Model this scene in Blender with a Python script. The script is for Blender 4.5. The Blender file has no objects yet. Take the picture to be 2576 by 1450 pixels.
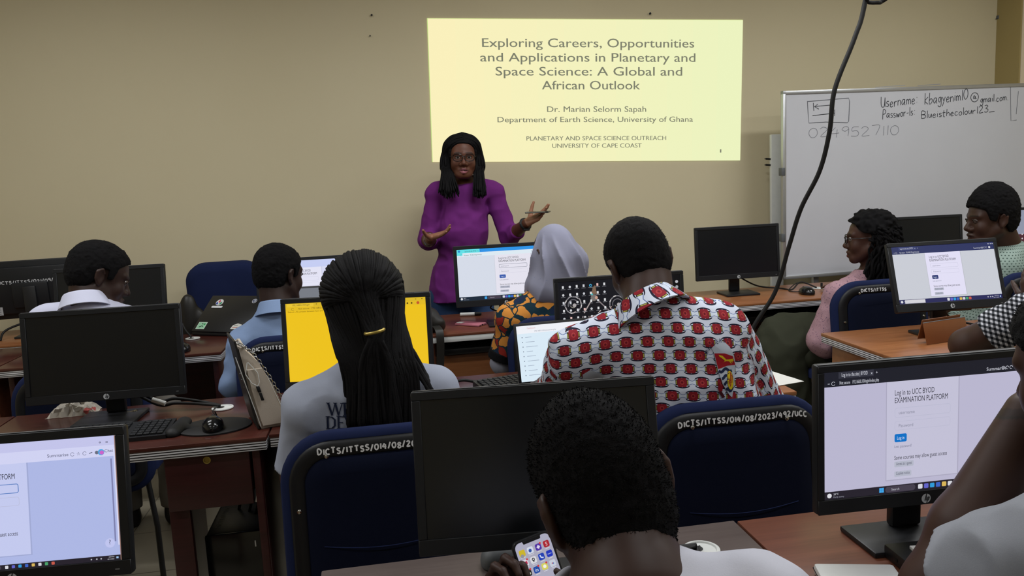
import bpy, bmesh, math, random
import numpy as np
from mathutils import Vector, Matrix, Euler
from mathutils.bvhtree import BVHTree

PI = math.pi
R = math.radians
random.seed(7)
rng = np.random.default_rng(7)
SC = bpy.context.scene
COL = SC.collection

# ------------------------------------------------------------------ camera, world, lamps, exposure
F_PX, IMG_W, IMG_H = 2000.0, 2576.0, 1450.0
PITCH, YAW, ROLL, CAM_H = R(8.0), R(9.0), R(2.8), 1.5
_F = np.array([math.sin(YAW) * math.cos(PITCH), math.cos(YAW) * math.cos(PITCH), -math.sin(PITCH)])
_R0 = np.array([math.cos(YAW), -math.sin(YAW), 0.0])
_U0 = np.cross(_R0, _F)
_R = math.cos(ROLL) * _R0 - math.sin(ROLL) * _U0
_U = math.cos(ROLL) * _U0 + math.sin(ROLL) * _R0
camd = bpy.data.cameras.new('camera')
camo = bpy.data.objects.new('camera', camd)
COL.objects.link(camo)
camd.sensor_fit = 'HORIZONTAL'
camd.sensor_width = 36.0
camd.lens = 36.0 * F_PX / IMG_W
camd.clip_start = 0.02
camo.matrix_world = Matrix(((_R[0], _U[0], -_F[0], 0), (_R[1], _U[1], -_F[1], 0), (_R[2], _U[2], -_F[2], CAM_H), (0, 0, 0, 1)))
SC.camera = camo

SC.view_settings.view_transform = 'Standard'
SC.view_settings.look = 'None'
SC.view_settings.gamma = 1.0
SC.view_settings.use_curve_mapping = False
SC.view_settings.exposure = 0.0
SC.cycles.max_bounces = 6
SC.cycles.use_denoising = True

world = bpy.data.worlds.new('room_air')
SC.world = world
world.use_nodes = True
world.node_tree.nodes['Background'].inputs[0].default_value = (0.55, 0.6, 0.7, 1)
world.node_tree.nodes['Background'].inputs[1].default_value = 0.04

LAMPS = [(x, y) for y in (-1.4, 0.6, 2.1, 3.3) for x in (-1.6, 1.0, 3.3)]   # ceiling tube fixtures, brighter towards the front wall
LAMP_W = [4, 4, 4, 10, 10, 10, 15, 17, 16, 21, 25, 22]

# where a photo point lies on a plane of the room: height z, or distance y
def at(px, py, z=None, y=None):
    d = _F * F_PX + _R * (px - IMG_W / 2) + _U * (IMG_H / 2 - py)
    t = (z - CAM_H) / d[2] if z is not None else y / d[1]
    return np.array([d[0] * t, d[1] * t, CAM_H + d[2] * t])

# ------------------------------------------------------------------ colours and materials
def lin(c):
    if isinstance(c, str):
        c = c.lstrip('#')
        c = [int(c[i:i + 2], 16) / 255 for i in (0, 2, 4)]
    return tuple((x / 12.92 if x <= 0.04045 else ((x + 0.055) / 1.055) ** 2.4) for x in c[:3])

class NX:
    """a value inside a node tree, with arithmetic that adds Math nodes"""
    def __init__(s, nt, v): s.nt, s.v = nt, v
    def _op(s, op, o=None, o2=None):
        n = s.nt.nodes.new('ShaderNodeMath'); n.operation = op
        for i, q in enumerate((s, o, o2)):
            if q is None: continue
            if isinstance(q, NX):
                if isinstance(q.v, (int, float)): n.inputs[i].default_value = q.v
                else: s.nt.links.new(q.v, n.inputs[i])
            else: n.inputs[i].default_value = q
        return NX(s.nt, n.outputs[0])
    def __add__(s, o): return s._op('ADD', o)
    def __radd__(s, o): return s._op('ADD', o)
    def __sub__(s, o): return s._op('SUBTRACT', o)
    def __rsub__(s, o): return NX(s.nt, o)._op('SUBTRACT', s)
    def __mul__(s, o): return s._op('MULTIPLY', o)
    def __rmul__(s, o): return s._op('MULTIPLY', o)
    def __truediv__(s, o): return s._op('DIVIDE', o)
    def __lt__(s, o): return s._op('LESS_THAN', o)
    def __gt__(s, o): return s._op('GREATER_THAN', o)
    def abs(s): return s._op('ABSOLUTE')
    def floor(s): return s._op('FLOOR')
    def frac(s): return s._op('FRACT')
    def sqrt(s): return s._op('SQRT')
    def sin(s): return s._op('SINE')
    def min(s, o): return s._op('MINIMUM', o)
    def max(s, o): return s._op('MAXIMUM', o)
    def mod(s, o): return s._op('FLOORED_MODULO', o)

class Mt:
    def __init__(s, name, rough=0.6, spec=0.4, metal=0.0):
        s.m = bpy.data.materials.new(name); s.m.use_nodes = True
        s.nt = s.m.node_tree; s.b = s.nt.nodes['Principled BSDF']
        s.b.inputs['Roughness'].default_value = rough
        s.b.inputs['Metallic'].default_value = metal
        s.b.inputs['Specular IOR Level'].default_value = spec
    def n(s, t): return s.nt.nodes.new(t)
    def l(s, a, b): s.nt.links.new(a.v if isinstance(a, NX) else a, b)
    def rgb(s, c):
        n = s.n('ShaderNodeRGB'); n.outputs[0].default_value = (*lin(c), 1); return n.outputs[0]
    def mix(s, f, a, b):
        n = s.n('ShaderNodeMix'); n.data_type = 'RGBA'
        if isinstance(f, (int, float)): n.inputs['Factor'].default_value = f
        else: s.l(f, n.inputs['Factor'])
        for k, q in ((6, a), (7, b)):
            if isinstance(q, (str, tuple, list)): n.inputs[k].default_value = (*lin(q), 1)
            else: s.l(q, n.inputs[k])
        return n.outputs[2]
    def coord(s, scale=(1, 1, 1), kind='Object', attr=None):
        mp = s.n('ShaderNodeMapping'); mp.inputs['Scale'].default_value = scale
        if attr:
            a = s.n('ShaderNodeAttribute'); a.attribute_name = attr; s.l(a.outputs['Vector'], mp.inputs[0])
        else:
            t = s.n('ShaderNodeTexCoord'); s.l(t.outputs[kind], mp.inputs[0])
        return mp.outputs[0]
    def xyz(s, vec):
        n = s.n('ShaderNodeSeparateXYZ'); s.l(vec, n.inputs[0])
        return [NX(s.nt, o) for o in n.outputs]
    def noise(s, vec, scale, detail=3, rough=0.5):
        n = s.n('ShaderNodeTexNoise'); s.l(vec, n.inputs['Vector'])
        n.inputs['Scale'].default_value = scale; n.inputs['Detail'].default_value = detail
        n.inputs['Roughness'].default_value = rough
        return NX(s.nt, n.outputs[0])
    def ramp(s, f, stops, const=False):
        n = s.n('ShaderNodeValToRGB'); s.l(f, n.inputs[0]); e = n.color_ramp.elements
        if const: n.color_ramp.interpolation = 'CONSTANT'
        for i, (p, c) in enumerate(stops):
            q = e[i] if i < 2 else e.new(p)
            q.position = p; q.color = (*lin(c), 1)
        return n.outputs[0]
    def color(s, c):
        if isinstance(c, (str, tuple, list)): s.b.inputs['Base Color'].default_value = (*lin(c), 1)
        else: s.l(c, s.b.inputs['Base Color'])
        return s
    def bump(s, h, strength=0.2, dist=0.002):
        n = s.n('ShaderNodeBump'); n.inputs['Strength'].default_value = strength
        n.inputs['Distance'].default_value = dist; s.l(h, n.inputs['Height']); s.l(n.outputs[0], s.b.inputs['Normal'])
        return s

def flat(name, c, rough=0.6, spec=0.4, metal=0.0, var=0.06, scale=30, bump=0.0):
    """plain material with a little procedural unevenness"""
    m = Mt(name, rough, spec, metal)
    v = m.coord(); n = m.noise(v, scale, 2)
    base = lin(c)
    hi = tuple(min(1, x * (1 + var)) for x in base); lo = tuple(x * (1 - var) for x in base)
    mx = m.mix(n, '000000', 'ffffff')
    q = mx.node; q.inputs[6].default_value = (*lo, 1); q.inputs[7].default_value = (*hi, 1)
    m.color(mx)
    if bump: m.bump(n, bump)
    return m.m

def wood(name, c1, c2, rough=0.3, along=0, spec=0.5):
    m = Mt(name, rough, spec)
    sc = [14, 14, 14]; sc[along] = 1.2
    v = m.coord(tuple(sc)); n = m.noise(v, 3.0, 6, 0.62)
    sc2 = [60, 60, 60]; sc2[along] = 2
    n2 = m.noise(m.coord(tuple(sc2)), 3, 3)
    m.color(m.ramp(n * 0.72 + n2 * 0.28, [(0.32, c1), (0.68, c2)]))
    m.bump(n2, 0.06, 0.0006)
    return m.m

def fabric(name, c, var=0.25, rough=0.95, weave=900.0, bump=0.25):
    m = Mt(name, rough, 0.15)
    v = m.coord(); n = m.noise(v, weave, 2); n2 = m.noise(v, 9, 3)
    base = lin(c)
    mx = m.mix(n * 0.6 + n2 * 0.4, '000000', 'ffffff'); q = mx.node
    q.inputs[6].default_value = (*[x * (1 - var) for x in base], 1); q.inputs[7].default_value = (*[min(1, x * (1 + var)) for x in base], 1)
    m.color(mx); m.bump(n, bump, 0.0008)
    return m.m

def attr_mat(name, emit=0.0, rough=0.5, spec=0.3):
    m = Mt(name, rough, spec)
    a = m.n('ShaderNodeAttribute'); a.attribute_name = 'col'
    if emit:
        m.color((0.01, 0.01, 0.012)); m.l(a.outputs['Color'], m.b.inputs['Emission Color'])
        m.b.inputs['Emission Strength'].default_value = emit
    else: m.color(a.outputs['Color'])
    return m.m

M = {}
def mats():
    m = Mt('wall_paint', 0.75, 0.25); v = m.coord(); n = m.noise(v, 1.3, 3); n2 = m.noise(v, 60, 2)
    m.color(m.mix(n, 'cabf9f', 'd0c6a8')); m.bump(n2, 0.12, 0.001); M['wall'] = m.m
    m = Mt('floor_tile', 0.35, 0.4); x, y, z = m.xyz(m.coord())
    fx = (x / 0.4).frac(); fy = (y / 0.4).frac()
    grout = (fx.min(fy)) < 0.012
    nn = m.noise(m.coord(), 5, 4); m.color(m.mix(grout, m.mix(nn, '8d8676', 'a79f8c'), '5c564b')); M['floor'] = m.m
    M['ceiling'] = flat('ceiling_paint', 'd9d6cc', 0.9)
    M['pillar'] = flat('pillar_paint', 'cfc0a4', 0.8, scale=3)
    M['desk'] = wood('brown_laminate', '5c3324', '744532', 0.3)
    M['desk_orange'] = wood('orange_laminate', '81502f', '9a653f', 0.3)
    M['desk_dark'] = wood('dark_laminate', '3b1b16', '50271f', 0.25)
    M['desk_sheen'] = wood('sheen_grey_laminate', '564b48', '675c58', 0.3)  # grey reflection on a brown top, put into the base colour
    M['maroon'] = wood('maroon_panel', '310f10', '42171a', 0.4)
    m = Mt('ribbed_edge', 0.35, 0.5); x, y, z = m.xyz(m.coord())
    band = ((z * 125.0).frac()) > 0.42
    m.color(m.mix(band, '1c1a1b', 'dcdce0')); M['edge'] = m.m
    M['black'] = flat('black_plastic', '17181b', 0.42, 0.45, scale=200, bump=0.04)
    M['black_gloss'] = flat('black_gloss', '101114', 0.16, 0.5)
    M['bezel'] = flat('bezel_plastic', '14161a', 0.5, 0.4, scale=300, bump=0.05)
    M['lightedge'] = flat('grey_bezel_edge', '6f7073', 0.45, 0.4)  # paler grey than the bezel, for thin edge strips and small parts
    M['dark_screen'] = flat('switched_off_screen', '0d1015', 0.3, 0.5, var=0.02)
    M['grey_plastic'] = flat('grey_plastic', '5a5d60', 0.5)
    M['white_plastic'] = flat('white_plastic', 'd2d4d2', 0.4)
    M['metal'] = flat('metal', '9a9a98', 0.3, 0.5, 0.9)
    M['chrome'] = flat('chrome', 'c9c9c6', 0.15, 0.5, 1.0)
    M['gold'] = flat('yellowed_metal', 'b09a4e', 0.35, 0.5, 0.6)
    M['rubber'] = flat('rubber', '0e0e10', 0.6)
    M['navy'] = fabric('navy_chair_fabric', '1a2345', 0.35, 0.92, 700)
    M['navy_shade'] = fabric('shaded_navy_fabric', '0b1126', 0.3, 0.95, 700)  # chair navy darkened to paint the shadow on the back panels
    M['shell'] = flat('chair_shell', '0f1014', 0.5, 0.35, scale=400, bump=0.1)
    M['paint'] = attr_mat('painted_marks', 0, 0.6, 0.2)
    M['screen'] = attr_mat('lit_screen', 1.0, 0.35, 0.3)
    M['slide'] = attr_mat('projected_picture', 1.0, 0.8, 0.1)
    M['board'] = flat('whiteboard_enamel', 'c9cbd2', 0.32, 0.45, scale=4, var=0.03)
    M['alu'] = flat('brushed_aluminium', 'b9bbbe', 0.35, 0.5, 0.7)
    M['paper'] = flat('paper', 'cfcfca', 0.85)
    M['lamp'] = Mt('lamp_tube').m
mats()

# ------------------------------------------------------------------ mesh collecting
class MB:
    def __init__(s): s.v = []; s.f = []; s.mi = []
    def add(s, vs, fs, mi=0):
        o = len(s.v); s.v += [tuple(map(float, p)) for p in vs]; s.f += [tuple(i + o for i in f) for f in fs]; s.mi += [mi] * len(fs)
        return s
    def bm(s, b, mi=0, mat=None):
        b.verts.index_update()
        vs = [((mat @ v.co) if mat else v.co) for v in b.verts]
        s.add(vs, [[v.index for v in f.verts] for f in b.faces], mi); b.free(); return s
    def box(s, lo, hi, bev=0.0, mat=None, mi=0, seg=2):
        lo, hi = [min(a, b) for a, b in zip(lo, hi)], [max(a, b) for a, b in zip(lo, hi)]
        b = bmesh.new(); bmesh.ops.create_cube(b, size=1)
        for v in b.verts: v.co = Vector([(lo[i] + hi[i]) / 2 + v.co[i] * (hi[i] - lo[i]) for i in range(3)])
        if bev: bmesh.ops.bevel(b, geom=list(b.edges), offset=bev, segments=seg, affect='EDGES', profile=0.5, clamp_overlap=True)
        return s.bm(b, mi, mat)
    def tube(s, pts, r, n=10, cap=True, mi=0, flat_=1.0):
        pts = [np.array(p, float) for p in pts]; rs = r if hasattr(r, '__len__') else [r] * len(pts)
        T = [pts[min(i + 1, len(pts) - 1)] - pts[max(i - 1, 0)] for i in range(len(pts))]
        T = [t / (np.linalg.norm(t) + 1e-9) for t in T]
        u = np.cross(T[0], [0, 0, 1.0]); u = u if np.linalg.norm(u) > 1e-3 else np.array([1.0, 0, 0]); u /= np.linalg.norm(u)
        vs = []
        for p, t, rr in zip(pts, T, rs):
            u = u - t * (u @ t); u /= np.linalg.norm(u) + 1e-9; w = np.cross(t, u)
            for k in range(n):
                a = 2 * PI * k / n; vs.append(p + u * math.cos(a) * rr + w * math.sin(a) * rr * flat_)
        fs = [(i * n + k, i * n + (k + 1) % n, (i + 1) * n + (k + 1) % n, (i + 1) * n + k) for i in range(len(pts) - 1) for k in range(n)]
        if cap: fs += [tuple(range(n))[::-1], tuple((len(pts) - 1) * n + k for k in range(n))]
        return s.add(vs, fs, mi)
    def lathe(s, prof, n=24, c=(0, 0, 0), mi=0, mat=None):
        vs = [(c[0] + r * math.cos(2 * PI * k / n), c[1] + r * math.sin(2 * PI * k / n), c[2] + z) for r, z in prof for k in range(n)]
        fs = [(i * n + k, i * n + (k + 1) % n, (i + 1) * n + (k + 1) % n, (i + 1) * n + k) for i in range(len(prof) - 1) for k in range(n)]
        fs += [tuple(range(n))[::-1], tuple((len(prof) - 1) * n + k for k in range(n))]
        if mat: vs = [mat @ Vector(v) for v in vs]
        return s.add(vs, fs, mi)
    def prism(s, outline, y0, y1, mi=0, mat=None):
        """outline in (x, z), extruded from y0 to y1"""
        n = len(outline)
        vs = [(x, y0, z) for x, z in outline] + [(x, y1, z) for x, z in outline]
        fs = [tuple(range(n)), tuple(range(2 * n - 1, n - 1, -1))] + [(k, n + k, n + (k + 1) % n, (k + 1) % n) for k in range(n)]
        if mat: vs = [mat @ Vector(v) for v in vs]
        return s.add(vs, fs, mi)
    def mesh(s, name, sm=True, ang=40):
        me = bpy.data.meshes.new(name); me.from_pydata(s.v, [], s.f); me.update()
        b = bmesh.new(); b.from_mesh(me); bmesh.ops.recalc_face_normals(b, faces=b.faces); b.to_mesh(me); b.free()
        if sm:
            me.polygons.foreach_set('use_smooth', [True] * len(me.polygons))
            me.set_sharp_from_angle(angle=R(ang))
        return me

def props(o, label=None, cat=None, group=None, kind=None):
    for k, v in (('label', label), ('category', cat), ('group', group), ('kind', kind)):
        if v: o[k] = v
    return o

def link(name, me, mats_, parent=None, loc=None):
    o = bpy.data.objects.new(name, me); COL.objects.link(o)
    for m in (mats_ if isinstance(mats_, (list, tuple)) else [mats_]): me.materials.append(m)
    if parent: o.parent = parent
    if loc is not None: o.location = loc
    return o

def obj(name, mb, m, parent=None, label=None, cat=None, group=None, kind=None, sm=True, loc=None, ang=40):
    me = mb.mesh(name, sm, ang)
    if any(mb.mi): me.polygons.foreach_set('material_index', mb.mi)
    return props(link(name, me, m, parent, loc), label, cat, group, kind)

def thing(name, label, cat, loc=(0, 0, 0), rz=0.0, group=None):
    o = bpy.data.objects.new(name, None); COL.objects.link(o); o.location = loc; o.rotation_euler = (0, 0, rz)
    o.empty_display_size = 0.05
    return props(o, label, cat, group)

def struct(name, mb, m): return obj(name, mb, m, kind='structure')

# ------------------------------------------------------------------ flat graphics: writing, screens, stickers
_fc = {}
def glyphs(text):
    if text not in _fc:
        cu = bpy.data.curves.new('t', 'FONT'); cu.body = text; cu.size = 1.0; cu.resolution_u = 3
        ob = bpy.data.objects.new('t', cu); me = bpy.data.meshes.new_from_object(ob)
        vs = np.array([v.co[:2] for v in me.vertices]).reshape(-1, 2); fs = [tuple(p.vertices) for p in me.polygons]
        bpy.data.objects.remove(ob); bpy.data.curves.remove(cu); bpy.data.meshes.remove(me)
        _fc[text] = (vs, fs)
    return _fc[text]

class Gfx:
    """coloured shapes on a plane, u to the right and v up, later shapes on top"""
    def __init__(s): s.v = []; s.f = []; s.c = []
    def raw(s, vs, fs, col, L):
        o = len(s.v); c = lin(col)
        s.v += [(float(a), float(b), L) for a, b in vs]; s.c += [c] * len(vs); s.f += [tuple(i + o for i in f) for f in fs]
    def poly(s, pts, col, L=1): s.raw(pts, [tuple(range(len(pts)))], col, L)
    def rect(s, x0, y0, x1, y1, col, L=1): s.poly([(x0, y0), (x1, y0), (x1, y1), (x0, y1)], col, L)
    def rrect(s, x0, y0, x1, y1, r, col, L=1):
        pts = []
        for cx, cy, a0 in ((x1 - r, y1 - r, 0), (x0 + r, y1 - r, 90), (x0 + r, y0 + r, 180), (x1 - r, y0 + r, 270)):
            pts += [(cx + r * math.cos(R(a0 + k * 22.5)), cy + r * math.sin(R(a0 + k * 22.5))) for k in range(5)]
        s.poly(pts, col, L)
    def frame(s, x0, y0, x1, y1, r, t, col, inner, L=1):
        s.rrect(x0, y0, x1, y1, r, col, L); s.rrect(x0 + t, y0 + t, x1 - t, y1 - t, max(r - t, t * 0.2), inner, L + 0.5)
    def disc(s, x, y, r, col, L=1, n=20, ry=None):
        s.poly([(x + r * math.cos(2 * PI * k / n), y + (ry or r) * math.sin(2 * PI * k / n)) for k in range(n)], col, L)
    def line(s, pts, w, col, L=1, closed=False):
        P = [np.array(p, float) for p in pts]
        if closed: P.append(P[0])
        lo, hi = [], []
        for i, p in enumerate(P):
            t = P[min(i + 1, len(P) - 1)] - P[max(i - 1, 0)]; t = t / (np.linalg.norm(t) + 1e-9); nrm = np.array([-t[1], t[0]]) * w / 2
            lo.append(p - nrm); hi.append(p + nrm)
        n = len(P); s.raw(lo + hi, [(i, i + 1, n + i + 1, n + i) for i in range(n - 1)], col, L)
    def arc(s, x, y, r, a0, a1, w, col, L=1, n=24):
        s.line([(x + r * math.cos(R(a0 + (a1 - a0) * k / n)), y + r * math.sin(R(a0 + (a1 - a0) * k / n))) for k in range(n + 1)], w, col, L)
    def text(s, t, x, y, size, col, L=2, al='l', width=None, shear=0.0):
        vs, fs = glyphs(t)
        if not len(vs): return
        x1 = vs[:, 0].max(); x0 = vs[:, 0].min(); k = size / 0.73
        kx = k if width is None else width / max(x1 - x0, 1e-6)
        w = (x1 - x0) * kx
        ox = x - x0 * kx - (w / 2 if al == 'c' else w if al == 'r' else 0)
        s.raw([(ox + a * kx + b * k * shear, y + b * k) for a, b in vs], fs, col, L)
    def build(s, name, m, parent=None, origin=(0, 0, 0), ux=(1, 0, 0), uy=(0, 0, 1), un=(0, -1, 0), step=0.00025, warp=None):
        o, a, b, n = (np.array(q, float) for q in (origin, ux, uy, un))
        V = np.array(s.v, float)
        if warp: V[:, :2] = [warp(p[0], p[1]) for p in V]
        P = o + V[:, :1] * a + V[:, 1:2] * b + V[:, 2:3] * step * n
        me = bpy.data.meshes.new(name); me.from_pydata([tuple(p) for p in P], [], s.f); me.update()
        at_ = me.attributes.new('col', 'FLOAT_COLOR', 'POINT')
        at_.data.foreach_set('color', np.hstack([np.array(s.c), np.ones((len(s.c), 1))]).ravel())
        return link(name, me, m, parent)

# single-stroke letters for hand writing, each in a box 1 high
_S = {
 'A': [[(0, 0), (.3, 1), (.6, 0)], [(.12, .4), (.48, .4)]], 'B': [[(0, 0), (0, 1), (.4, .95), (.45, .75), (.35, .55), (0, .52), (.42, .45), (.5, .2), (.38, .03), (0, 0)]],
 'C': [[(.55, .85), (.35, 1), (.1, .85), (0, .5), (.1, .12), (.35, 0), (.55, .12)]], 'D': [[(0, 0), (0, 1), (.35, .95), (.55, .6), (.5, .25), (.3, .02), (0, 0)]],
 'G': [[(.55, .85), (.3, 1), (.06, .8), (0, .4), (.15, .05), (.4, .02), (.55, .2), (.55, .45), (.3, .45)]], 'I': [[(.12, 0), (.12, 1)]],
 'S': [[(.5, .88), (.25, 1), (.04, .8), (.2, .55), (.42, .42), (.48, .18), (.25, 0), (0, .12)]], 'T': [[(0, 1), (.6, 1)], [(.3, 1), (.3, 0)]],
 'U': [[(0, 1), (.02, .25), (.2, 0), (.42, .12), (.5, .9)], [(.5, .9), (.52, 0)]], 'P': [[(0, -.15), (.06, 1), (.4, .95), (.48, .7), (.3, .5), (.05, .48)]],
 '0': [[(.28, 1), (.06, .8), (0, .4), (.15, .03), (.38, .05), (.54, .4), (.48, .85), (.28, 1)]], '1': [[(.12, 1), (.1, 0)]],
 '2': [[(.02, .8), (.2, 1), (.42, .9), (.44, .65), (.05, .02), (.55, .05)]], '3': [[(.02, .92), (.3, 1), (.44, .8), (.18, .55), (.46, .4), (.42, .1), (.2, 0), (0, .1)]],
 '4': [[(.3, 1), (0, .4), (.55, .42)], [(.42, .8), (.38, -.05)]], '5': [[(.5, 1), (.12, .98), (.06, .58), (.35, .62), (.5, .35), (.38, .05), (.0, .05)]],
 '6': [[(.45, .95), (.12, .65), (.0, .25), (.2, 0), (.45, .15), (.42, .42), (.1, .38)]], '7': [[(0, 1), (.52, 1), (.26, 0)]],
 '8': [[(.3, .52), (.05, .75), (.25, 1), (.48, .8), (.05, .25), (.25, 0), (.5, .22), (.3, .52)]], '9': [[(.46, .75), (.22, .52), (.02, .75), (.22, 1), (.46, .85), (.42, 0)]],
 '/': [[(0, -.1), (.35, 1.1)]], ':': [[(.1, .1), (.12, .14)], [(.1, .55), (.12, .6)]], '.': [[(.08, .02), (.12, .06)]], '_': [[(0, 0), (.7, .04)]], '-': [[(0, .3), (.3, .33)]], ' ': [],
 'a': [[(.38, .5), (.12, .5), (0, .2), (.15, .02), (.36, .35), (.38, .5), (.38, .05), (.46, 0)]], 'b': [[(.02, 1.05), (0, .02), (.25, .05), (.38, .3), (.2, .5), (.02, .3)]],
 'c': [[(.36, .45), (.12, .5), (0, .2), (.14, 0), (.36, .08)]], 'e': [[(0, .25), (.34, .32), (.22, .52), (.03, .35), (.05, .08), (.2, 0), (.38, .1)]],
 'g': [[(.36, .5), (.1, .48), (.02, .2), (.2, .05), (.36, .5), (.34, -.3), (.1, -.4), (-.05, -.25)]], 'h': [[(.03, 1), (0, 0)], [(0, .3), (.2, .5), (.33, .35), (.34, 0)]],
 'i': [[(.06, .5), (.06, 0)], [(.07, .75), (.09, .78)]], 'j': [[(.1, .5), (.05, -.3)]], 'k': [[(.03, 1.1), (0, 0)], [(.4, .7), (.02, .35), (.42, 0)]], 'l': [[(.06, 1.05), (.06, 0)]],
 'm': [[(0, .5), (0, 0)], [(0, .35), (.15, .5), (.24, .35), (.24, 0)], [(.24, .35), (.4, .5), (.5, .35), (.52, 0)]], 'n': [[(0, .5), (0, 0)], [(0, .35), (.2, .5), (.32, .35), (.34, 0)]],
 'o': [[(.2, .5), (.02, .35), (.04, .08), (.22, 0), (.36, .2), (.32, .42), (.2, .5)]], 'r': [[(0, .5), (.02, 0)], [(.02, .3), (.15, .48), (.32, .48)]],
 's': [[(.32, .48), (.1, .5), (.06, .32), (.3, .2), (.24, .02), (0, .03)]], 't': [[(.12, .9), (.1, .05), (.25, 0)], [(-.04, .55), (.32, .58)]], 'u': [[(0, .5), (.03, .08), (.2, .02), (.34, .5), (.35, 0)]],
 'w': [[(0, .5), (.1, .02), (.24, .4), (.36, .02), (.5, .5)]], 'y': [[(0, .5), (.16, .12)], [(.36, .5), (.02, -.4)]],
 '@': [[(.62, .35), (.42, .5), (.3, .25), (.45, .1), (.62, .4), (.62, .1), (.8, .15)], [(.5 + .58 * math.cos(a * PI / 8), .3 + .58 * math.sin(a * PI / 8)) for a in range(17)]],
}
def hand(g, text, x, y, h, w, col, gap=0.16, width=None, L=1, jit=0.04, slope=0.0, seed=1):
    rr = random.Random(seed); sx = h
    def adv(ch): return (max([p[0] for st in _S[ch] for p in st], default=0.22) + gap)
    tot = sum(adv(c) for c in text)
    if width: sx = width / tot
    cx = 0.0
    for ch in text:
        dy = rr.uniform(-jit, jit)
        for st in _S[ch]:
            P = [np.array(p) for p in st]; Q = []
            for i in range(len(P) - 1):          # soften corners
                for k in range(4):
                    t = k / 4; p0, p1, p2, p3 = P[max(i - 1, 0)], P[i], P[i + 1], P[min(i + 2, len(P) - 1)]
                    Q.append(0.5 * (2 * p1 + (p2 - p0) * t + (2 * p0 - 5 * p1 + 4 * p2 - p3) * t * t + (3 * p1 - p0 - 3 * p2 + p3) * t ** 3))
            Q.append(P[-1])
            g.line([(x + (cx + q[0]) * sx, y + (q[1] + dy) * h + (cx + q[0]) * sx * slope) for q in Q], w, col, L)
        cx += adv(ch)
# ------------------------------------------------------------------ the room
XL, XR, YB, YF, ZC = -3.7, 5.3, -3.2, 5.1, 3.05
def room():
    struct('floor', MB().box((XL, YB, -0.1), (XR, YF, 0)), M['floor'])
    struct('ceiling', MB().box((XL, YB, ZC), (XR, YF, ZC + 0.1)), M['ceiling'])
    struct('wall_front', MB().box((XL - 0.1, YF, -0.1), (XR + 0.1, YF + 0.1, ZC + 0.1)), M['wall'])
    struct('wall_back', MB().box((XL - 0.1, YB - 0.1, -0.1), (XR + 0.1, YB, ZC + 0.1)), M['wall'])
    struct('wall_left', MB().box((XL - 0.1, YB, -0.1), (XL, YF, ZC + 0.1)), M['wall'])
    struct('wall_right', MB().box((XR, YB, -0.1), (XR + 0.1, YF, ZC + 0.1)), M['wall'])
    struct('trim_1', MB().box((4.32, 4.88, 0), (4.95, YF, ZC), 0.006), M['pillar'])
    struct('trim_shade', MB().box((4.308, 4.885, 0), (4.319, YF - 0.001, ZC)), flat('shaded_pillar_side', 'a08f5e', 0.7, scale=4))  # added strip, its darker yellow paints the shade on the pillar's unlit side
    struct('baseboard_front', MB().box((XL, YF - 0.015, 0), (4.32, YF, 0.1), 0.004), M['pillar'])
    # ceiling tube fixtures
    for i, ((x, y), w) in enumerate(zip(LAMPS, LAMP_W)):
        t = thing('ceiling_light', 'white twin tube light fixed to the ceiling', 'ceiling light', (x, y, ZC), 0, 'ceiling lights')
        obj('housing', MB().box((-0.62, -0.09, -0.05), (0.62, 0.09, 0), 0.008), M['white_plastic'], t)
        for s in (-0.05, 0.05):
            obj('tube', MB().tube([(-0.59, s, -0.065), (0.59, s, -0.065)], 0.013, 12), M['lamp'], t)
        ld = bpy.data.lights.new('tube_glow', 'AREA'); ld.shape = 'RECTANGLE'; ld.size = 1.2; ld.size_y = 0.2
        ld.energy = w; ld.color = (0.96, 0.98, 1.0)
        lo = bpy.data.objects.new('tube_glow', ld); COL.objects.link(lo); lo.parent = t; lo.location = (0, 0, -0.09)
M['lamp'].node_tree.nodes['Principled BSDF'].inputs['Emission Color'].default_value = (1, 0.96, 0.9, 1)
M['lamp'].node_tree.nodes['Principled BSDF'].inputs['Emission Strength'].default_value = 3
room()

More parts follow.
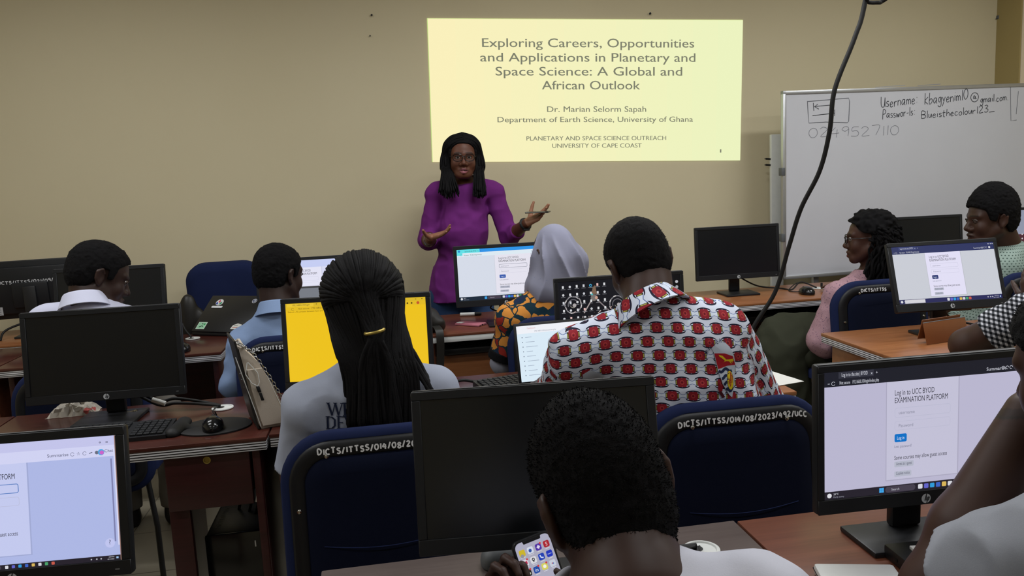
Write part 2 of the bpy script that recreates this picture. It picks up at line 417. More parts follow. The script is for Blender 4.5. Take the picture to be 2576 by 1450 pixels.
# the picture thrown on the front wall
def slide():
    Y = YF - 0.004
    c = [at(px, py, y=Y) for px, py in ((1074, 46), (1869, 50), (1862, 404), (1087, 408))]
    TL, TR, BR, BL = [np.array((p[0], p[2])) for p in c]
    def bil(u, v):           # u, v in photo-like units of the slide, 0..795 and 0..360 downward
        s, t = u / 795.0, v / 360.0
        return (TL * (1 - s) * (1 - t) + TR * s * (1 - t) + BR * s * t + BL * (1 - s) * t)
    g = Gfx()
    n = 12
    for i in range(n):       # warm cream on the left to pale green on the right, as the projector throws it
        f = i / (n - 1); a, b = np.array((250, 240, 188)) / 255, np.array((236, 243, 192)) / 255
        g.rect(795 * i / n, 0, 795 * (i + 1) / n, 360, tuple(a * (1 - f) + b * f), 0)
    ink = '7d7f6c'
    def tx(s, cx, base, w, size): # text drawn upright although v runs downward
        vs, fs = glyphs(s); k = w / (vs[:, 0].max() - vs[:, 0].min()); x0 = vs[:, 0].min()
        for o_ in (-0.011, 0.011): g.raw([(cx - w / 2 + (a - x0) * k + o_ * size, base - b * size / 0.73) for a, b in vs], fs, ink, 2 + o_)
    for s, cx, base, w, size in (('Exploring Careers, Opportunities', 398, 70, 536, 23), ('and Applications in Planetary and', 397, 106, 545, 23),
                                 ('Space Science: A Global and', 398, 141, 474, 23), ('African Outlook', 400, 176, 250, 23),
                                 ('Dr. Marian Selorm Sapah', 414, 233, 254, 15), ('Department of Earth Science, University of Ghana', 414, 259, 502, 14.5),
                                 ('PLANETARY AND SPACE SCIENCE OUTREACH', 414, 306, 360, 11.5), ('UNIVERSITY OF CAPE COAST', 414, 325, 231, 11.5), ('1', 741, 339, 3.5, 9)):
        tx(s, cx, base, w, size)
    g.rect(0, 0, 795, 1.2, 'd6e69a', 1); g.rect(0, 0, 1.6, 360, 'c3e08a', 1)
    o = g.build('projected_slide', M['slide'], None, (0, Y, 0), (1, 0, 0), (0, 0, 1), (0, -1, 0), 0.0003, bil)
    props(o, 'pale yellow projected slide with grey title text on the wall', 'projected slide')
slide()

for px, py, r in ((935, 39, 0.006), (1634, 35, 0.007), (931, 91, 0.004)):
    p = at(px, py, y=YF)
    lab = {39: 'dark nail in the upper front wall left of the slide', 35: 'dark nail just above the top edge of the slide', 91: 'tiny nail hole mark below the nail left of the slide'}[py]
    obj('wall_nail', MB().lathe([(r * 0.6, 0), (r * 0.6, 0.012), (r, 0.012), (r, 0.016)], 10, mat=Matrix.Translation(Vector(p)) @ Matrix.Rotation(R(90), 4, 'X')), M['rubber'], None, lab, 'nail', 'nails in the front wall')
p = at(2512, 44, y=YF)
obj('wall_bracket', MB().box((p[0] - 0.02, YF - 0.02, p[2] - 0.012), (p[0] + 0.02, YF, p[2] + 0.012), 0.003).tube([(p[0] - 0.03, YF - 0.012, p[2] - 0.01), (p[0] + 0.03, YF - 0.012, p[2] + 0.006)], 0.003), M['grey_plastic'], None, 'small dark bracket near the pillar above the whiteboard', 'bracket')

# whiteboard on the right
def whiteboard():
    t = thing('whiteboard', 'large white marker board with handwriting, right of the slide', 'whiteboard', (2.52, 4.75, 0), R(0.6))
    W, z0, z1 = 1.78, 0.755, 1.945
    obj('panel', MB().box((0.012, -0.008, z0 + 0.012), (W - 0.012, 0.012, z1 - 0.012)), M['board'], t)
    f = MB()
    f.box((0, -0.016, z0), (0.022, 0.016, z1), 0.003).box((W - 0.022, -0.016, z0), (W, 0.016, z1), 0.003)
    f.box((0, -0.016, z1 - 0.022), (W, 0.016, z1), 0.003).box((0, -0.016, z0), (W, 0.016, z0 + 0.022), 0.003)
    obj('frame', f, M['alu'], t)
    for x in (0.25, W - 0.25):
        obj('leg', MB().box((x - 0.02, 0.016, 0), (x + 0.02, 0.05, z1 - 0.1), 0.004).box((x - 0.02, -0.25, 0), (x + 0.02, 0.3, 0.03), 0.006), M['alu'], t)
    g = Gfx()
    def uv(px, py):
        q = at(px, py, y=4.75); return (q[0] - 2.52, q[2])
    ink, faint, w = '33353c', '84868f', 0.0042
    def ln(pts, c=ink, ww=w): g.line([uv(*p) for p in pts], ww, c)
    Z = lambda a, b: (2000 + a * 576 / 2576, 200 + b * 180 / 805)     # the measured close-up of the board
    ln([Z(135, 250), Z(600, 210), Z(610, 250), Z(600, 470), Z(585, 488), Z(340, 480), Z(150, 492), Z(140, 380), Z(133, 245)], '5a5c64')
    ln([Z(200, 265), Z(205, 355)]); ln([Z(385, 290), Z(215, 305)]); ln([Z(250, 280), Z(212, 306), Z(262, 335)])
    ln([Z(190, 408), Z(440, 380)]); ln([Z(442, 340), Z(440, 412)]); ln([Z(405, 350), Z(436, 380), Z(402, 405)])
    g.build('drawn_diagram', M['paint'], t, (0, -0.0085, 0)); g = Gfx()
    def wr(s, a, b, width, h, c=ink, ww=w, seed=1, slope=0.0):
        (u0, v0), (u1, v1) = uv(*Z(a, b)), uv(*Z(a + width, b)); sc = abs(u1 - u0)
        hh = h * 0.2236 / 393.0
        hand(g, s, u0, v0, hh, ww, c, 0.16, sc, 1, 0.05, slope, seed)
    wr('Username:', 965, 320, 420, 115, seed=2, slope=0.075); wr('kbagyenim10', 1462, 280, 500, 115, seed=3, slope=0.07)
    wr('@', 1990, 225, 92, 88, seed=4); wr('gmail.com.', 2095, 262, 320, 80, seed=5, slope=0.05)
    wr('Passwor-ls:', 985, 440, 370, 92, seed=6, slope=0.06); wr('Blueisthecolour123_', 1425, 438, 840, 80, seed=7, slope=0.045)
    g.build('handwriting', M['paint'], t, (0, -0.0085, 0)); g = Gfx()
    wr('0249527110', 150, 655, 1040, 105, faint, 0.0036, 8, -0.01)
    g.build('handwriting', M['paint'], t, (0, -0.0085, 0)); g = Gfx()
    ln([Z(2535, 40), Z(2435, 62), Z(2440, 465), Z(2505, 455)], '63656d', 0.0036); ln([Z(2525, 130), Z(2500, 390)], '63656d', 0.0036)
    ln([Z(60, 158), Z(200, 150)], '9a9ca3', 0.004); ln([Z(420, 128), Z(590, 118)], 'e4e6ea', 0.006); ln([Z(900, 90), Z(1240, 66)], '9a9ca3', 0.004); ln([Z(1380, 70), Z(1640, 52)], '8a8c93', 0.004)
    g.build('board_smudges', M['paint'], t, (0, -0.0085, 0))
    for z in (1.42, 1.0): obj('clip', MB().box((-0.012, -0.02, z), (0.014, 0.02, z + 0.05), 0.003), M['grey_plastic'], t)
whiteboard()
def trunk():
    t = thing('board_edge', 'narrow upright white board edge with black hooks left of the whiteboard', 'board', (2.575, 5.0, 0))
    obj('panel', MB().box((-0.012, -0.03, 0.55), (0.075, 0.0, 1.69), 0.006), M['white_plastic'], t)
    obj('foot', MB().box((0.0, -0.12, 0), (0.06, 0.06, 0.55), 0.006), M['alu'], t)
    for z in (1.53, 1.49): obj('hook', MB().tube([(-0.012, -0.015, z), (-0.045, -0.018, z + 0.003)], 0.006, 8).lathe([(0.009, 0), (0.009, 0.006)], 10, (-0.045, -0.018, z)), M['rubber'], t)
trunk()

# ------------------------------------------------------------------ desks
def desk(x0, x1, y0, y1, top, label, group, grommets=(), ribs=True, panel='desk', front=0.0, tray=None, drop=0.0, modesty=True):
    t = thing('computer_desk', label, 'desk', (x0, y0, 0), 0, group)
    w, d, z = x1 - x0, y1 - y0, 0.75 - drop
    obj('tabletop', MB().box((0, 0, z - 0.014), (w, d, z), 0.003), M[top], t)
    lip = MB().box((0.002, 0.002, z - 0.042), (w - 0.002, d - 0.002, z - 0.0145), 0.002)
    obj('edge_trim', lip, M['edge'] if ribs else M['white_plastic'], t)
    for nm, x in (('side_panel', 0.03), ('side_panel', w - 0.055)):
        obj(nm, MB().box((x, 0.06, 0), (x + 0.025, d - 0.04, z - 0.0425), 0.003), M[panel], t)
    if modesty: obj('modesty_panel', MB().box((0.056, d - 0.12, 0.3), (w - 0.056, d - 0.1, z - 0.0425), 0.003), M[panel], t)
    for gx, gy in grommets:
        gr = obj('grommet', MB().lathe([(0.034, 0), (0.037, 0.002), (0.036, 0.005), (0.03, 0.006), (0.028, 0.003), (0.0, 0.003)], 28, (gx - x0, gy - y0, z)), M['white_plastic'], t)
        obj('cable_hole', MB().lathe([(0.013, 0), (0.0, 0.0008)], 16, (gx - x0 - 0.008, gy - y0 + 0.006, z + 0.0034)), M['rubber'], gr)
    if tray:
        zt, zb, mat_, yy = tray
        obj('keyboard_tray', MB().box((0.056, yy, zb), (w - 0.056, yy + 0.02, zt), 0.003), M[mat_], t)
    return t
DESKS = {}
DESKS['r1l'] = desk(-1.75, -0.63, 1.0, 1.68, 'desk_dark', 'dark brown desk at the bottom left under the lilac lit screen', 'student desks')
pcorner = at(820, 1447, z=0.75)
DESKS['r1m'] = desk(pcorner[0] - 0.01, 0.695, 0.98, 1.52, 'desk_sheen', 'brown desk with painted grey sheen and white cable grommet in the middle of the nearest row', 'student desks', [(0.575, 1.406)])
DESKS['r1r'] = desk(0.70, 2.0, 0.98, 1.515, 'desk', 'brown desk at the lower right under the large login screen', 'student desks')
DESKS['r2ll'] = desk(-2.24, -1.32, 2.435, 2.96, 'desk_dark', 'dark brown desk at the left edge of the second row', 'student desks')
DESKS['r2l'] = desk(-1.315, -0.395, 2.435, 2.96, 'desk_dark', 'dark brown desk with handbag, mouse pad and switched off monitor', 'student desks', [(-0.592, 2.812)], panel='maroon', modesty=False)
DESKS['r2m'] = desk(-0.39, 0.52, 2.455, 2.97, 'desk_dark', 'dark brown desk under the bright yellow screen', 'student desks', [(0.324, 2.836)], panel='maroon')
DESKS['r2r'] = desk(0.525, 1.313, 2.375, 2.90, 'desk_orange', 'orange brown desk under the man in the patterned shirt', 'student desks', panel='desk_orange', ribs=True)
DESKS['r3ll'] = desk(-2.7, -1.785, 3.87, 4.385, 'desk_dark', 'dark desk at the far left edge behind the black monitors', 'student desks')
DESKS['r3l'] = desk(-1.775, -0.79, 3.835, 4.40, 'desk_dark', 'dark desk carrying the black laptop with stickers', 'student desks', [(-1.005, 4.241)], panel='maroon')
DESKS['r3c'] = desk(-0.67, 0.155, 3.83, 4.395, 'desk_dark', 'dark desk in front of the man in the light blue shirt', 'student desks')
DESKS['r3m'] = desk(0.16, 1.25, 3.83, 4.395, 'desk', 'brown desk with pink phone and white marker before the presenter', 'student desks', ribs=False, tray=(0.62, 0.46, 'desk_orange', 0.1))
DESKS['r4l'] = desk(-2.9, -1.6, 4.477, 4.99, 'desk_orange', 'pale brown desk against the front wall at the far left', 'student desks', ribs=False)
DESKS['jl'] = desk(1.765, 2.93, 4.02, 4.55, 'desk_orange', 'orange brown desk under the black monitor left of the whiteboard', 'student desks', [(2.53, 4.33)], tray=(0.55, 0.44, 'desk', 0.25))
DESKS['jr'] = desk(2.935, 4.1, 4.02, 4.55, 'desk_orange', 'orange brown desk under the black monitor in front of the whiteboard', 'student desks')
DESKS['h'] = desk(1.87, 3.1, 2.645, 3.18, 'desk_orange', 'orange brown desk with tan folder and login screen at right', 'student desks', panel='desk_orange')

# parts only the two better seen desks show
t = DESKS['r2l']
dr = obj('drawer', MB().box((0.61, 0.03, 0.53), (0.86, 0.055, 0.705), 0.003), M['maroon'], t)
obj('lock', MB().lathe([(0.0115, 0), (0.0115, 0.003), (0.008, 0.0035), (0.007, 0.001), (0, 0.001)], 20, mat=Matrix.Translation((0.735, 0.03, 0.685)) @ Matrix.Rotation(R(90), 4, 'X')), M['gold'], dr)
obj('drawer_box', MB().box((0.615, 0.056, 0.55), (0.855, 0.38, 0.70), 0.003), M['maroon'], t)
obj('pedestal_panel', MB().box((0.60, 0.06, 0), (0.662, 0.085, 0.705), 0.003).box((0.60, 0.086, 0), (0.612, 0.46, 0.705), 0.003), M['maroon'], t)
obj('pedestal_panel', MB().box((0.868, 0.03, 0), (0.892, 0.055, 0.705), 0.003), M['maroon'], t)
foot = [(0.36, 0), (0.598, 0), (0.598, 0.32), (0.56, 0.2), (0.48, 0.1), (0.36, 0.06)]
obj('curved_foot', MB().prism(foot, 0.3, 0.325), M['desk_dark'], t)
t = DESKS['jl']
obj('keyboard_drawer', MB().box((0.15, 0.12, 0.615), (0.95, 0.42, 0.65), 0.004), M['black'], t)
t = DESKS['r3m']
obj('keyboard_drawer', MB().box((0.1, 0.06, 0.63), (1.0, 0.4, 0.66), 0.004), M['black'], t)

# ------------------------------------------------------------------ chairs
def rr_outline(w, h, rt, rb, n=8):
    pts = []
    for cx, cy, r, a0 in ((w / 2 - rt, h / 2 - rt, rt, 0), (-w / 2 + rt, h / 2 - rt, rt, 90), (-w / 2 + rb, -h / 2 + rb, rb, 180), (w / 2 - rb, -h / 2 + rb, rb, 270)):
        pts += [(cx + r * math.cos(R(a0 + 90 * k / n)), cy + r * math.sin(R(a0 + 90 * k / n))) for k in range(n + 1)]
    return pts
def loft(mb, rings, mi=0):
    """rings: lists of 3-D points with equal counts, both ends closed"""
    n = len(rings[0]); vs = [p for r in rings for p in r]
    fs = [(i * n + k, i * n + (k + 1) % n, (i + 1) * n + (k + 1) % n, (i + 1) * n + k) for i in range(len(rings) - 1) for k in range(n)]
    fs += [tuple(range(n))[::-1], tuple((len(rings) - 1) * n + k for k in range(n))]
    return mb.add(vs, fs, mi)
def chair(x, y, rz, label, text=None, top=0.90, w=0.50, h=0.50, tx0=None):
    t = thing('office_chair', label, 'chair', (x, y, 0), R(rz), 'navy lecture chairs')
    T = Matrix.Translation((0, 0, top - h / 2)) @ Matrix.Rotation(R(-7), 4, 'X')
    def ring(ins, yy, bow=0.03):
        o = rr_outline(w - 2 * ins, h - 2 * ins, max(0.13 - ins, 0.03), max(0.09 - ins, 0.03))
        return [tuple(T @ Vector((px, yy + bow * (1 - (2 * px / w) ** 2) * -1, pz))) for px, pz in o]
    pad = MB()
    loft(pad, [ring(0.02, 0.0), ring(0.006, 0.004), ring(0.0, 0.014), ring(0.0, 0.028), ring(0.006, 0.042), ring(0.02, 0.052), ring(0.06, 0.056)])
    b = obj('backrest', pad, M['navy'], t, ang=60)
    sh = MB(); loft(sh, [ring(0.062, -0.004), ring(0.058, -0.009), ring(0.03, -0.009), ring(0.024, -0.004), ring(0.022, 0.004)])
    s = obj('back_shell', sh, M['shell'], t, ang=60)
    cp = MB(); loft(cp, [ring(0.105, -0.0105), ring(0.068, -0.0105), ring(0.062, -0.006)])
    obj('back_panel', cp, M['navy_shade'], t, ang=60)
    sc = MB()
    for sx, sz in ((-0.13, h / 2 - 0.058), (0.13, h / 2 - 0.058), (-w / 2 + 0.045, 0.06), (w / 2 - 0.045, 0.06)):
        P = T @ Vector((sx, -0.010 - 0.03 * (1 - (2 * sx / w) ** 2), sz)); sc.lathe([(0.006, 0), (0.0055, 0.002), (0.003, 0.0032), (0, 0.0035)], 12, mat=Matrix.Translation(P) @ Matrix.Rotation(R(90 - 7), 4, 'X'))
    obj('screw', sc, M['chrome'], s)
    sm = MB(); sm.tube([T @ Vector((-0.15 + 0.3 * k / 12, -0.0115 - 0.03 * (1 - (2 * (-0.15 + 0.3 * k / 12) / w) ** 2), -0.03 - 0.012 * math.sin(PI * k / 12))) for k in range(13)], 0.0012, 6)
    obj('seam', sm, M['navy'], t)
    if text:
        g = Gfx(); hand(g, text, tx0 if tx0 is not None else -0.155, 0, 0.0132, 0.0038, 'e6e7ea', 0.3, len(text) * 0.0116, 1, 0.12, 0.0, len(text))
        def warp(u, v): return (u, v)
        me = g.build('painted_number', M['paint'], s, (0, 0, 0))
        for v_ in me.data.vertices:
            px, pz = v_.co.x, v_.co.z; arc = -0.35 * max(0, abs(px) - 0.13) ** 1.0
            v_.co = T @ Vector((px, -0.0105 - 0.03 * (1 - (2 * px / w) ** 2), h / 2 - 0.0525 + pz + arc * 0.3))
    st = MB(); loft(st, [[(px, pz - 0.0, z_) for px, pz in [(a, b_ + 0.22) for a, b_ in rr_outline(0.48 - 2 * i_, 0.46 - 2 * i_, 0.08, 0.08)]] for i_, z_ in ((0.03, 0.40), (0.0, 0.415), (0.0, 0.45), (0.02, 0.468), (0.06, 0.473))])
    obj('seat', st, M['navy'], t, ang=60)
    for sx in (-1, 1):
        obj('back_bar', MB().tube([(sx * 0.16, -0.012, 0.5), (sx * 0.17, -0.01, 0.42), (sx * 0.18, 0.05, 0.39), (sx * 0.18, 0.3, 0.385)], 0.011, 10), M['black'], t)
        obj('leg', MB().tube([(sx * 0.2, 0.4, 0.395), (sx * 0.23, 0.43, 0.2), (sx * 0.24, 0.45, 0.0)], 0.011, 10), M['black'], t)
        obj('leg', MB().tube([(sx * 0.2, 0.04, 0.395), (sx * 0.23, 0.0, 0.2), (sx * 0.24, -0.03, 0.0)], 0.011, 10), M['black'], t)
    return t
chair(-0.045, 1.93, 0, 'navy chair with white painted number behind the woman with braids', 'DICTS/ITTSS/014/08/202', tx0=-0.15)
chair(0.885, 1.90, -1, 'navy chair with white painted number behind the man in the patterned shirt', 'DICTS/ITTSS/014/08/2023/492/UCC', top=0.888, w=0.52, tx0=-0.165)
chair(-0.385, 3.30, 0, 'navy chair behind the man in the light blue shirt', 'DICTS/ITTSS/014/08', tx0=-0.17)
chair(0.745, 3.30, 0, 'navy chair behind the woman in the orange floral top', 'DICTS/ITTSS/014/08', top=0.895, tx0=-0.165)
chair(2.32, 3.40, 0, 'navy chair behind the woman in the pink speckled top', 'DICTS/ITTSS', top=0.93, tx0=-0.12)
chair(3.10, 3.30, 0, 'navy chair at the right edge behind the pale green jumper', None, top=0.93)
chair(-1.19, 3.18, 0, 'navy chair behind the man in the white shirt', None, top=0.86)
def swivel():
    t = thing('swivel_chair', 'empty navy swivel chair facing the room beyond the stickered laptop', 'chair', (-0.925, 4.80, 0), R(180))
    T = Matrix.Translation((0, -0.03, 0.84)) @ Matrix.Rotation(R(-5), 4, 'X')
    def ring(ins, yy): return [tuple(T @ Vector((px, yy, pz))) for px, pz in rr_outline(0.43 - 2 * ins, 0.5 - 2 * ins, max(0.11 - ins, 0.02), max(0.07 - ins, 0.02))]
    pad = MB(); loft(pad, [ring(0.02, -0.03), ring(0.0, -0.02), ring(0.0, 0.03), ring(0.015, 0.05), ring(0.05, 0.058)])
    obj('backrest', pad, M['navy'], t, ang=60)
    st = MB(); loft(st, [[(px, pz + 0.19, z_) for px, pz in rr_outline(0.46 - 2 * i_, 0.40 - 2 * i_, 0.09, 0.09)] for i_, z_ in ((0.03, 0.43), (0.0, 0.445), (0.0, 0.48), (0.03, 0.5))])
    obj('seat', st, M['navy'], t, ang=60)
    obj('stem', MB().tube([(0, 0.2, 0.1), (0, 0.2, 0.43)], 0.03, 14), M['black'], t)
    obj('back_bar', MB().tube([(0, -0.04, 0.75), (0, -0.06, 0.5), (0, 0.0, 0.43), (0, 0.18, 0.425)], 0.02, 10), M['black'], t)
    b = MB()
    for k in range(5):
        a = 2 * PI * k / 5 + 0.3; b.tube([(0, 0.2, 0.11), (0.25 * math.cos(a), 0.2 + 0.25 * math.sin(a), 0.07)], [0.025, 0.016], 8).lathe([(0.018, 0), (0.024, 0.012), (0.024, 0.036), (0.016, 0.048)], 12, (0.25 * math.cos(a), 0.2 + 0.25 * math.sin(a), 0.0))
    obj('star_base', b, M['black'], t)
swivel()
# ------------------------------------------------------------------ monitors
def login_page(g, W, H, header='222631', tab='3a3f4b', page='c9c8df', card='dad9ee', cx=(0.305, 0.66), head=0.115, task=0.062, taskc='26222c', ink='23242f', btn='0b6fc4', focus=None, search=True, light=False):
    X = lambda u: (u - 0.5) * W
    Y = lambda v: (1 - v) * H
    B = lambda u0, v0, u1, v1, c, L=1: g.rect(X(u0), Y(v1), X(u1), Y(v0), c, L)
    B(0, 0, 1, 1, page, 0); B(0, 0, 1, head, header); B(0, 1 - task, 1, 1, taskc)
    B(0.07, 0.006, 0.24, head * 0.48, tab, 2)
    lt = '3a3c48' if light else 'c9cbd6'
    g.text('Log in to the site | BYOD', X(0.085), Y(head * 0.36), 0.011 * H / 0.29 * 0.8, lt, 3, width=0.125 * W)
    g.text('x', X(0.225), Y(head * 0.36), 0.006, lt, 3); g.text('+', X(0.25), Y(head * 0.36), 0.006, lt, 3)
    g.line([(X(0.018), Y(head * 0.78)), (X(0.028), Y(head * 0.78))], 0.001, lt, 3); g.arc(X(0.045), Y(head * 0.78), 0.0035, 30, 330, 0.0008, lt, 3, 10)
    g.text('Not secure   192.168.0.10/login/index.php', X(0.075), Y(head * 0.88), 0.007, lt, 3, width=0.19 * W)
    for u in (0.95, 0.972, 0.99): g.rect(X(u) - 0.002, Y(head * 0.3), X(u) + 0.002, Y(head * 0.3) + 0.004, lt, 3)
    g.text('Summarise', X(0.80), Y(head * 0.82), 0.007, lt, 3)
    for u in (0.885, 0.905, 0.925): g.arc(X(u), Y(head * 0.7), 0.003, 0, 300, 0.0009, lt, 3, 10)
    g.disc(X(0.955), Y(head * 0.7), 0.0045, 'd8d9e2', 3)
    c0, c1 = cx; cw = c1 - c0
    B(c0 - 0.004, head + 0.0, c1 + 0.006, 0.9, tuple(0.92 * q for q in np.array([int(page[i:i + 2], 16) / 255 for i in (0, 2, 4)])), 1)
    B(c0, head, c1, 0.892, card, 2)
    u0 = c0 + 0.11 * cw; ww = 0.78 * cw
    g.text('Log in to UCC BYOD', X(u0), Y(0.225), 0.0118 * H / 0.26, ink, 3, width=0.55 * cw * W)
    g.text('EXAMINATION PLATFORM', X(u0), Y(0.285), 0.0118 * H / 0.26, ink, 3, width=0.74 * cw * W)
    bx = 'b2b3c9' if not focus else focus
    g.frame(X(u0), Y(0.40), X(u0 + ww), Y(0.325), 0.004, 0.0012 if focus else 0.0006, bx, card, 3); g.text('username', X(u0 + 0.02), Y(0.375), 0.0068, '85869a', 4.5, width=0.22 * cw * W)
    g.frame(X(u0), Y(0.50), X(u0 + ww), Y(0.43), 0.004, 0.0005, 'b2b3c9', card, 3); g.text('Password', X(u0 + 0.02), Y(0.478), 0.0068, '85869a', 4.5, width=0.2 * cw * W)
    g.rrect(X(u0), Y(0.595), X(u0 + 0.17 * cw), Y(0.53), 0.003, btn, 3); g.text('Log in', X(u0 + 0.085 * cw), Y(0.575), 0.0068, 'd8e4f4', 4, 'c', width=0.1 * cw * W)
    g.text('Lost password?', X(u0), Y(0.64), 0.0055, '73758c', 3, width=0.24 * cw * W)
    g.text('Some courses may allow guest access', X(u0), Y(0.735), 0.0085, ink, 3, width=0.74 * cw * W)
    g.rrect(X(u0), Y(0.795), X(u0 + 0.27 * cw), Y(0.75), 0.002, 'b3b6c6', 3); g.text('Access as a guest', X(u0 + 0.135 * cw), Y(0.78), 0.0065, '4a4c5e', 4, 'c', width=0.22 * cw * W)
    g.rrect(X(u0), Y(0.872), X(u0 + 0.24 * cw), Y(0.828), 0.002, 'b3b6c6', 3); g.text('Cookies notice', X(u0 + 0.12 * cw), Y(0.857), 0.0065, '4a4c5e', 4, 'c', width=0.19 * cw * W)
    yv = 1 - task / 2; s = task * H * 0.3
    g.disc(X(0.025), Y(yv), s, 'd9dae0', 3); g.text('28°C', X(0.045), Y(yv - 0.002), s * 0.8, 'c4c5cf', 3); g.text('Partly sunny', X(0.045), Y(yv + task * 0.32), s * 0.7, '9a9ba8', 3)
    if search:
        for a in (0, 1):
            for b in (0, 1): g.rect(X(0.27) + a * s * 1.05, Y(yv) - s + b * s * 1.05, X(0.27) + a * s * 1.05 + s, Y(yv) - s + b * s * 1.05 + s, '3fa4e8', 3)
        g.rrect(X(0.30), Y(yv) - s * 1.3, X(0.45), Y(yv) + s * 1.3, s * 1.2, '453f4c', 3); g.text('Search', X(0.33), Y(yv) - s * 0.5, s, 'b9b9c4', 4)
    else: B(0.055, 1 - task * 0.9, 0.25, 1 - task * 0.08, 'd3d2d8', 3)
    for k, c in enumerate(('d5d6de', '6264c8', '2f9ad8', '3b63c4', 'd8b55a', 'd2d3da', '4aa06a', 'c65a4a')):
        g.rrect(X(0.475 + 0.03 * k) - s, Y(yv) - s, X(0.475 + 0.03 * k) + s, Y(yv) + s, s * 0.4, c, 3)
    for u in (0.86, 0.885, 0.905): g.disc(X(u), Y(yv), s * 0.5, 'c0c1cc', 3, 8)
    g.text('3:09 PM', X(0.965), Y(yv - 0.004), s * 0.8, 'd0d1da', 3, 'r'); g.text('05/11/2025', X(0.965), Y(yv + task * 0.32), s * 0.7, 'd0d1da', 3, 'r'); g.rect(X(0.975), Y(yv) - s * 0.6, X(0.985), Y(yv) + s * 0.6, '9ec3ea', 3)

def pg_d(g, W, H): login_page(g, W, H, page='b9b6cf', card='c2c0d6', header='1d1e28', tab='33343f')
def pg_e(g, W, H):
    login_page(g, W, H, header='c3c4ea', tab='d4d5f4', page='adb7e4', card='c3c9ee', cx=(0.22, 0.588), head=0.165, focus='3f6fb8', light=True, task=0.04)
    X = lambda u: (u - 0.5) * W
    g.rect(X(0.0), H * 0.992, X(1.0), H * 0.925, 'c3c4ea', 3.4); g.rect(X(0.0), H * 0.925, X(1.0), H * 0.835, 'd0d2f2', 3.4); g.text('Summarise', X(0.685), H * 0.862, 0.0065, '50536e', 4)
    for k in range(5):
        if k in (0, 2): g.arc(X(0.80 + 0.028 * k), H * 0.872, 0.0034, 20, 330, 0.0007, '50536e', 4, 10)
        elif k == 1: g.line([(X(0.80 + 0.028 * k) + 0.0036 * math.cos(R(90 + 72 * q * 2)), H * 0.872 + 0.0036 * math.sin(R(90 + 72 * q * 2))) for q in range(6)], 0.0005, '50536e', 4)
        elif k == 3: g.line([(X(0.80 + 0.028 * k) - 0.003, H * 0.868), (X(0.80 + 0.028 * k) + 0.003, H * 0.877)], 0.0014, '50536e', 4)
        else: g.disc(X(0.80 + 0.028 * k), H * 0.872, 0.0036, '6a6d80', 4, 10)
    g.disc(X(0.932), H * 0.872, 0.006, '4aa6e0', 4); g.disc(X(0.935), H * 0.869, 0.004, 'c964c8', 5); g.text('Chat', X(0.948), H * 0.868, 0.006, '50536e', 4)
    g.line([(X(0.955), H * 0.945), (X(0.965), H * 0.955)], 0.0008, '33364a', 4); g.line([(X(0.955), H * 0.955), (X(0.965), H * 0.945)], 0.0008, '33364a', 4)
    g.frame(X(0.925), H * 0.945, X(0.933), H * 0.957, 0.001, 0.0008, '33364a', 'c3c4ea', 4)
    g.rect(X(0.972), H * 0.15, X(0.979), H * 0.815, '7d80ac', 3); g.rect(X(0.988), H * 0.12, X(1.0), H * 0.9, 'd7d8f4', 4); g.rect(X(0.995), 0, X(1.0), H, '8d6f66', 5)
    g.disc(X(0.95), H * 0.14, 0.009, 'bfc4ee', 4); g.text('?', X(0.95), H * 0.13, 0.009, '3b3e58', 5, 'c')
def pg_h(g, W, H):
    login_page(g, W, H, header='2c335f', tab='3c4472', page='c8cbd4', card='e1def4', cx=(0.315, 0.66), head=0.13, task=0.075, taskc='2b2c5a', btn='1d2b6a', search=False)
def pg_i(g, W, H):
    login_page(g, W, H, header='dce9f2', tab='63e0e6', page='d5dbe8', card='e4e2ee', cx=(0.40, 0.79), head=0.14, task=0.075, taskc='1b2a3a', btn='2a52a8', focus='3d4a63', light=True)
    X = lambda u: (u - 0.5) * W
    g.rect(X(0.245), H * 0.935, X(1), H, '2c92e6', 2); g.rect(X(0), H * 0.93, X(0.245), H, '62dfe6', 2); g.rect(X(0), H * 0.885, X(0.06), H * 0.93, '62dfe6', 3)
    g.disc(X(0.025), H * 0.965, 0.006, '2c8ed2', 3); g.text('x', X(0.22), H * 0.955, 0.006, '2a8fa0', 3)
def pg_l(g, W, H):
    login_page(g, W, H, header='c5cdf2', tab='dfe3fa', page='d6d8f0', card='e3e3f4', cx=(0.32, 0.66), head=0.14, task=0.06, taskc='8d94b8', light=True)
def pg_f(g, W, H):
    g.rect(-W / 2, 0, W / 2, H, 'edc21d', 0); g.rect(-W / 2, H * 0.955, W / 2, H, 'd9b62b', 1); g.rect(-W / 2, H * 0.905, W / 2, H * 0.955, 'e2bb24', 1)
    X = lambda u: (u - 0.5) * W
    g.rect(X(0.01), H * 0.955, X(0.2), H * 0.995, 'e8c436', 2); g.text('192.168.0.10/login', X(0.05), H * 0.967, 0.006, '5b4a12', 3); g.text('+', X(0.215), H * 0.967, 0.008, '5b4a12', 3)
    g.text('Not secure   192.168.0.10/login/index.php', X(0.09), H * 0.921, 0.006, '5b4a12', 3); g.arc(X(0.05), H * 0.928, 0.004, 20, 330, 0.0008, '5b4a12', 3)
    g.text('Submit a file present between 6am and 12 noon', X(0.015), H * 0.884, 0.0055, '6a5514', 3)
    for u in (0.82, 0.87, 0.9): g.disc(X(u), H * 0.93, 0.003, '4a3c10', 3)
    g.disc(X(0.945), H * 0.93, 0.005, 'c4562e', 3)
    for u in (0.93, 0.975): g.rect(X(u) - 0.002, H * 0.975, X(u) + 0.002, H * 0.983, '5b4a12', 3)
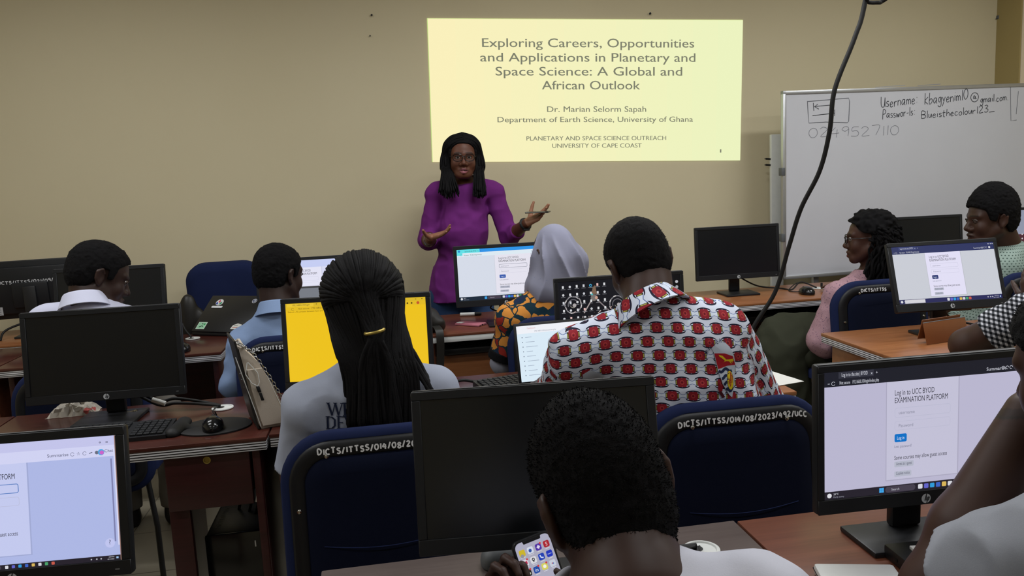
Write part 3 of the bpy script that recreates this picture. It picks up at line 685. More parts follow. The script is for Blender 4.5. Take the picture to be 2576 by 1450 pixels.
def pg_g(g, W, H):
    X = lambda u: (u - 0.5) * W
    Y = lambda v: (1 - v) * H
    g.rect(-W / 2, 0, W / 2, H, '14151b', 0); g.rect(X(0.945), 0, W / 2, H, '0d0e12', 1)
    rr = random.Random(4); g.disc(X(0.3), Y(0.95), 0.1, '191a20', 1, 30)
    # a generic chrome machine with two round lamps
    for cx, cy, r in ((0.115, 0.33, 0.031), (0.475, 0.36, 0.030)):
        for a in range(0, 360, 24): g.arc(X(cx), Y(cy), r * rr.uniform(0.92, 1.0), a, a + 22, r * 0.13, rr.choice(['a5a0a2', 'c9c4c4', '7f7d82', '918c8e']), 2, 5)
        g.arc(X(cx), Y(cy), r * 0.6, 20, 200, r * 0.09, '6e6c72', 2); g.disc(X(cx + 0.01), Y(cy + 0.01), r * 0.22, 'aaa4a4', 3); g.arc(X(cx), Y(cy), r * 0.34, 200, 340, r * 0.08, '87847a', 2)
    for k in range(4):
        g.arc(X(0.29), Y(0.74), 0.058 - 0.0085 * k, 20, 160, 0.0048, ('9b8f8e', '5d5658', 'c7b6b4', '4c474b')[k], 2)
    for i in range(60):
        u, v = rr.uniform(0.08, 0.55), rr.uniform(0.42, 1.0); a = rr.uniform(0, PI)
        l_ = rr.uniform(0.004, 0.016); g.line([(X(u), Y(v)), (X(u) + l_ * math.cos(a), Y(v) + l_ * math.sin(a))], 0.0026, rr.choice(['8b7f7e', 'c4b3b0', '5c5154', 'a4877e', '3c3638']), 3)
    for a, b in (((0.20, 0.46), (0.28, 0.24)), ((0.29, 0.24), (0.41, 0.46)), ((0.13, 0.95), (0.19, 0.5)), ((0.19, 0.95), (0.23, 0.6)), ((0.39, 0.46), (0.47, 0.62)), ((0.36, 0.95), (0.35, 0.55))): g.line([(X(a[0]), Y(a[1])), (X(b[0]), Y(b[1]))], 0.0042, rr.choice(['857c7e', 'a59a98']), 2)
    g.disc(X(0.285), Y(0.25), 0.012, '77726f', 3); g.poly([(X(0.265), Y(0.2)), (X(0.31), Y(0.2)), (X(0.30), Y(0.07)), (X(0.28), Y(0.1))], '7a6250', 3); g.disc(X(0.27), Y(0.2), 0.0042, '3fb0b4', 4); g.disc(X(0.305), Y(0.25), 0.0055, 'c69a88', 4)
    for i in range(7):
        for j in range(7):
            if j == 6 and i > 3 or j > 3 and i > 4: continue
            u, v = 0.038 + 0.056 * j, 0.075 + 0.112 * i - 0.002 * j
            if (i + j) % 3 == 1: g.disc(X(u), Y(v), 0.0043, rr.choice(['cfd0d4', 'c2c4ca']), 5, 10)
            else: g.rect(X(u) - 0.0034, Y(v) - 0.0046, X(u) + 0.0034, Y(v) + 0.0046, rr.choice(['d8d9dc', 'd8d9dc', 'c9cbd2', 'e0b8b4']), 5)
            g.rect(X(u) - 0.008, Y(v) - 0.0088, X(u) + rr.uniform(0.004, 0.009), Y(v) - 0.0074, '8f9097', 5)
    g.disc(X(0.262), Y(0.072), 0.005, '38a8d8', 6); g.disc(X(0.263), Y(0.074), 0.0026, '14151b', 6.5)
    for k in range(8): g.disc(X(0.972), Y(0.1 + 0.075 * k), 0.0055, ['b9bac0', '9fa2a8', 'd0d1d4', 'b0b2b6', '4fb5cf', 'c8c9cc', 'b0b2b6', '9fa2a8'][k], 3)
def pg_lap(g, W, H):
    X = lambda u: (u - 0.5) * W
    Y = lambda v: (1 - v) * H
    g.rect(-W / 2, 0, W / 2, H, 'd9eaf6', 0); g.rect(-W / 2, Y(0.14), W / 2, H, 'eef0f6', 1)
    g.text('Dashboard', X(0.12), Y(0.06), 0.005, 'd08a92', 2); g.text('192.168.0.10/my/courses.php', X(0.2), Y(0.12), 0.005, '7c8090', 2)
    for k in range(9): g.rect(X(0.05), Y(0.2 + 0.085 * k), X(0.06), Y(0.215 + 0.085 * k), '5c6478', 2); g.rect(X(0.09), Y(0.205 + 0.085 * k), X(0.09 + 0.07 + 0.03 * (k % 3)), Y(0.213 + 0.085 * k), '97a3b8', 2)
def pg_m(g, W, H):
    g.rect(-W / 2, 0, W / 2, H, '8d93a6', 0); g.rect(-W / 2, 0, W / 2, H * 0.45, '4a2530', 1)
    for i in range(5):
        for j in range(16): g.disc(-W / 2 + 0.015 + 0.03 * j, 0.015 + 0.026 * i, 0.005, 'c9c3c8', 2, 8)

def monitor(label, x, y, rz, tilt, zb, w, h, page=None, chin=0.026, bez=0.016, group=None, power=True, base=(0.2, 0.17), logo=True, back=None, z0=0.75, edge=True):
    t = thing('monitor', label, 'monitor', (x, y, z0), R(rz), group)
    zb -= z0
    T = Matrix.Translation((0, -0.03, zb)) @ Matrix.Rotation(R(-tilt), 4, 'X')
    f = MB()
    f.box((-w / 2, 0, 0), (w / 2, 0.022, h), 0.005, T)
    f.box((-w / 2 + 0.03, 0.0225, 0.03), (w / 2 - 0.03, 0.042, h - 0.03), 0.012, T)
    f.box((-0.09, 0.0425, h * 0.2), (0.09, 0.056, h * 0.2 + 0.14), 0.008, T)
    hs = obj('housing', f, M['bezel'], t)
    # raised bezel round the sunken screen
    bz = MB()
    for lo, hi in (((-w / 2 + 0.001, -0.004, h - bez), (w / 2 - 0.001, 0.0, h - 0.001)), ((-w / 2 + 0.001, -0.004, 0.001), (w / 2 - 0.001, 0, chin)),
                   ((-w / 2 + 0.001, -0.004, chin), (-w / 2 + bez, 0, h - bez)), ((w / 2 - bez, -0.004, chin), (w / 2 - 0.001, 0, h - bez))):
        bz.box(lo, hi, 0.0012, T, seg=1)
    obj('bezel', bz, M['bezel'], t)
    if edge: obj('top_edge', MB().box((-w / 2 + 0.004, 0.001, h - 0.0002), (w / 2 - 0.004, 0.007, h + 0.0008), 0, T), M['lightedge'], hs)
    sw, sh = w - 2 * bez, h - bez - chin
    O = T @ Vector((0, -0.0008, chin)); UY = T.to_3x3() @ Vector((0, 0, 1)); UN = T.to_3x3() @ Vector((0, -1, 0))
    if page:
        g = Gfx(); page(g, sw, sh); o = g.build('screen', M['screen'], t, O, (1, 0, 0), UY, UN, 0.0002)
    else:
        obj('screen', MB().box((-sw / 2, -0.0008, chin), (sw / 2, -0.0002, chin + sh), 0, T), M['dark_screen'], t)
    if logo:
        g = Gfx(); r = min(0.0095, chin * 0.36)
        g.disc(0, 0, r, 'b9bcc0', 1, 28); k = 'black'
        g.line([(-0.28 * r, -0.45 * r), (0.12 * r, 1.0 * r)], 0.22 * r, '1c1d20', 2); g.line([(-0.02 * r, 0.32 * r), (0.2 * r, 0.28 * r), (0.0, -0.45 * r)], 0.2 * r, '1c1d20', 2)
        g.line([(0.12 * r, -1.0 * r), (0.5 * r, 0.34 * r), (0.74 * r, 0.26 * r), (0.52 * r, -0.42 * r), (0.3 * r, -0.4 * r)], 0.2 * r, '1c1d20', 2)
        g.build('badge', M['paint'], t, T @ Vector((0, -0.0043, chin * 0.45)), (1, 0, 0), UY, UN, 0.0002)
    if power: obj('power_light', MB().box((w / 2 - 0.03, -0.0045, chin * 0.4), (w / 2 - 0.022, -0.004, chin * 0.48), 0, T), M['lightedge'], t)
    c = MB(); A = T @ Vector((0, 0.056, h * 0.2 + 0.07))
    c.box((-0.032, A.y - 0.006, 0.012), (0.032, A.y + 0.018, A.z + 0.05), 0.006)
    obj('stand_column', c, M['black'], t)
    b = MB(); bw, bd = base
    b.box((-bw / 2, A.y + 0.03 - bd, 0.0), (bw / 2, A.y + 0.03, 0.012), 0.004)
    obj('stand_base', b, M['black'], t)
    if back:
        g = Gfx(); hand(g, back, -0.16, 0, 0.016, 0.0035, 'c9cace', 0.25, 0.3, 1, 0.12)
        g.rect(-0.2, -0.17, -0.15, -0.125, 'a9abae', 1)
        for k in range(4): g.rect(-0.195, -0.165 + 0.01 * k, -0.16, -0.162 + 0.01 * k, '5d5f64', 2)
        g.build('back_marks', M['paint'], t, T @ Vector((0, 0.0425, h * 0.62)), (-1, 0, 0), UY, -UN, 0.0004)
    return t
HPG = 'black computer monitors'
monitor('large switched off black monitor right behind the short haired man with a phone', 0.247, 1.356, -5.0, 11.1, 0.838, 0.445, 0.293, None, 0.03, 0.017, HPG)
monitor('black monitor with lilac login screen, dark browser bar, beside the raised forearm', 1.0, 1.355, -1.5, 1.0, 0.831, 0.444, 0.292, pg_d, 0.03, 0.014, HPG, base=(0.25, 0.125))
monitor('black monitor with pale violet login screen cut off by the lower left corner', -0.737, 1.589, -3.5, 8.9, 0.777, 0.436, 0.287, pg_e, 0.03, 0.018, HPG, base=(0.2, 0.13))
monitor('switched off black monitor behind a keyboard, left of the beige handbag', -0.950, 2.809, -2.0, 6.4, 0.822, 0.509, 0.310, None, 0.03, 0.018, HPG)
monitor('black monitor with bright yellow screen in front of the woman with braids', -0.109, 2.728, -7.6, 6.1, 0.816, 0.509, 0.310, pg_f, 0.026, 0.017, HPG)
monitor('black monitor with dark icon covered desktop before the man in the patterned shirt', 0.828, 2.76, -1.4, 3.1, 0.838, 0.48, 0.293, pg_g, 0.026, 0.014, HPG)
monitor('black monitor with navy topped login screen on the right desk with the folder', 2.312, 2.95, -4.7, 17.8, 0.863, 0.483, 0.294, pg_h, 0.035, 0.017, HPG, base=(0.24, 0.2))
monitor('black monitor with cyan and blue topped login screen before the presenter', 0.599, 4.007, -2.9, 4.9, 0.849, 0.513, 0.313, pg_i, 0.034, 0.018, HPG)
monitor('switched off black monitor on its stand left of the whiteboard edge', 2.032, 4.37, -2.2, 3.4, 0.841, 0.511, 0.312, None, 0.03, 0.016, HPG)
monitor('switched off black monitor in front of the whiteboard beside the woman in glasses', 3.16, 4.292, -6.5, 5.4, 0.836, 0.512, 0.312, None, 0.03, 0.016, HPG)
monitor('black monitor with white login screen behind the head of the man in light blue', -0.403, 4.186, -1.4, 7.4, 0.831, 0.51, 0.311, pg_l, 0.03, 0.016, HPG)
monitor('switched off grey screened monitor beside the face of the man in the white shirt', -1.312, 4.05, -5.5, 7.7, 0.852, 0.52, 0.315, None, 0.03, 0.018, HPG)
monitor('black monitor seen from behind with white painted number and paper sticker', -1.93, 4.72, 185, 4.0, 0.855, 0.52, 0.32, None, 0.03, 0.018, HPG, back='DICTS/ITTSS/021/09/2')
monitor('black monitor with patterned picture on screen cut off by the right edge', 3.92, 4.3, -3, 4, 0.85, 0.51, 0.312, pg_m, 0.03, 0.016, HPG)
# ------------------------------------------------------------------ bodies and clothes as smooth solids
f32 = np.float32
def unit(v):
    v = np.asarray(v, float); return v / (np.linalg.norm(v) + 1e-9)
def rot(yaw=0, pitch=0, roll=0):
    """faces +Y; yaw turns to the left, pitch looks down, roll leans to the right (degrees)"""
    return np.array(Matrix.Rotation(R(yaw), 3, 'Z') @ Matrix.Rotation(R(-pitch), 3, 'X') @ Matrix.Rotation(R(roll), 3, 'Y'))
def cap(a, b, ra, rb=None, k=0.012, flat_=False, op='u', sq=None):
    return dict(t='c', a=np.asarray(a, float), b=np.asarray(b, float), ra=ra, rb=ra if rb is None else rb, k=k, flat=flat_, op=op, sq=sq)
def ell(c, r, A=None, k=0.012, op='u'):
    return dict(t='e', c=np.asarray(c, float), r=np.asarray(r, float) * np.ones(3), A=A, k=k, op=op)
def chain(pts, rs, k=0.01, op='u'):
    return [cap(pts[i], pts[i + 1], rs[i], rs[i + 1], k, False, op) for i in range(len(pts) - 1)]
def ev(p, X, Y, Z):
    if p['t'] == 'c':
        a, ba = p['a'], p['b'] - p['a']; L2 = float(ba @ ba) + 1e-12; L = math.sqrt(L2)
        x, y, z = X - f32(a[0]), Y - f32(a[1]), Z - f32(a[2])
        t0 = (x * f32(ba[0]) + y * f32(ba[1]) + z * f32(ba[2])) * f32(1 / L2); t = np.clip(t0, 0, 1)
        x, y, z = x - t * f32(ba[0]), y - t * f32(ba[1]), z - t * f32(ba[2])
        d = np.sqrt(x * x + y * y + z * z) - (f32(p['ra']) + t * f32(p['rb'] - p['ra']))
        if p['sq'] is not None:       # squash along a direction: (dir, factor)
            n, q = p['sq']; n = unit(n); s = x * f32(n[0]) + y * f32(n[1]) + z * f32(n[2])
            d = np.sqrt(np.maximum(x * x + y * y + z * z - s * s, 0) + (s * f32(1 / q)) ** 2) - (f32(p['ra']) + t * f32(p['rb'] - p['ra']))
            d = d * f32(min(1, q) * 0.5 + 0.5)
        if p['flat']: d = np.maximum(d, np.maximum((t0 - 1) * f32(L), -t0 * f32(L)) if p['flat'] == 2 else (t0 - 1) * f32(L))
        return d
    c, r = p['c'], p['r']; x, y, z = X - f32(c[0]), Y - f32(c[1]), Z - f32(c[2])
    if p['A'] is not None:
        A = p['A']; x, y, z = (x * f32(A[0][i]) + y * f32(A[1][i]) + z * f32(A[2][i]) for i in range(3))
    ax, ay, az = x * f32(1 / r[0]), y * f32(1 / r[1]), z * f32(1 / r[2])
    k0 = np.sqrt(ax * ax + ay * ay + az * az); ax, ay, az = ax * f32(1 / r[0]), ay * f32(1 / r[1]), az * f32(1 / r[2])
    return k0 * (k0 - 1) / (np.sqrt(ax * ax + ay * ay + az * az) + f32(1e-6))
def bounds(p):
    if p['t'] == 'c':
        m = max(p['ra'], p['rb']) * (max(1, p['sq'][1]) if p['sq'] is not None else 1); return np.minimum(p['a'], p['b']) - m, np.maximum(p['a'], p['b']) + m
    e = p['r'] if p['A'] is None else np.sqrt(((np.array(p['A']) * p['r']) ** 2).sum(1))
    return p['c'] - e, p['c'] + e
def smin(a, b, k):
    h = np.maximum(f32(k) - np.abs(a - b), 0) * f32(1 / k); return np.minimum(a, b) - h * h * f32(k * 0.25)
_lat = rng.random((32, 32, 32)).astype(f32)
def vnoise(X, Y, Z, s):
    """smooth value noise in -1..1"""
    X, Y, Z = np.broadcast_arrays(X, Y, Z); c = [np.asarray(q) * f32(s) for q in (X, Y, Z)]
    i = [np.floor(q).astype(np.int32) for q in c]; f = [q - j for q, j in zip(c, i)]; f = [q * q * (3 - 2 * q) for q in f]
    o = 0
    for dx in (0, 1):
        for dy in (0, 1):
            for dz in (0, 1):
                w = (f[0] if dx else 1 - f[0]) * (f[1] if dy else 1 - f[1]) * (f[2] if dz else 1 - f[2])
                o = o + w * _lat[(i[0] + dx) & 31, (i[1] + dy) & 31, (i[2] + dz) & 31]
    return o * 2 - 1
def solid(prims, h=0.006, post=None, box=None):
    """the smooth union of shapes sampled on a grid, turned into a mesh (vertices, quads)"""
    us = [p for p in prims if p['op'] == 'u']; bb = [bounds(p) for p in us]
    lo = np.min([b[0] for b in bb], 0) - 0.02; hi = np.max([b[1] for b in bb], 0) + 0.02
    if box is not None: lo, hi = np.maximum(lo, box[0]), np.minimum(hi, box[1])
    n = np.maximum(np.ceil((hi - lo) / h).astype(int) + 1, 4)
    ax = [(lo[i] + np.arange(n[i]) * h).astype(f32) for i in range(3)]
    D = np.full(n, 0.5, f32)
    for p in prims:
        b0, b1 = bounds(p); pad = p['k'] + 3 * h
        s = []
        for i in range(3):
            i0 = max(0, int((b0[i] - pad - lo[i]) / h)); i1 = min(n[i], int((b1[i] + pad - lo[i]) / h) + 2); s.append(slice(i0, i1))
        if any(q.start >= q.stop for q in s): continue
        s = tuple(s); X, Y, Z = ax[0][s[0]][:, None, None], ax[1][s[1]][None, :, None], ax[2][s[2]][None, None, :]
        d = ev(p, X, Y, Z)
        D[s] = smin(D[s], d, p['k']) if p['op'] == 'u' else -smin(-D[s], d, p['k'])
    if post is not None:
        # only near the surface
        D = post(D, ax[0][:, None, None], ax[1][None, :, None], ax[2][None, None, :])
    D = D.astype(f32)
    if box is not None or True:
        for i in range(3):
            q = [slice(None)] * 3
            for e in (0, -1): q[i] = e; D[tuple(q)] = np.maximum(D[tuple(q)], f32(h * 0.3))
    S = D < 0
    c = np.zeros(np.array(n) - 1, np.uint8)
    C8 = [(i, j, k) for i in (0, 1) for j in (0, 1) for k in (0, 1)]
    for i, j, k in C8: c += S[i:n[0] - 1 + i, j:n[1] - 1 + j, k:n[2] - 1 + k]
    ids = np.argwhere((c > 0) & (c < 8))
    if not len(ids): return np.zeros((0, 3)), np.zeros((0, 4), int)
    idx = np.full(c.shape, -1, np.int32); idx[tuple(ids.T)] = np.arange(len(ids))
    pos = np.zeros((len(ids), 3)); cnt = np.zeros(len(ids))
    for a in C8:
        for d in range(3):
            if a[d]: continue
            b = list(a); b[d] = 1
            ia, ib = ids + a, ids + b; da, db = D[tuple(ia.T)], D[tuple(ib.T)]
            m = (da < 0) != (db < 0); t = (da[m] / (da[m] - db[m]))[:, None]
            pos[m] += ia[m] + t * (np.array(b) - a); cnt[m] += 1
    V = lo + pos / cnt[:, None] * h
    Q = []
    for d in range(3):
        e1, e2 = [(1, 2), (2, 0), (0, 1)][d]
        sl0 = [slice(None)] * 3; sl1 = [slice(None)] * 3; sl0[d] = slice(0, n[d] - 1); sl1[d] = slice(1, n[d])
        ch = S[tuple(sl0)] != S[tuple(sl1)]
        e = np.argwhere(ch); e = e[(e[:, e1] > 0) & (e[:, e2] > 0) & (e[:, e1] < n[e1] - 1) & (e[:, e2] < n[e2] - 1)]
        if not len(e): continue
        inside = S[tuple(e.T)]
        o1 = np.zeros(3, int); o1[e1] = 1; o2 = np.zeros(3, int); o2[e2] = 1
        q = np.stack([idx[tuple((e - o1 - o2).T)], idx[tuple((e - o2).T)], idx[tuple(e.T)], idx[tuple((e - o1).T)]], 1)
        q[~inside] = q[~inside][:, ::-1]; Q.append(q)
    Q = np.concatenate(Q); Q = Q[(Q >= 0).all(1)]
    return V, Q
def relax(V, Q, it=1, w=0.5):
    for _ in range(it):
        A = np.zeros_like(V); c = np.zeros(len(V))
        for i in range(4):
            for j in (1, 3):
                np.add.at(A, Q[:, i], V[Q[:, (i + j) % 4]]); np.add.at(c, Q[:, i], 1)
        V = V * (1 - w) + w * A / np.maximum(c, 1)[:, None]
    return V
def qmesh(name, V, Q, m, parent, org, col=None, uv=None, label=None):
    me = bpy.data.meshes.new(name); V = V - np.asarray(org)
    me.vertices.add(len(V)); me.vertices.foreach_set('co', V.astype(f32).ravel())
    me.loops.add(len(Q) * 4); me.loops.foreach_set('vertex_index', Q.astype(np.int32).ravel())
    me.polygons.add(len(Q)); me.polygons.foreach_set('loop_start', np.arange(0, len(Q) * 4, 4, dtype=np.int32))
    me.update(calc_edges=True); me.validate()
    me.polygons.foreach_set('use_smooth', [True] * len(me.polygons))
    if col is not None:
        a = me.attributes.new('col', 'FLOAT_COLOR', 'POINT'); a.data.foreach_set('color', np.hstack([col, np.ones((len(col), 1))]).astype(f32).ravel())
    if uv is not None:
        a = me.attributes.new('cloth', 'FLOAT_VECTOR', 'POINT'); a.data.foreach_set('vector', np.hstack([uv, np.zeros((len(uv), 3 - uv.shape[1]))]).astype(f32).ravel())
    return props(link(name, me, m, parent), label)

def hand_shape(w, fd, pn, side, curls, thumb=(0.6, 0.75, 0.25, 0.2), s=1.0, spread=0.06):
    """w wrist, fd finger direction, pn where the palm looks, side +1/-1 gives the thumb side; curls per finger (3 joint angles)"""
    fd = unit(fd); pn = unit(np.asarray(pn, float) - fd * (np.asarray(pn, float) @ fd)); sd = np.cross(fd, pn) * side
    P = []
    for i, (off, L, r) in enumerate(((0.028, 0.074, 0.0088), (0.0095, 0.082, 0.0092), (-0.0095, 0.076, 0.0088), (-0.027, 0.060, 0.0078))):
        kn = w + (fd * (0.092 - 0.006 * abs(i - 1)) + sd * off) * s
        P.append(cap(w + sd * off * 0.55 * s + fd * 0.008, kn, 0.0135 * s, 0.0115 * s, 0.014))
        p, a = kn, 0.0; lat = (1.5 - i) * spread
        for j, fr in enumerate((0.45, 0.31, 0.24)):
            a += R(curls[i][j]); d = unit((fd + sd * lat) * math.cos(a) + pn * math.sin(a)); q = p + d * L * fr * s
            P.append(cap(p, q, r * (1 - 0.09 * j) * s, r * (1 - 0.09 * (j + 1)) * s, 0.004)); p = q
    b = w + (fd * 0.022 + sd * 0.022) * s; d = unit(fd * thumb[0] + sd * thumb[1] + pn * thumb[2]); m = b + d * 0.048 * s
    d2 = unit(d + fd * thumb[3] + pn * 0.15); e = m + d2 * 0.03 * s; g_ = e + unit(d2 + fd * thumb[3] * 0.5) * 0.024 * s
    P += [cap(b, m, 0.0155 * s, 0.0115 * s, 0.012), cap(m, e, 0.0112 * s, 0.0095 * s, 0.004), cap(e, g_, 0.0095 * s, 0.0075 * s, 0.004)]
    return P

SKIN = attr_mat('skin', 0, 0.5, 0.35)
_b = Mt('x'); bpy.data.materials.remove(_b.m)
def hairmat(name, c, sc=500, strength=0.9, rough=0.85):
    m = Mt(name, rough, 0.15); v = m.coord(); n = m.noise(v, sc, 3, 0.7); n2 = m.noise(v, 25, 2)
    base = lin(c); mx = m.mix(n * 0.7 + n2 * 0.3, '000000', 'ffffff'); q = mx.node
    q.inputs[6].default_value = (*[x * 0.45 for x in base], 1); q.inputs[7].default_value = (*[x * 1.6 for x in base], 1)
    m.color(mx); m.bump(n, strength, 0.003); return m.m
M['hair'] = hairmat('short_black_hair', '0c0b0d'); M['braid'] = hairmat('black_braids', '0b0a0c', 300, 0.4, 0.72)
M['eye'] = attr_mat('eyes', 0, 0.15, 0.6)

class Person:
    def __init__(s, label, org, head, hr, sc=1.0, skin='4a2c22', lip=None, palm=None):
        s.org = np.array([org[0], org[1], 0.0]); s.t = thing('person', label, 'person', tuple(s.org))
        s.c = np.asarray(head, float); s.A = hr; s.k = sc; s.tone = np.array(lin(skin)); s.lip = np.array(lin(lip)) if lip else s.tone * np.array([0.9, 0.75, 0.75])
        s.palm = np.array(lin(palm)) if palm else None; s.skin = []; s.palms = []
    def L(s, *p): return s.c + s.A @ (np.array(p) * s.k)
    def head(s, face=True, ears=True, jaw=1.0, neck=None, nr=0.052, nose=1.0, earr=1.0):
        L, k, A = s.L, s.k, s.A; P = s.skin
        P += [ell(L(0, -0.012, 0.035), np.array((0.074, 0.094, 0.086)) * k, A), ell(L(0, 0.035, 0.03), np.array((0.062, 0.055, 0.06)) * k, A, 0.03)]
        P += [ell(L(0, 0.043, -0.03), np.array((0.057 * jaw, 0.05, 0.07)) * k, A, 0.03)]
        for sx in (-1, 1):
            P.append(cap(L(sx * 0.05 * jaw, -0.002, -0.045), L(sx * 0.026 * jaw, 0.066, -0.09), 0.024 * k, 0.019 * k, 0.03))
            P.append(ell(L(sx * 0.038 * jaw, 0.064, -0.032), np.array((0.024, 0.024, 0.028)) * k, A, 0.02))
        P.append(cap(L(-0.013, 0.076, -0.094), L(0.013, 0.076, -0.094), 0.0175 * k, None, 0.025))
        if face:
            P += [cap(L(-0.046, 0.074, 0.024), L(-0.004, 0.089, 0.021), 0.010 * k, None, 0.014), cap(L(0.046, 0.074, 0.024), L(0.004, 0.089, 0.021), 0.010 * k, None, 0.014)]
            for sx in (-1, 1): P.append(ell(L(sx * 0.031, 0.106, 0.003), np.array((0.018, 0.014, 0.012)) * k, A, 0.012, 's'))
            P += [cap(L(0, 0.088, 0.012), L(0, 0.107 * (1 + 0.03 * nose), -0.030), 0.0075 * k, 0.0125 * k, 0.012), cap(L(-0.014 * nose, 0.098, -0.036), L(0.014 * nose, 0.098, -0.036), 0.0115 * k, None, 0.008)]
            for sx in (-1, 1): P.append(ell(L(sx * 0.008, 0.107, -0.047), np.array((0.0045, 0.005, 0.004)) * k, A, 0.003, 's'))
            P += [ell(L(0, 0.082, -0.066), np.array((0.03, 0.018, 0.018)) * k, A, 0.015)]
            P += chain([L(-0.025, 0.087, -0.068), L(-0.009, 0.100, -0.0605), L(0.009, 0.100, -0.0605), L(0.025, 0.087, -0.068)], [0.004 * k, 0.0065 * k, 0.0065 * k, 0.004 * k], 0.005)
            P += chain([L(-0.022, 0.087, -0.072), L(0, 0.098, -0.079), L(0.022, 0.087, -0.072)], [0.004 * k, 0.0082 * k, 0.004 * k], 0.005)
        if ears:
            for sx in (-1, 1):
                E = A @ np.array(Matrix.Rotation(R(sx * 22), 3, 'Z') @ Matrix.Rotation(R(12), 3, 'X'))
                P += [ell(L(sx * 0.079, -0.012, -0.002), np.array((0.008, 0.019, 0.032)) * k * earr, E, 0.006), ell(L(sx * 0.088, -0.006, -0.002), np.array((0.008, 0.009, 0.018)) * k * earr, E, 0.006, 's')]
                P += chain([L(sx * 0.081, 0.002, 0.012), L(sx * 0.086, -0.010, 0.026), L(sx * 0.089, -0.026, 0.014), L(sx * 0.086, -0.024, -0.012), L(sx * 0.079, -0.008, -0.030)], [0.003 * k, 0.0042 * k, 0.0045 * k, 0.004 * k, 0.0065 * k], 0.004)
        if neck is not None: P += [cap(L(0, -0.022, -0.05), neck, nr * k, nr * 1.08 * k, 0.03), cap(L(0, -0.05, -0.02), neck + np.array(A @ np.array((0, -0.01, 0))), 0.04 * k, nr * k, 0.03)]
    def arm(s, sh, el, wr, r=(0.05, 0.042, 0.041, 0.028)):
        s.skin += [cap(sh, el, r[0], r[1], 0.02), cap(el, el + (wr - el) * 0.35, r[1], r[2], 0.02), cap(el + (wr - el) * 0.35, wr, r[2], r[3], 0.02)]
    def hand(s, *a, **k):
        h = hand_shape(*a, **k); s.skin += h; s.palms.append((np.asarray(a[0], float), unit(a[1]), unit(a[2])))
    def body(s, h=0.0045, box=None, shade=None):
        V, Q = solid(s.skin, h, None, box); V = relax(V, Q, 1, 0.35)
        col = np.tile(s.tone, (len(V), 1)); q = ((V - s.c) @ s.A) / s.k
        n = vnoise(V[:, 0], V[:, 1], V[:, 2], 38)[:, None] * 0.09; col = col * (1 + n)
        hx = np.clip(1 - (q[:, 0] / 0.0265) ** 2, 0, 1); dz = q[:, 2] + 0.0685
        up = (q[:, 1] > 0.082) & (hx > 0) & (dz > 0) & (dz < 0.0115 * hx); lo_ = (q[:, 1] > 0.082) & (hx > 0) & (dz <= 0) & (dz > -0.017 * hx)
        col[up] = s.lip * 0.55; col[lo_] = s.lip; gap = (q[:, 1] > 0.082) & (hx > 0) & (np.abs(dz) < 0.0022); col[gap] = s.tone * 0.3
        mb = (np.abs(np.abs(q[:, 0]) - 0.031) < 0.021) & (np.abs(q[:, 2] - 0.027 + 0.1 * (np.abs(q[:, 0]) - 0.03) ** 2 * 60) < 0.0045) & (q[:, 1] > 0.05); col[mb] *= 0.35
        if s.palm is not None:
            for w, fd, pn in s.palms:
                d = V - w; f = d @ fd; p = d @ pn; nn = np.linalg.norm(d, axis=1)
                k = (nn < 0.22) & (f > 0.005) & (p > 0.0); col[k] = s.palm * (1 + n[k])
        if shade is not None: col = shade(V, q, col)
        qmesh('body', V, Q, SKIN, s.t, s.org, col)
    def eyes(s, white='8f8882', look=(0, 0)):
        for sx in (-1, 1):
            mb = MB(); r = 0.0122 * s.k
            T = Matrix.Translation(Vector(s.L(sx * 0.031, 0.0835, 0.003) - s.org)) @ (Matrix(s.A.tolist()).to_4x4()) @ Matrix.Rotation(R(look[0]), 4, 'Z') @ Matrix.Rotation(R(-90 + look[1]), 4, 'X')
            prof = [(r * math.sin(PI * k / 14), r * math.cos(PI * k / 14) * 1.0) for k in range(15)][::-1]
            prof = [(max(a, 1e-5), b) for a, b in prof]
            mb.lathe(prof, 18, mat=T); me = mb.mesh('eye'); cc = []
            for v in me.vertices:
                z = (T.inverted() @ v.co).z / r; cc.append(lin('0a0808') if z > 0.95 else lin('2a1a12') if z > 0.84 else lin(white))
            a = me.attributes.new('col', 'FLOAT_COLOR', 'POINT'); a.data.foreach_set('color', np.hstack([np.array(cc), np.ones((len(cc), 1))]).ravel())
            e = link('eye', me, M['eye'], s.t)
            ld = MB(); P = [s.L(sx * 0.031 - 0.017 + 0.034 * k / 8, 0.0965 - 0.010 * abs(k / 4 - 1) ** 2, 0.0115 - 0.008 * abs(k / 4 - 1) ** 2) - s.org for k in range(9)]
            ld.tube(P, [0.002 * s.k] * 9, 8); obj('eyelid', ld, M['lid'], e)
    def hair_short(s, t=0.008, line=None, h=0.0035, amp=0.0022, name='hair', m='hair', wide=1.0, high=0.0, freq=170, fade=0.0, tuft=0, nape=False):
        line = line or [(-0.12, -0.075), (-0.085, -0.07), (-0.05, -0.06), (-0.03, -0.035), (-0.012, 0.03), (0.012, 0.03), (0.016, -0.005), (0.035, 0.0), (0.042, 0.045), (0.07, 0.068), (0.12, 0.085)]
        ys, zs = zip(*line); L, k, A = s.L, s.k, s.A
        P = [ell(L(0, -0.012, 0.035 + high * 0.5), np.array((0.074 * wide + t, 0.094 + t, 0.086 + t + high)) * k, A), ell(L(0, 0.035, 0.034), np.array((0.062 * wide + t * 0.7, 0.05 + t * 0.4, 0.06 + t)) * k, A, 0.03),
             ell(L(0, -0.045, -0.02), np.array((0.058 + t * 0.6, 0.045 + t, 0.05)) * k, A, 0.04)]
        if nape: P.append(cap(L(0, -0.052, -0.03), L(0, -0.060, -0.108), 0.052 * k, 0.044 * k, 0.03))
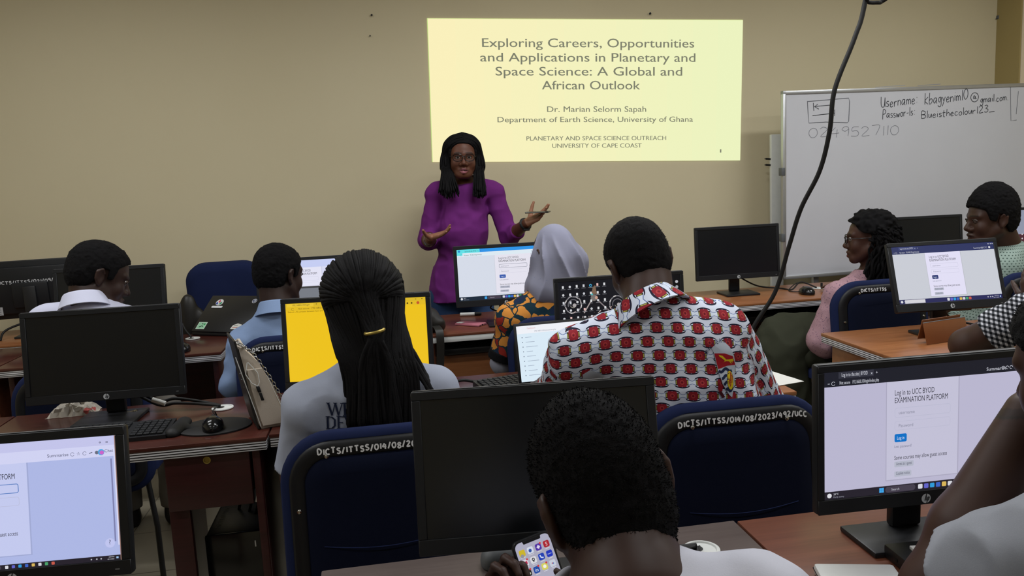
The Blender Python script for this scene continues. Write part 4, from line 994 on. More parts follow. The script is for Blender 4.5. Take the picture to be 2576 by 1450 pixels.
        def post(D, X, Y, Z):
            x, y, z = X - s.c[0], Y - s.c[1], Z - s.c[2]
            ly = (x * A[0][1] + y * A[1][1] + z * A[2][1]) / k; lz = (x * A[0][2] + y * A[1][2] + z * A[2][2]) / k
            cut = (np.interp(ly, ys, zs) - lz).astype(f32) * f32(k)
            near = np.abs(D) < 0.03; n = np.zeros_like(D); ii = np.nonzero(near)
            n[ii] = vnoise(X.ravel()[ii[0]], Y.ravel()[ii[1]], Z.ravel()[ii[2]], freq) * amp + vnoise(X.ravel()[ii[0]], Y.ravel()[ii[1]], Z.ravel()[ii[2]], freq * 0.4) * amp * 0.7
            return np.maximum(D + n.astype(f32), -smin(-cut, np.full_like(cut, 0.5), 0.004)) if not fade else np.maximum(D + n.astype(f32) + np.clip(f32(fade) * (1 - np.clip(-cut / f32(0.05), 0, 1)), 0, 1).astype(f32), cut)
        V, Q = solid(P, h, post)
        o = qmesh(name, V, Q, M[m], s.t, s.org)
        if tuft:        # loose curl ends over the outline
            rr = np.random.default_rng(3); sel = rr.choice(len(V), tuft, replace=False); C = s.L(0, -0.01, 0.02); mb = MB()
            for v in V[sel]:
                n = unit(v - C + rr.normal(0, 0.02, 3)); a = unit(np.cross(n, rr.normal(0, 1, 3))); l_ = rr.uniform(0.0012, 0.0034); w = 0.0007
                p0, p1, p2 = v - n * 0.002, v + n * l_ * 0.7 + a * l_ * 0.4, v + n * l_ + a * l_ * 1.0
                b = np.cross(n, a) * w
                mb.add([p0 - b - s.org, p0 + b - s.org, p1 + b * 0.8 - s.org, p1 - b * 0.8 - s.org, p2 - s.org], [(0, 1, 2, 3), (3, 2, 4)])
            me = mb.mesh('hair_curls', True, 180); link('hair_curls', me, M[m], o)
        return o
    def cloth(s, name, prims, m, h=0.007, wrinkle=0.0, wf=14, post=None, uv=None, smooth_=1, cut=None, seed=0.0, label=None):
        def pp(D, X, Y, Z):
            if wrinkle:
                ii = np.nonzero(np.abs(D) < 0.03); a, b, c_ = X.ravel()[ii[0]], Y.ravel()[ii[1]], Z.ravel()[ii[2]]
                q = vnoise(a + seed, b * 1.0, c_ * 0.8, wf); n = (1 - np.abs(q)) ** 2 - 0.5 + 0.5 * vnoise(a, b + seed, c_, wf * 2.1)
                D = D.copy(); D[ii] -= (n * wrinkle).astype(f32)
            for c in (cut or []): D = np.maximum(D, c(X, Y, Z).astype(f32))
            return post(D, X, Y, Z) if post else D
        V, Q = solid(prims, h, pp)
        if smooth_: V = relax(V, Q, smooth_, 0.4)
        return qmesh(name, V, Q, m, s.t, s.org, None, uv(V) if uv else None, label), V, Q
M['lid'] = flat('eyelid_skin', '2a1712', 0.6)
def plane_cut(p, n):
    """keeps the side the normal points away from"""
    p, n = np.asarray(p, float), unit(n); return lambda X, Y, Z: (X - p[0]) * n[0] + (Y - p[1]) * n[1] + (Z - p[2]) * n[2]
def torso(neck, sl, sr, pel, g=1.0, depth=1.0, infl=0.0, sr_=0.055, female=False):
    lat = unit(sr - sl); sp = unit(neck - pel); fw = unit(np.cross(sp, lat)); lat = np.cross(fw, sp); A = np.stack([lat, fw, sp], 1)
    mid = lambda f: pel + (neck - pel) * f; H = np.linalg.norm(neck - pel); w = np.linalg.norm(sr - sl) / 0.34; i = infl
    P = [cap(sl, sr, sr_ + i, None, 0.05), cap(neck + sp * 0.0, sl, 0.05 + i, sr_ * 0.85 + i, 0.05), cap(neck, sr, 0.05 + i, sr_ * 0.85 + i, 0.05)]
    P += [ell(mid(0.66), (0.155 * w * g + i, 0.105 * depth + i, 0.40 * H + i), A, 0.06), ell(mid(0.33), (0.145 * w * g + i, 0.105 * depth + i, 0.36 * H + i), A, 0.06), ell(mid(0.04), (0.168 * w * g + i, 0.12 * depth + i, 0.26 * H + i), A, 0.06)]
    if female:
        for sx in (-1, 1): P.append(ell(mid(0.6) + lat * 0.075 * sx * w + fw * 0.085, (0.07 + i, 0.06 + i, 0.075 + i), A, 0.06))
    return P, A
def sleeve(sh, el, wr=None, r=(0.062, 0.055, 0.05, 0.042), end=1.0):
    P = [cap(sh, sh + (el - sh) * (1.0 if wr is not None else end), r[0], r[1], 0.018, wr is None)]
    if wr is not None: P += [cap(el, el + (wr - el) * end, r[2] if len(r) > 3 else r[1], r[-1], 0.025, True)]
    return P
def collar(nk, up, fw, r0=0.064, r1=0.06, hgt=0.04, flare=0.018):
    """shirt collar: a standing band and the turned down leaf"""
    up, fw = unit(up), unit(fw); mb = MB(); sd = np.cross(up, fw); n = 40; rings = []
    prof = [(r1 - 0.004, hgt), (r0 - 0.004, 0.0), (r0, 0.0), (r1 + 0.001, hgt - 0.004), (r1 + 0.003, hgt + 0.001), (r1 + 0.007, hgt - 0.004), (r0 + flare, -0.004), (r0 + flare - 0.003, -0.006), (r0 + 0.004, 0.002)]
    for r, z in prof:
        ring = []
        for k in range(n + 1):
            a = R(-150 + 300 * k / n); fr = abs(k / n - 0.5) * 2; droop = -0.018 * fr ** 2 if r > r0 else 0
            ring.append(nk + (-fw * math.cos(a) * 1.05 + sd * math.sin(a)) * r + up * (z + droop))
        rings.append(ring)
    for i in range(len(rings) - 1):
        a, b = rings[i], rings[i + 1]; mb.add(a + b, [(k, k + 1, n + 2 + k, n + 1 + k) for k in range(n)])
    return mb
def legs(pr, pel, kneeL, kneeR, footL, footR, dx=0.09, r=(0.085, 0.062, 0.055, 0.06), m=None, lat=np.array((1, 0, 0)), shoe='shoe', h=0.009):
    P = [ell(pel, (0.17, 0.13, 0.1), None, 0.05)]
    for sx, kn, ft in ((-1, kneeL, footL), (1, kneeR, footR)):
        P += [cap(pel + lat * dx * sx, kn, r[0], r[1], 0.04), cap(kn, ft + np.array((0, 0, 0.08)), r[2], r[3], 0.03, True)]
    o, V, Q = pr.cloth('trousers', P, m, h, 0.004, 16)
    for ft, kn in ((footL, kneeL), (footR, kneeR)):
        d = unit(np.array((ft - pel)[:2].tolist() + [0])) if np.linalg.norm((ft - pel)[:2]) > 0.05 else np.array((0, 1.0, 0))
        V, Q = solid([cap(ft + np.array((0, 0, 0.045)), ft + d * 0.13 + np.array((0, 0, 0.03)), 0.042, 0.034, 0.02), cap(ft + np.array((0, 0, 0.03)), ft + np.array((0, 0, 0.09)), 0.045, 0.045, 0.02)], 0.008, lambda D, X, Y, Z: np.maximum(D, -(Z + 0 * X + 0 * Y)))
        qmesh('shoe', V, Q, M[shoe], pr.t, pr.org)
M['shoe'] = flat('dark_shoe', '17161a', 0.5); M['jeans'] = fabric('blue_denim', '2f4468', 0.3, 0.9, 400); M['darkpants'] = fabric('dark_trousers', '1a1b22', 0.2); M['greypants'] = fabric('grey_trousers', '6e6a64', 0.25)
# ------------------------------------------------------------------ people
def W(px, py, y): return at(px, py, y=y)
def crv(P, n=6):
    """smooth line through points"""
    P = [np.asarray(p, float) for p in P]; Q = []
    for i in range(len(P) - 1):
        p0, p1, p2, p3 = P[max(i - 1, 0)], P[i], P[i + 1], P[min(i + 2, len(P) - 1)]
        for k in range(n):
            t = k / n; Q.append(0.5 * (2 * p1 + (p2 - p0) * t + (2 * p0 - 5 * p1 + 4 * p2 - p3) * t * t + (3 * p1 - p0 - 3 * p2 + p3) * t ** 3))
    Q.append(P[-1]); return Q
def plait(mb, P, r, n=6, sub=6, org=0, bump=0.13, per=0.011):
    Q = crv(P, sub); L = 0; rs = []
    for i, q in enumerate(Q):
        L += np.linalg.norm(q - Q[max(i - 1, 0)]); rs.append(r * (1 + bump * math.sin(2 * PI * L / per)) * (1 if i < len(Q) - 1 else 0.35))
    mb.tube([q - org for q in Q], rs, n)
def decal(pr, g, name, origin, ux, uy, un, parent=None, off=0.0028, cells=0.008, maxd=0.2):
    """graphics laid onto the cloth below them: V, Q of the cloth in pr.last"""
    o = g.build(name, M['paint'], parent or pr.t, np.asarray(origin) - pr.org, ux, uy, un, 0.0002)
    V, Q = pr.last; tree = BVHTree.FromPolygons([tuple(v) for v in V - pr.org], [tuple(map(int, q)) for q in Q])
    bm_ = bmesh.new(); bm_.from_mesh(o.data)
    bmesh.ops.triangulate(bm_, faces=bm_.faces)
    for _ in range(5):
        ed = [e for e in bm_.edges if e.calc_length() > cells]
        if not ed: break
        bmesh.ops.subdivide_edges(bm_, edges=ed, cuts=1); bmesh.ops.triangulate(bm_, faces=bm_.faces)
    n = Vector(un).normalized(); O = Vector(np.asarray(origin) - pr.org)
    for v in bm_.verts:
        lay = (v.co - O).dot(n); p = v.co - n * lay
        hit = tree.ray_cast(p + n * maxd, -n, maxd * 2.5)
        if hit[0] is not None: v.co = hit[0] + n * (off + lay * 1.5)
    bm_.to_mesh(o.data); bm_.free(); return o

M['purple'] = fabric('purple_linen', '68266f', 0.18, 0.85, 500, 0.2)
M['glasses'] = flat('dark_glasses_frame', '1a1414', 0.25)
def glasses(pr, tint='glasses', w=0.026, hgt=0.019):
    mb = MB(); L = lambda *p: pr.L(*p) - pr.org
    for sx in (-1, 1):
        pts = []
        for k in range(25):
            a = 2 * PI * k / 24; ca, sa = math.cos(a), math.sin(a)
            x = sx * 0.0325 + w * np.sign(ca) * abs(ca) ** 0.75; z = 0.001 + hgt * np.sign(sa) * abs(sa) ** 0.75
            pts.append(L(x, 0.110 - 0.35 * max(0, abs(x) - 0.03), z))
        mb.tube(pts, 0.0023 * pr.k, 8)
        mb.tube([L(sx * (0.0325 + w), 0.102, 0.008), L(sx * 0.074, 0.07, 0.008), L(sx * 0.083, -0.01, 0.01), L(sx * 0.08, -0.03, -0.01)], 0.002 * pr.k, 8)
    mb.tube([L(-0.008, 0.111, 0.006), L(0, 0.114, 0.009), L(0.008, 0.111, 0.006)], 0.002 * pr.k, 8)
    obj('glasses', mb, M[tint], pr.t)

# --- the presenter
def presenter():
    A = rot(178, 2, -2); hc = W(1163, 397, 4.58)
    p = Person('woman in purple blouse and glasses standing before the slide with open hands', (0.45, 4.62), hc, A, 1.02, '5a3525', '9c5f68', '94674f')
    nk = W(1168, 466, 4.61); sr, sl = W(1100, 487, 4.62), W(1238, 482, 4.62); pel = W(1158, 735, 4.63)
    p.head(neck=nk, nr=0.048, nose=1.05, jaw=1.1)
    er, wr_ = W(1077, 603, 4.60), W(1083, 604, 4.38); e2, w2 = W(1281, 597, 4.56), W(1325, 562, 4.36)
    p.arm(sr, er, wr_, (0.036, 0.036, 0.039, 0.027)); p.arm(sl, e2, w2, (0.036, 0.036, 0.039, 0.027))
    p.hand(wr_ + (0, 0, 0.012), (0.66, -0.62, 0.22), (0.12, -0.42, 0.88), 1, [(4, 8, 6), (8, 12, 8), (14, 16, 10), (18, 14, 8)], (0.15, 0.85, 0.75, 0.3), 0.98, 0.14)
    p.hand(w2, (0.72, -0.42, 0.42), (-0.25, -0.45, 0.85), -1, [(6, 10, 8), (10, 12, 8), (14, 14, 8), (16, 16, 10)], (0.5, 0.75, 0.5, 0.3), 0.98, 0.08)
    P, _ = torso(nk + np.array((0, 0, -0.03)), sl, sr, pel, 0.8, 0.85, -0.008, 0.036); p.skin += P
    p.skin += [cap(pel + np.array((0, 0, -0.05)), nk + np.array((0, 0, -0.05)), 0.09)]
    p.body(0.0042); p.eyes('a49c96'); glasses(p)
    P, TA = torso(nk + np.array((0, 0, -0.035)), sl, sr, pel + np.array((0, 0, 0.02)), 0.88, 1.18, 0.014, 0.046, False)
    P += [ell(pel * 0.42 + nk * 0.58 + (0, -0.075, -0.01), (0.12, 0.075, 0.09), TA, 0.07)]
    P += [ell(pel + np.array((0, 0, 0.05)), (0.165, 0.155, 0.2), TA, 0.05), ell(pel + np.array((0, 0, -0.1)), (0.175, 0.165, 0.2), TA, 0.08)]
    P += sleeve(sr, er, wr_, (0.06, 0.058, 0.058, 0.05), 0.36) + sleeve(sl, e2, w2, (0.058, 0.056, 0.056, 0.05), 0.5)
    P += [ell(nk + np.array((0, -0.015, 0.03)), (0.062, 0.06, 0.06), None, 0.01, 's')]
    p.cloth('blouse', P, M['purple'], 0.0055, 0.009, 12, cut=[plane_cut(pel + np.array((0, 0, -0.035)), (0.05, 0, -1))])
    legs(p, pel + np.array((0, 0, -0.02)), np.array((0.36, 4.6, 0.47)), np.array((0.56, 4.6, 0.47)), np.array((0.33, 4.62, 0.0)), np.array((0.57, 4.62, 0.0)), 0.09, (0.1, 0.075, 0.07, 0.075), M['jeans'])
    # hair: parted braids falling to the chest on both sides
    p.hair_short(0.010, [(-0.14, -0.09), (-0.02, -0.09), (0.0, -0.06), (0.045, -0.02), (0.058, 0.05), (0.075, 0.078), (0.12, 0.09)], 0.004, 0.001, 'hair', 'braid', 1.05)
    mb = MB(); rr = np.random.default_rng(5)
    def onhead(sx, y, phi, out):
        f = math.sqrt(max(0.02, 1 - ((y + 0.012) / (0.094 + out)) ** 2)); return p.L(sx * (0.078 + out) * f * math.sin(R(phi)), y, 0.035 + (0.086 + out) * f * math.cos(R(phi)))
    for sx in (-1, 1):
        for i in range(105):
            y0 = -0.10 + 0.172 * rr.random(); out = rr.uniform(0.010, 0.017); fr = rr.random(); back = rr.random() < 0.2; ro = rr.random()
            yy = min(y0, 0.03) * (1 - 0.4 * ro)
            a = [onhead(sx, y0, rr.uniform(-3, 3), out), onhead(sx, y0 * 0.97, 38, out + 0.006 * ro), onhead(sx, y0 * 0.85, 68, out + 0.016 * ro), p.L(sx * (0.077 + 0.036 * ro), yy, 0.005 + 0.01 * ro), p.L(sx * (0.072 + 0.05 * ro), yy + 0.012, -0.05)]
            fr = 1 - ro * 0.75 - 0.25 * rr.random() if sx == 1 else ro * 0.75 + 0.25 * rr.random()
            if sx == 1:
                mx, ex = 1108 + 34 * fr, 1098 + 60 * fr
            else: mx, ex = 1191 + 29 * fr, 1188 + 40 * fr
            if back: plait(mb, a + [W(mx + (4 if sx == 1 else -4), 442, 4.62), W(ex, 472, 4.665)], 0.0048, 6, 6, p.org); continue
            py = rr.uniform(480, 503) - 14 * abs(fr - 0.5)
            plait(mb, a + [W(mx, 440, 4.51 - 0.02 * rr.random()), W(ex, py, 4.455 + rr.uniform(-0.02, 0.03))], 0.0048, 6, 6, p.org)
    obj('braids', mb, M['braid'], p.t, sm=True, ang=180)
    # watch and bracelet
    d = unit(w2 - e2); q = w2 - d * 0.012
    ring = MB(); u = unit(np.cross(d, (0, 0, 1))); v = np.cross(u, d)
    ring.tube([q - p.org + (u * math.cos(2 * PI * k / 20) + v * math.sin(2 * PI * k / 20)) * 0.031 for k in range(21)], 0.0085, 8, flat_=0.35)
    Tm = Matrix.Translation(Vector(q - p.org - v * 0.033 + u * 0.006)); ring.box((-0.018, -0.018, -0.006), (0.018, 0.018, 0.005), 0.004, Tm)
    o = obj('watch', ring, M['rubber'], None, 'black smart watch on the wrist of the woman in purple', 'watch'); o.location = tuple(p.org)
    q = wr_ - unit(wr_ - er) * 0.03; br = MB(); d = unit(wr_ - er); u = unit(np.cross(d, (0, 0, 1))); v = np.cross(u, d)
    br.tube([q - p.org + (u * math.cos(2 * PI * k / 20) + v * math.sin(2 * PI * k / 20)) * 0.034 for k in range(21)], 0.0022, 6)
    o = obj('bracelet', br, M['chrome'], None, 'thin silver bracelet on the wrist of the woman in purple', 'bracelet'); o.location = tuple(p.org)
    c = W(1353, 534, 4.285); t = thing('phone', 'black phone held flat on the raised palm of the woman in purple', 'phone', tuple(c), R(-24))
    obj('body', MB().box((-0.066, -0.034, -0.0045), (0.066, 0.034, 0.0045), 0.004), M['black_gloss'], t); obj('side_band', MB().box((-0.06, -0.0348, -0.002), (0.05, -0.0335, 0.002), 0.0005), M['metal'], t)
presenter()
def seated(p, pel, front, dz=0.0, pants='darkpants', gap=0.1, fw=(0, 1, 0), kn=0.42, skirt=False):
    fw = unit(fw); lt = np.array((fw[1], -fw[0], 0)); q = np.array((pel[0], pel[1], 0.50))
    kL, kR = q + fw * kn - lt * gap, q + fw * kn + lt * gap; kL[2] = kR[2] = 0.53
    fL, fR = q + fw * (kn - 0.02) - lt * gap, q + fw * (kn - 0.02) + lt * gap; fL[2] = fR[2] = 0.0
    if skirt:
        m = (kL + kR) / 2; p.cloth('skirt', [ell(q + (0, 0, 0.06), (0.19, 0.19, 0.13), None, 0.06), cap(q + (0, 0, 0.07), m + (0, 0, 0.05), 0.16, 0.135, 0.06), cap(kL, kL - (0, 0, 0.25), 0.11, 0.13, 0.08), cap(kR, kR - (0, 0, 0.25), 0.11, 0.13, 0.08), cap(m, m - (0, 0, 0.25), 0.12, 0.14, 0.08)], M[pants], 0.008, 0.012, 10)
    legs(p, q, kL, kR, fL, fR, 0.085, (0.085, 0.065, 0.06, 0.06), M[pants], lt)
def polo(p, nk, A, m, r0=0.066, r1=0.061, hgt=0.04, tilt=0.25, fl=0.018):
    up = unit(A[:, 2] + A[:, 1] * tilt); mb = collar(nk - p.org, up, A[:, 1] - up * (A[:, 1] @ up), r0, r1, hgt, fl)
    return obj('collar', mb, m, p.t, ang=70)

# --- man in the white shirt, far left
def man_white():
    M['white_shirt'] = fabric('white_shirt', 'c9cbe0', 0.06, 0.85, 700, 0.1)
    A = rot(-62, 24, -4); hc = W(248, 697, 3.36)
    p = Person('man in white collared shirt looking down, at the far left', (-1.26, 3.38), hc, A, 1.08, '33211b')
    nk = W(226, 772, 3.30); sl, sr = W(122, 815, 3.32), W(332, 822, 3.38); pel = np.array((nk[0] + 0.02, 3.30, 0.52))
    p.head(neck=nk, nr=0.053)
    eL, eR = W(120, 960, 3.40), W(345, 960, 3.45); wL, wR = np.array((-1.30, 3.77, 0.79)), np.array((-1.12, 3.77, 0.79))
    p.arm(sl, eL, wL); p.arm(sr, eR, wR)
    p.hand(wL, (0.3, 0.9, 0), (0, 0, -1), 1, [(8, 10, 8)] * 4); p.hand(wR, (-0.3, 0.9, 0), (0, 0, -1), -1, [(8, 10, 8)] * 4)
    P, TA = torso(nk - (0, 0, 0.03), sl, sr, pel, 0.9); p.skin += P; p.body(0.0045); p.eyes('544a45')
    P, TA = torso(nk - (0, 0, 0.025), sl, sr, pel, 1.0, 1.0, 0.014)
    P += sleeve(sl, eL, wL, (0.062, 0.056, 0.052, 0.042), 0.9) + sleeve(sr, eR, wR, (0.062, 0.056, 0.052, 0.042), 0.9)
    p.cloth('shirt', P, M['white_shirt'], 0.007, 0.006, 13); polo(p, nk + (-0.012, -0.016, 0.002), TA, M['white_shirt'], 0.078, 0.068, 0.05, 0.35)
    p.hair_short(0.013, tuft=900); seated(p, pel, 1, pants='greypants')
man_white()

# --- man in the light blue shirt
def man_blue():
    M['blue_shirt'] = fabric('light_blue_shirt', '8095b8', 0.14, 0.9, 500, 0.2)
    A = rot(-38, 8, 2); hc = W(700, 692, 3.50)
    p = Person('man in light blue shirt seen from behind before the white login screen', (-0.42, 3.48), hc, A, 1.06, '2f1f1a')
    nk = W(700, 786, 3.45); sl, sr = W(618, 872, 3.44), W(802, 856, 3.46); pel = np.array((nk[0], 3.47, 0.52))
    p.head(neck=nk, nr=0.052)
    eL, eR = W(590, 968, 3.42), W(835, 950, 3.5); wL, wR = np.array((-0.55, 3.88, 0.79)), np.array((-0.28, 3.88, 0.79))
    p.arm(sl, eL, wL); p.arm(sr, eR, wR)
    p.hand(wL, (0.3, 0.9, 0), (0, 0, -1), 1, [(8, 10, 8)] * 4); p.hand(wR, (-0.3, 0.9, 0), (0, 0, -1), -1, [(8, 10, 8)] * 4)
    P, TA = torso(nk - (0, 0, 0.03), sl, sr, pel, 0.9); p.skin += P; p.body(0.0045); p.eyes('544a45')
    P, TA = torso(nk - (0, 0, 0.025), sl, sr, pel, 1.0, 1.0, 0.016)
    P += sleeve(sl, eL, wL, (0.066, 0.06, 0.056, 0.046), 0.9) + sleeve(sr, eR, wR, (0.066, 0.06, 0.056, 0.046), 0.9)
    p.cloth('shirt', P, M['blue_shirt'], 0.006, 0.008, 12); polo(p, nk + (0, -0.012, -0.002), TA, M['blue_shirt'], 0.077, 0.067, 0.05, 0.3)
    p.hair_short(0.009, tuft=500); seated(p, pel, 1)
man_blue()

# --- woman with long braids
def woman_braids():
    M['grey_tee'] = fabric('grey_marl_shirt', '9fa5b6', 0.12, 0.95, 600, 0.15)
    A = rot(4, 6, -3); hc = W(914, 762, 2.20)
    p = Person('woman in grey printed t-shirt with long black braids tied half up', (-0.12, 2.2), hc, A, 1.06, '3d261d')
    nk = W(928, 925, 2.16); sl, sr = W(778, 1030, 2.13), W(1092, 988, 2.16); pel = np.array((nk[0] + 0.02, 2.2, 0.52))
    p.head(neck=nk, nr=0.047)
    eL, eR = W(748, 1200, 2.16), W(1150, 1130, 2.2); wL, wR = np.array((-0.3, 2.5, 0.79)), np.array((0.12, 2.52, 0.79))
    p.arm(sl, eL, wL); p.arm(sr, eR, wR)
    p.hand(wL, (0.3, 0.9, 0), (0, 0, -1), 1, [(8, 10, 8)] * 4); p.hand(wR, (-0.3, 0.9, 0), (0, 0, -1), -1, [(8, 10, 8)] * 4)
    P, TA = torso(nk - (0, 0, 0.03), sl, sr, pel, 0.88, 1, 0, 0.05, True); p.skin += P; p.body(0.0045)
    P, TA = torso(nk - (0, 0, 0.03), sl, sr, pel, 0.98, 1.0, 0.016, 0.05, True)
    P += sleeve(sl, eL, None, (0.062, 0.064), end=0.85) + sleeve(sr, eR, None, (0.062, 0.064), end=0.85)
    o, V, Q = p.cloth('t_shirt', P, M['grey_tee'], 0.006, 0.007, 11); p.last = (V, Q)
    g = Gfx()
    c = W(850, 1050, 2.05)
    def bar(x0, y0, x1, y1, w_): g.line([(x0, y0), (x1, y1)], w_, '1f2740', 1)
    k = 1 / 945.0
    def ser(x, y): g.rect(x - 0.0052, y - 0.0009, x + 0.0052, y + 0.0009, '1f2740', 1)
    for L_, px, py, w_, h_ in (('W', 827, 1047, 34, 31), ('E', 862, 1046, 24, 31), ('D', 820, 1081, 25, 31), ('E', 847, 1080, 20, 31), ('V', 867, 1079, 26, 31)):
        x0, y0, w1, h1 = (px - 850) * k, -(py - 1050) * k, w_ * k, h_ * k
        P_ = {'W': [((0, 1), (.27, 0), 1), ((.27, 0), (.5, 1), .5), ((.5, 1), (.73, 0), 1), ((.73, 0), (1, 1), .5)], 'E': [((.2, 0), (.2, 1), 1), ((.2, .97), (.95, .97), .45), ((.2, .5), (.75, .5), .45), ((.2, .03), (.95, .03), .45)],
              'D': [((.2, 0), (.2, 1), 1), ((.2, .97), (.6, .95), .45), ((.6, .95), (.88, .75), .8), ((.88, .78), (.88, .22), 1), ((.88, .25), (.6, .05), .8), ((.6, .03), (.2, .03), .45)], 'V': [((0, 1), (.48, 0), 1), ((.48, 0), (1, 1), .5)]}[L_]
        for a_, b_, ww in P_: bar(x0 + a_[0] * w1, y0 + a_[1] * h1, x0 + b_[0] * w1, y0 + b_[1] * h1, 0.0052 * ww)
        for sx_, sy_ in {'W': ((0, 1), (.5, 1), (1, 1)), 'V': ((0, 1), (1, 1)), 'E': ((.2, 0), (.2, 1)), 'D': ((.2, 0), (.2, 1))}[L_]: ser(x0 + sx_ * w1, y0 + sy_ * h1)
    decal(p, g, 'shirt_print', c, (1, 0.0, -0.06), (0.05, 0, 1), (0, -1, 0), o)
    p.hair_short(0.007, [(-0.14, -0.10), (-0.05, -0.09), (-0.02, -0.08), (0.03, 0.0), (0.05, 0.06), (0.12, 0.085)], 0.004, 0.001, 'hair', 'braid', 1.10)
    mb = MB(); rr = np.random.default_rng(11); tie = W(942, 830, 2.045); f = lambda px, py, y: W(px, py, y)
    def shell(phi, th, out): # phi round the head from the back, th from the top
        return p.L((0.088 + out) * math.sin(R(phi)) * math.sin(R(th)), -0.012 - (0.095 + out) * math.cos(R(phi)) * math.sin(R(th)), 0.035 + (0.088 + out) * math.cos(R(th)))
    def onsh(d, out): d = unit(d); return p.L((0.089 + out) * d[0], -0.012 + (0.096 + out) * d[1], 0.033 + (0.088 + out) * d[2])
    for i in range(120):      # swept back over the crown and the sides to the tie
        al = R(-108 + 216 * (i + 0.5) / 120 + rr.uniform(-2, 2)); out = rr.uniform(0.009, 0.016); sa, ca = math.sin(al), math.cos(al); phi = math.degrees(al) * 0.6
        pts = [onsh((sa, 0.75, ca), out), onsh((sa, 0.25, ca), out), onsh((sa, -0.25, ca * 0.98), out), onsh((0.86 * sa, -0.72, 0.72 * ca - 0.02), out), onsh((0.6 * sa, -1, 0.42 * ca - 0.12), out * 0.9), onsh((0.32 * sa, -1.05, 0.16 * ca - 0.26), out * 0.8)]
        e = rr.uniform(-1, 1)
        pts += [tie + np.array((0.012 * e + 0.014 * math.sin(R(phi)), 0.008, rr.uniform(-0.004, 0.01)))]
        bx = 956 + 46 * e + rr.uniform(-14, 14); by = rr.uniform(1074, 1094)
        pts += [tie + np.array((0.018 * e, -0.012, -0.03)), W(946 + 42 * e, 930, 2.035 - 0.012 * rr.random()), W(bx, by, 2.02 - 0.02 * rr.random())]
        plait(mb, pts, 0.0056, 6, 5, p.org, 0.16, 0.012)
    for i in range(110):      # loose length from under the crown, left and right
        u = (i + 0.5) / 110 * 2 - 1 + rr.uniform(-0.03, 0.03); out = rr.uniform(0.006, 0.016); phi = u * 105
        pts = [shell(phi, 72, 0.001), shell(phi, 90, out * 0.6), shell(phi * 0.98, 108, out)]
        x1 = 938 + 96 * u; x2 = 956 + 84 * u + 6 * rr.uniform(-1, 1)
        pts += [W(x1, 880, 2.085 - 0.035 * (1 - abs(u))), W(x2 + (8 if u > 0.5 else 0), 960, 2.055 - 0.03 * (1 - abs(u))), W(x2 + (20 * max(0, u - 0.3)), rr.uniform(1072, 1094), 2.045 - 0.02 * rr.random())]
        plait(mb, pts, 0.0056, 6, 5, p.org, 0.16, 0.012)
    for i in range(9):       # strands in front of the right shoulder
        k = rr.uniform(0, 1); pts = [shell(92, 80, 0.016), shell(96, 100, 0.02), W(1012 + 6 * k, 850, 2.12), W(1042 + 14 * k, 925, 2.09), W(1072 + 14 * k, 975, 2.055), W(1084 + 14 * k, 1000 + 10 * k, 2.045)]
        if i > 5: pts = [shell(90, 75, 0.018), W(1010 + 4 * k, 830, 2.14), W(1040 + 3 * k, 890, 2.13), W(1068 + 3 * k, 940, 2.1), W(1076 + 4 * k, 965, 2.06)]
        plait(mb, pts, 0.0054, 6, 6, p.org, 0.16, 0.012)
    for i in range(7):
        k = rr.uniform(0, 1); plait(mb, [shell(-95, 80, 0.016), shell(-98, 105, 0.016), W(848 + 8 * k, 880, 2.10), W(866 + 8 * k, 960, 2.07), W(876 + 8 * k, 1080, 2.05)], 0.0054, 6, 6, p.org, 0.16, 0.012)
    br = obj('braids', mb, M['braid'], p.t, ang=180)
    tb = MB(); tb.tube([tie - p.org + np.array((0.024 * math.cos(2 * PI * k / 20), -0.004 + 0.018 * math.sin(2 * PI * k / 20), -0.004 + 0.004 * math.cos(2 * PI * k / 20))) for k in range(21)], 0.0042, 8)
    obj('hair_tie', tb, M['gold'], br); seated(p, pel, 1)
woman_braids()

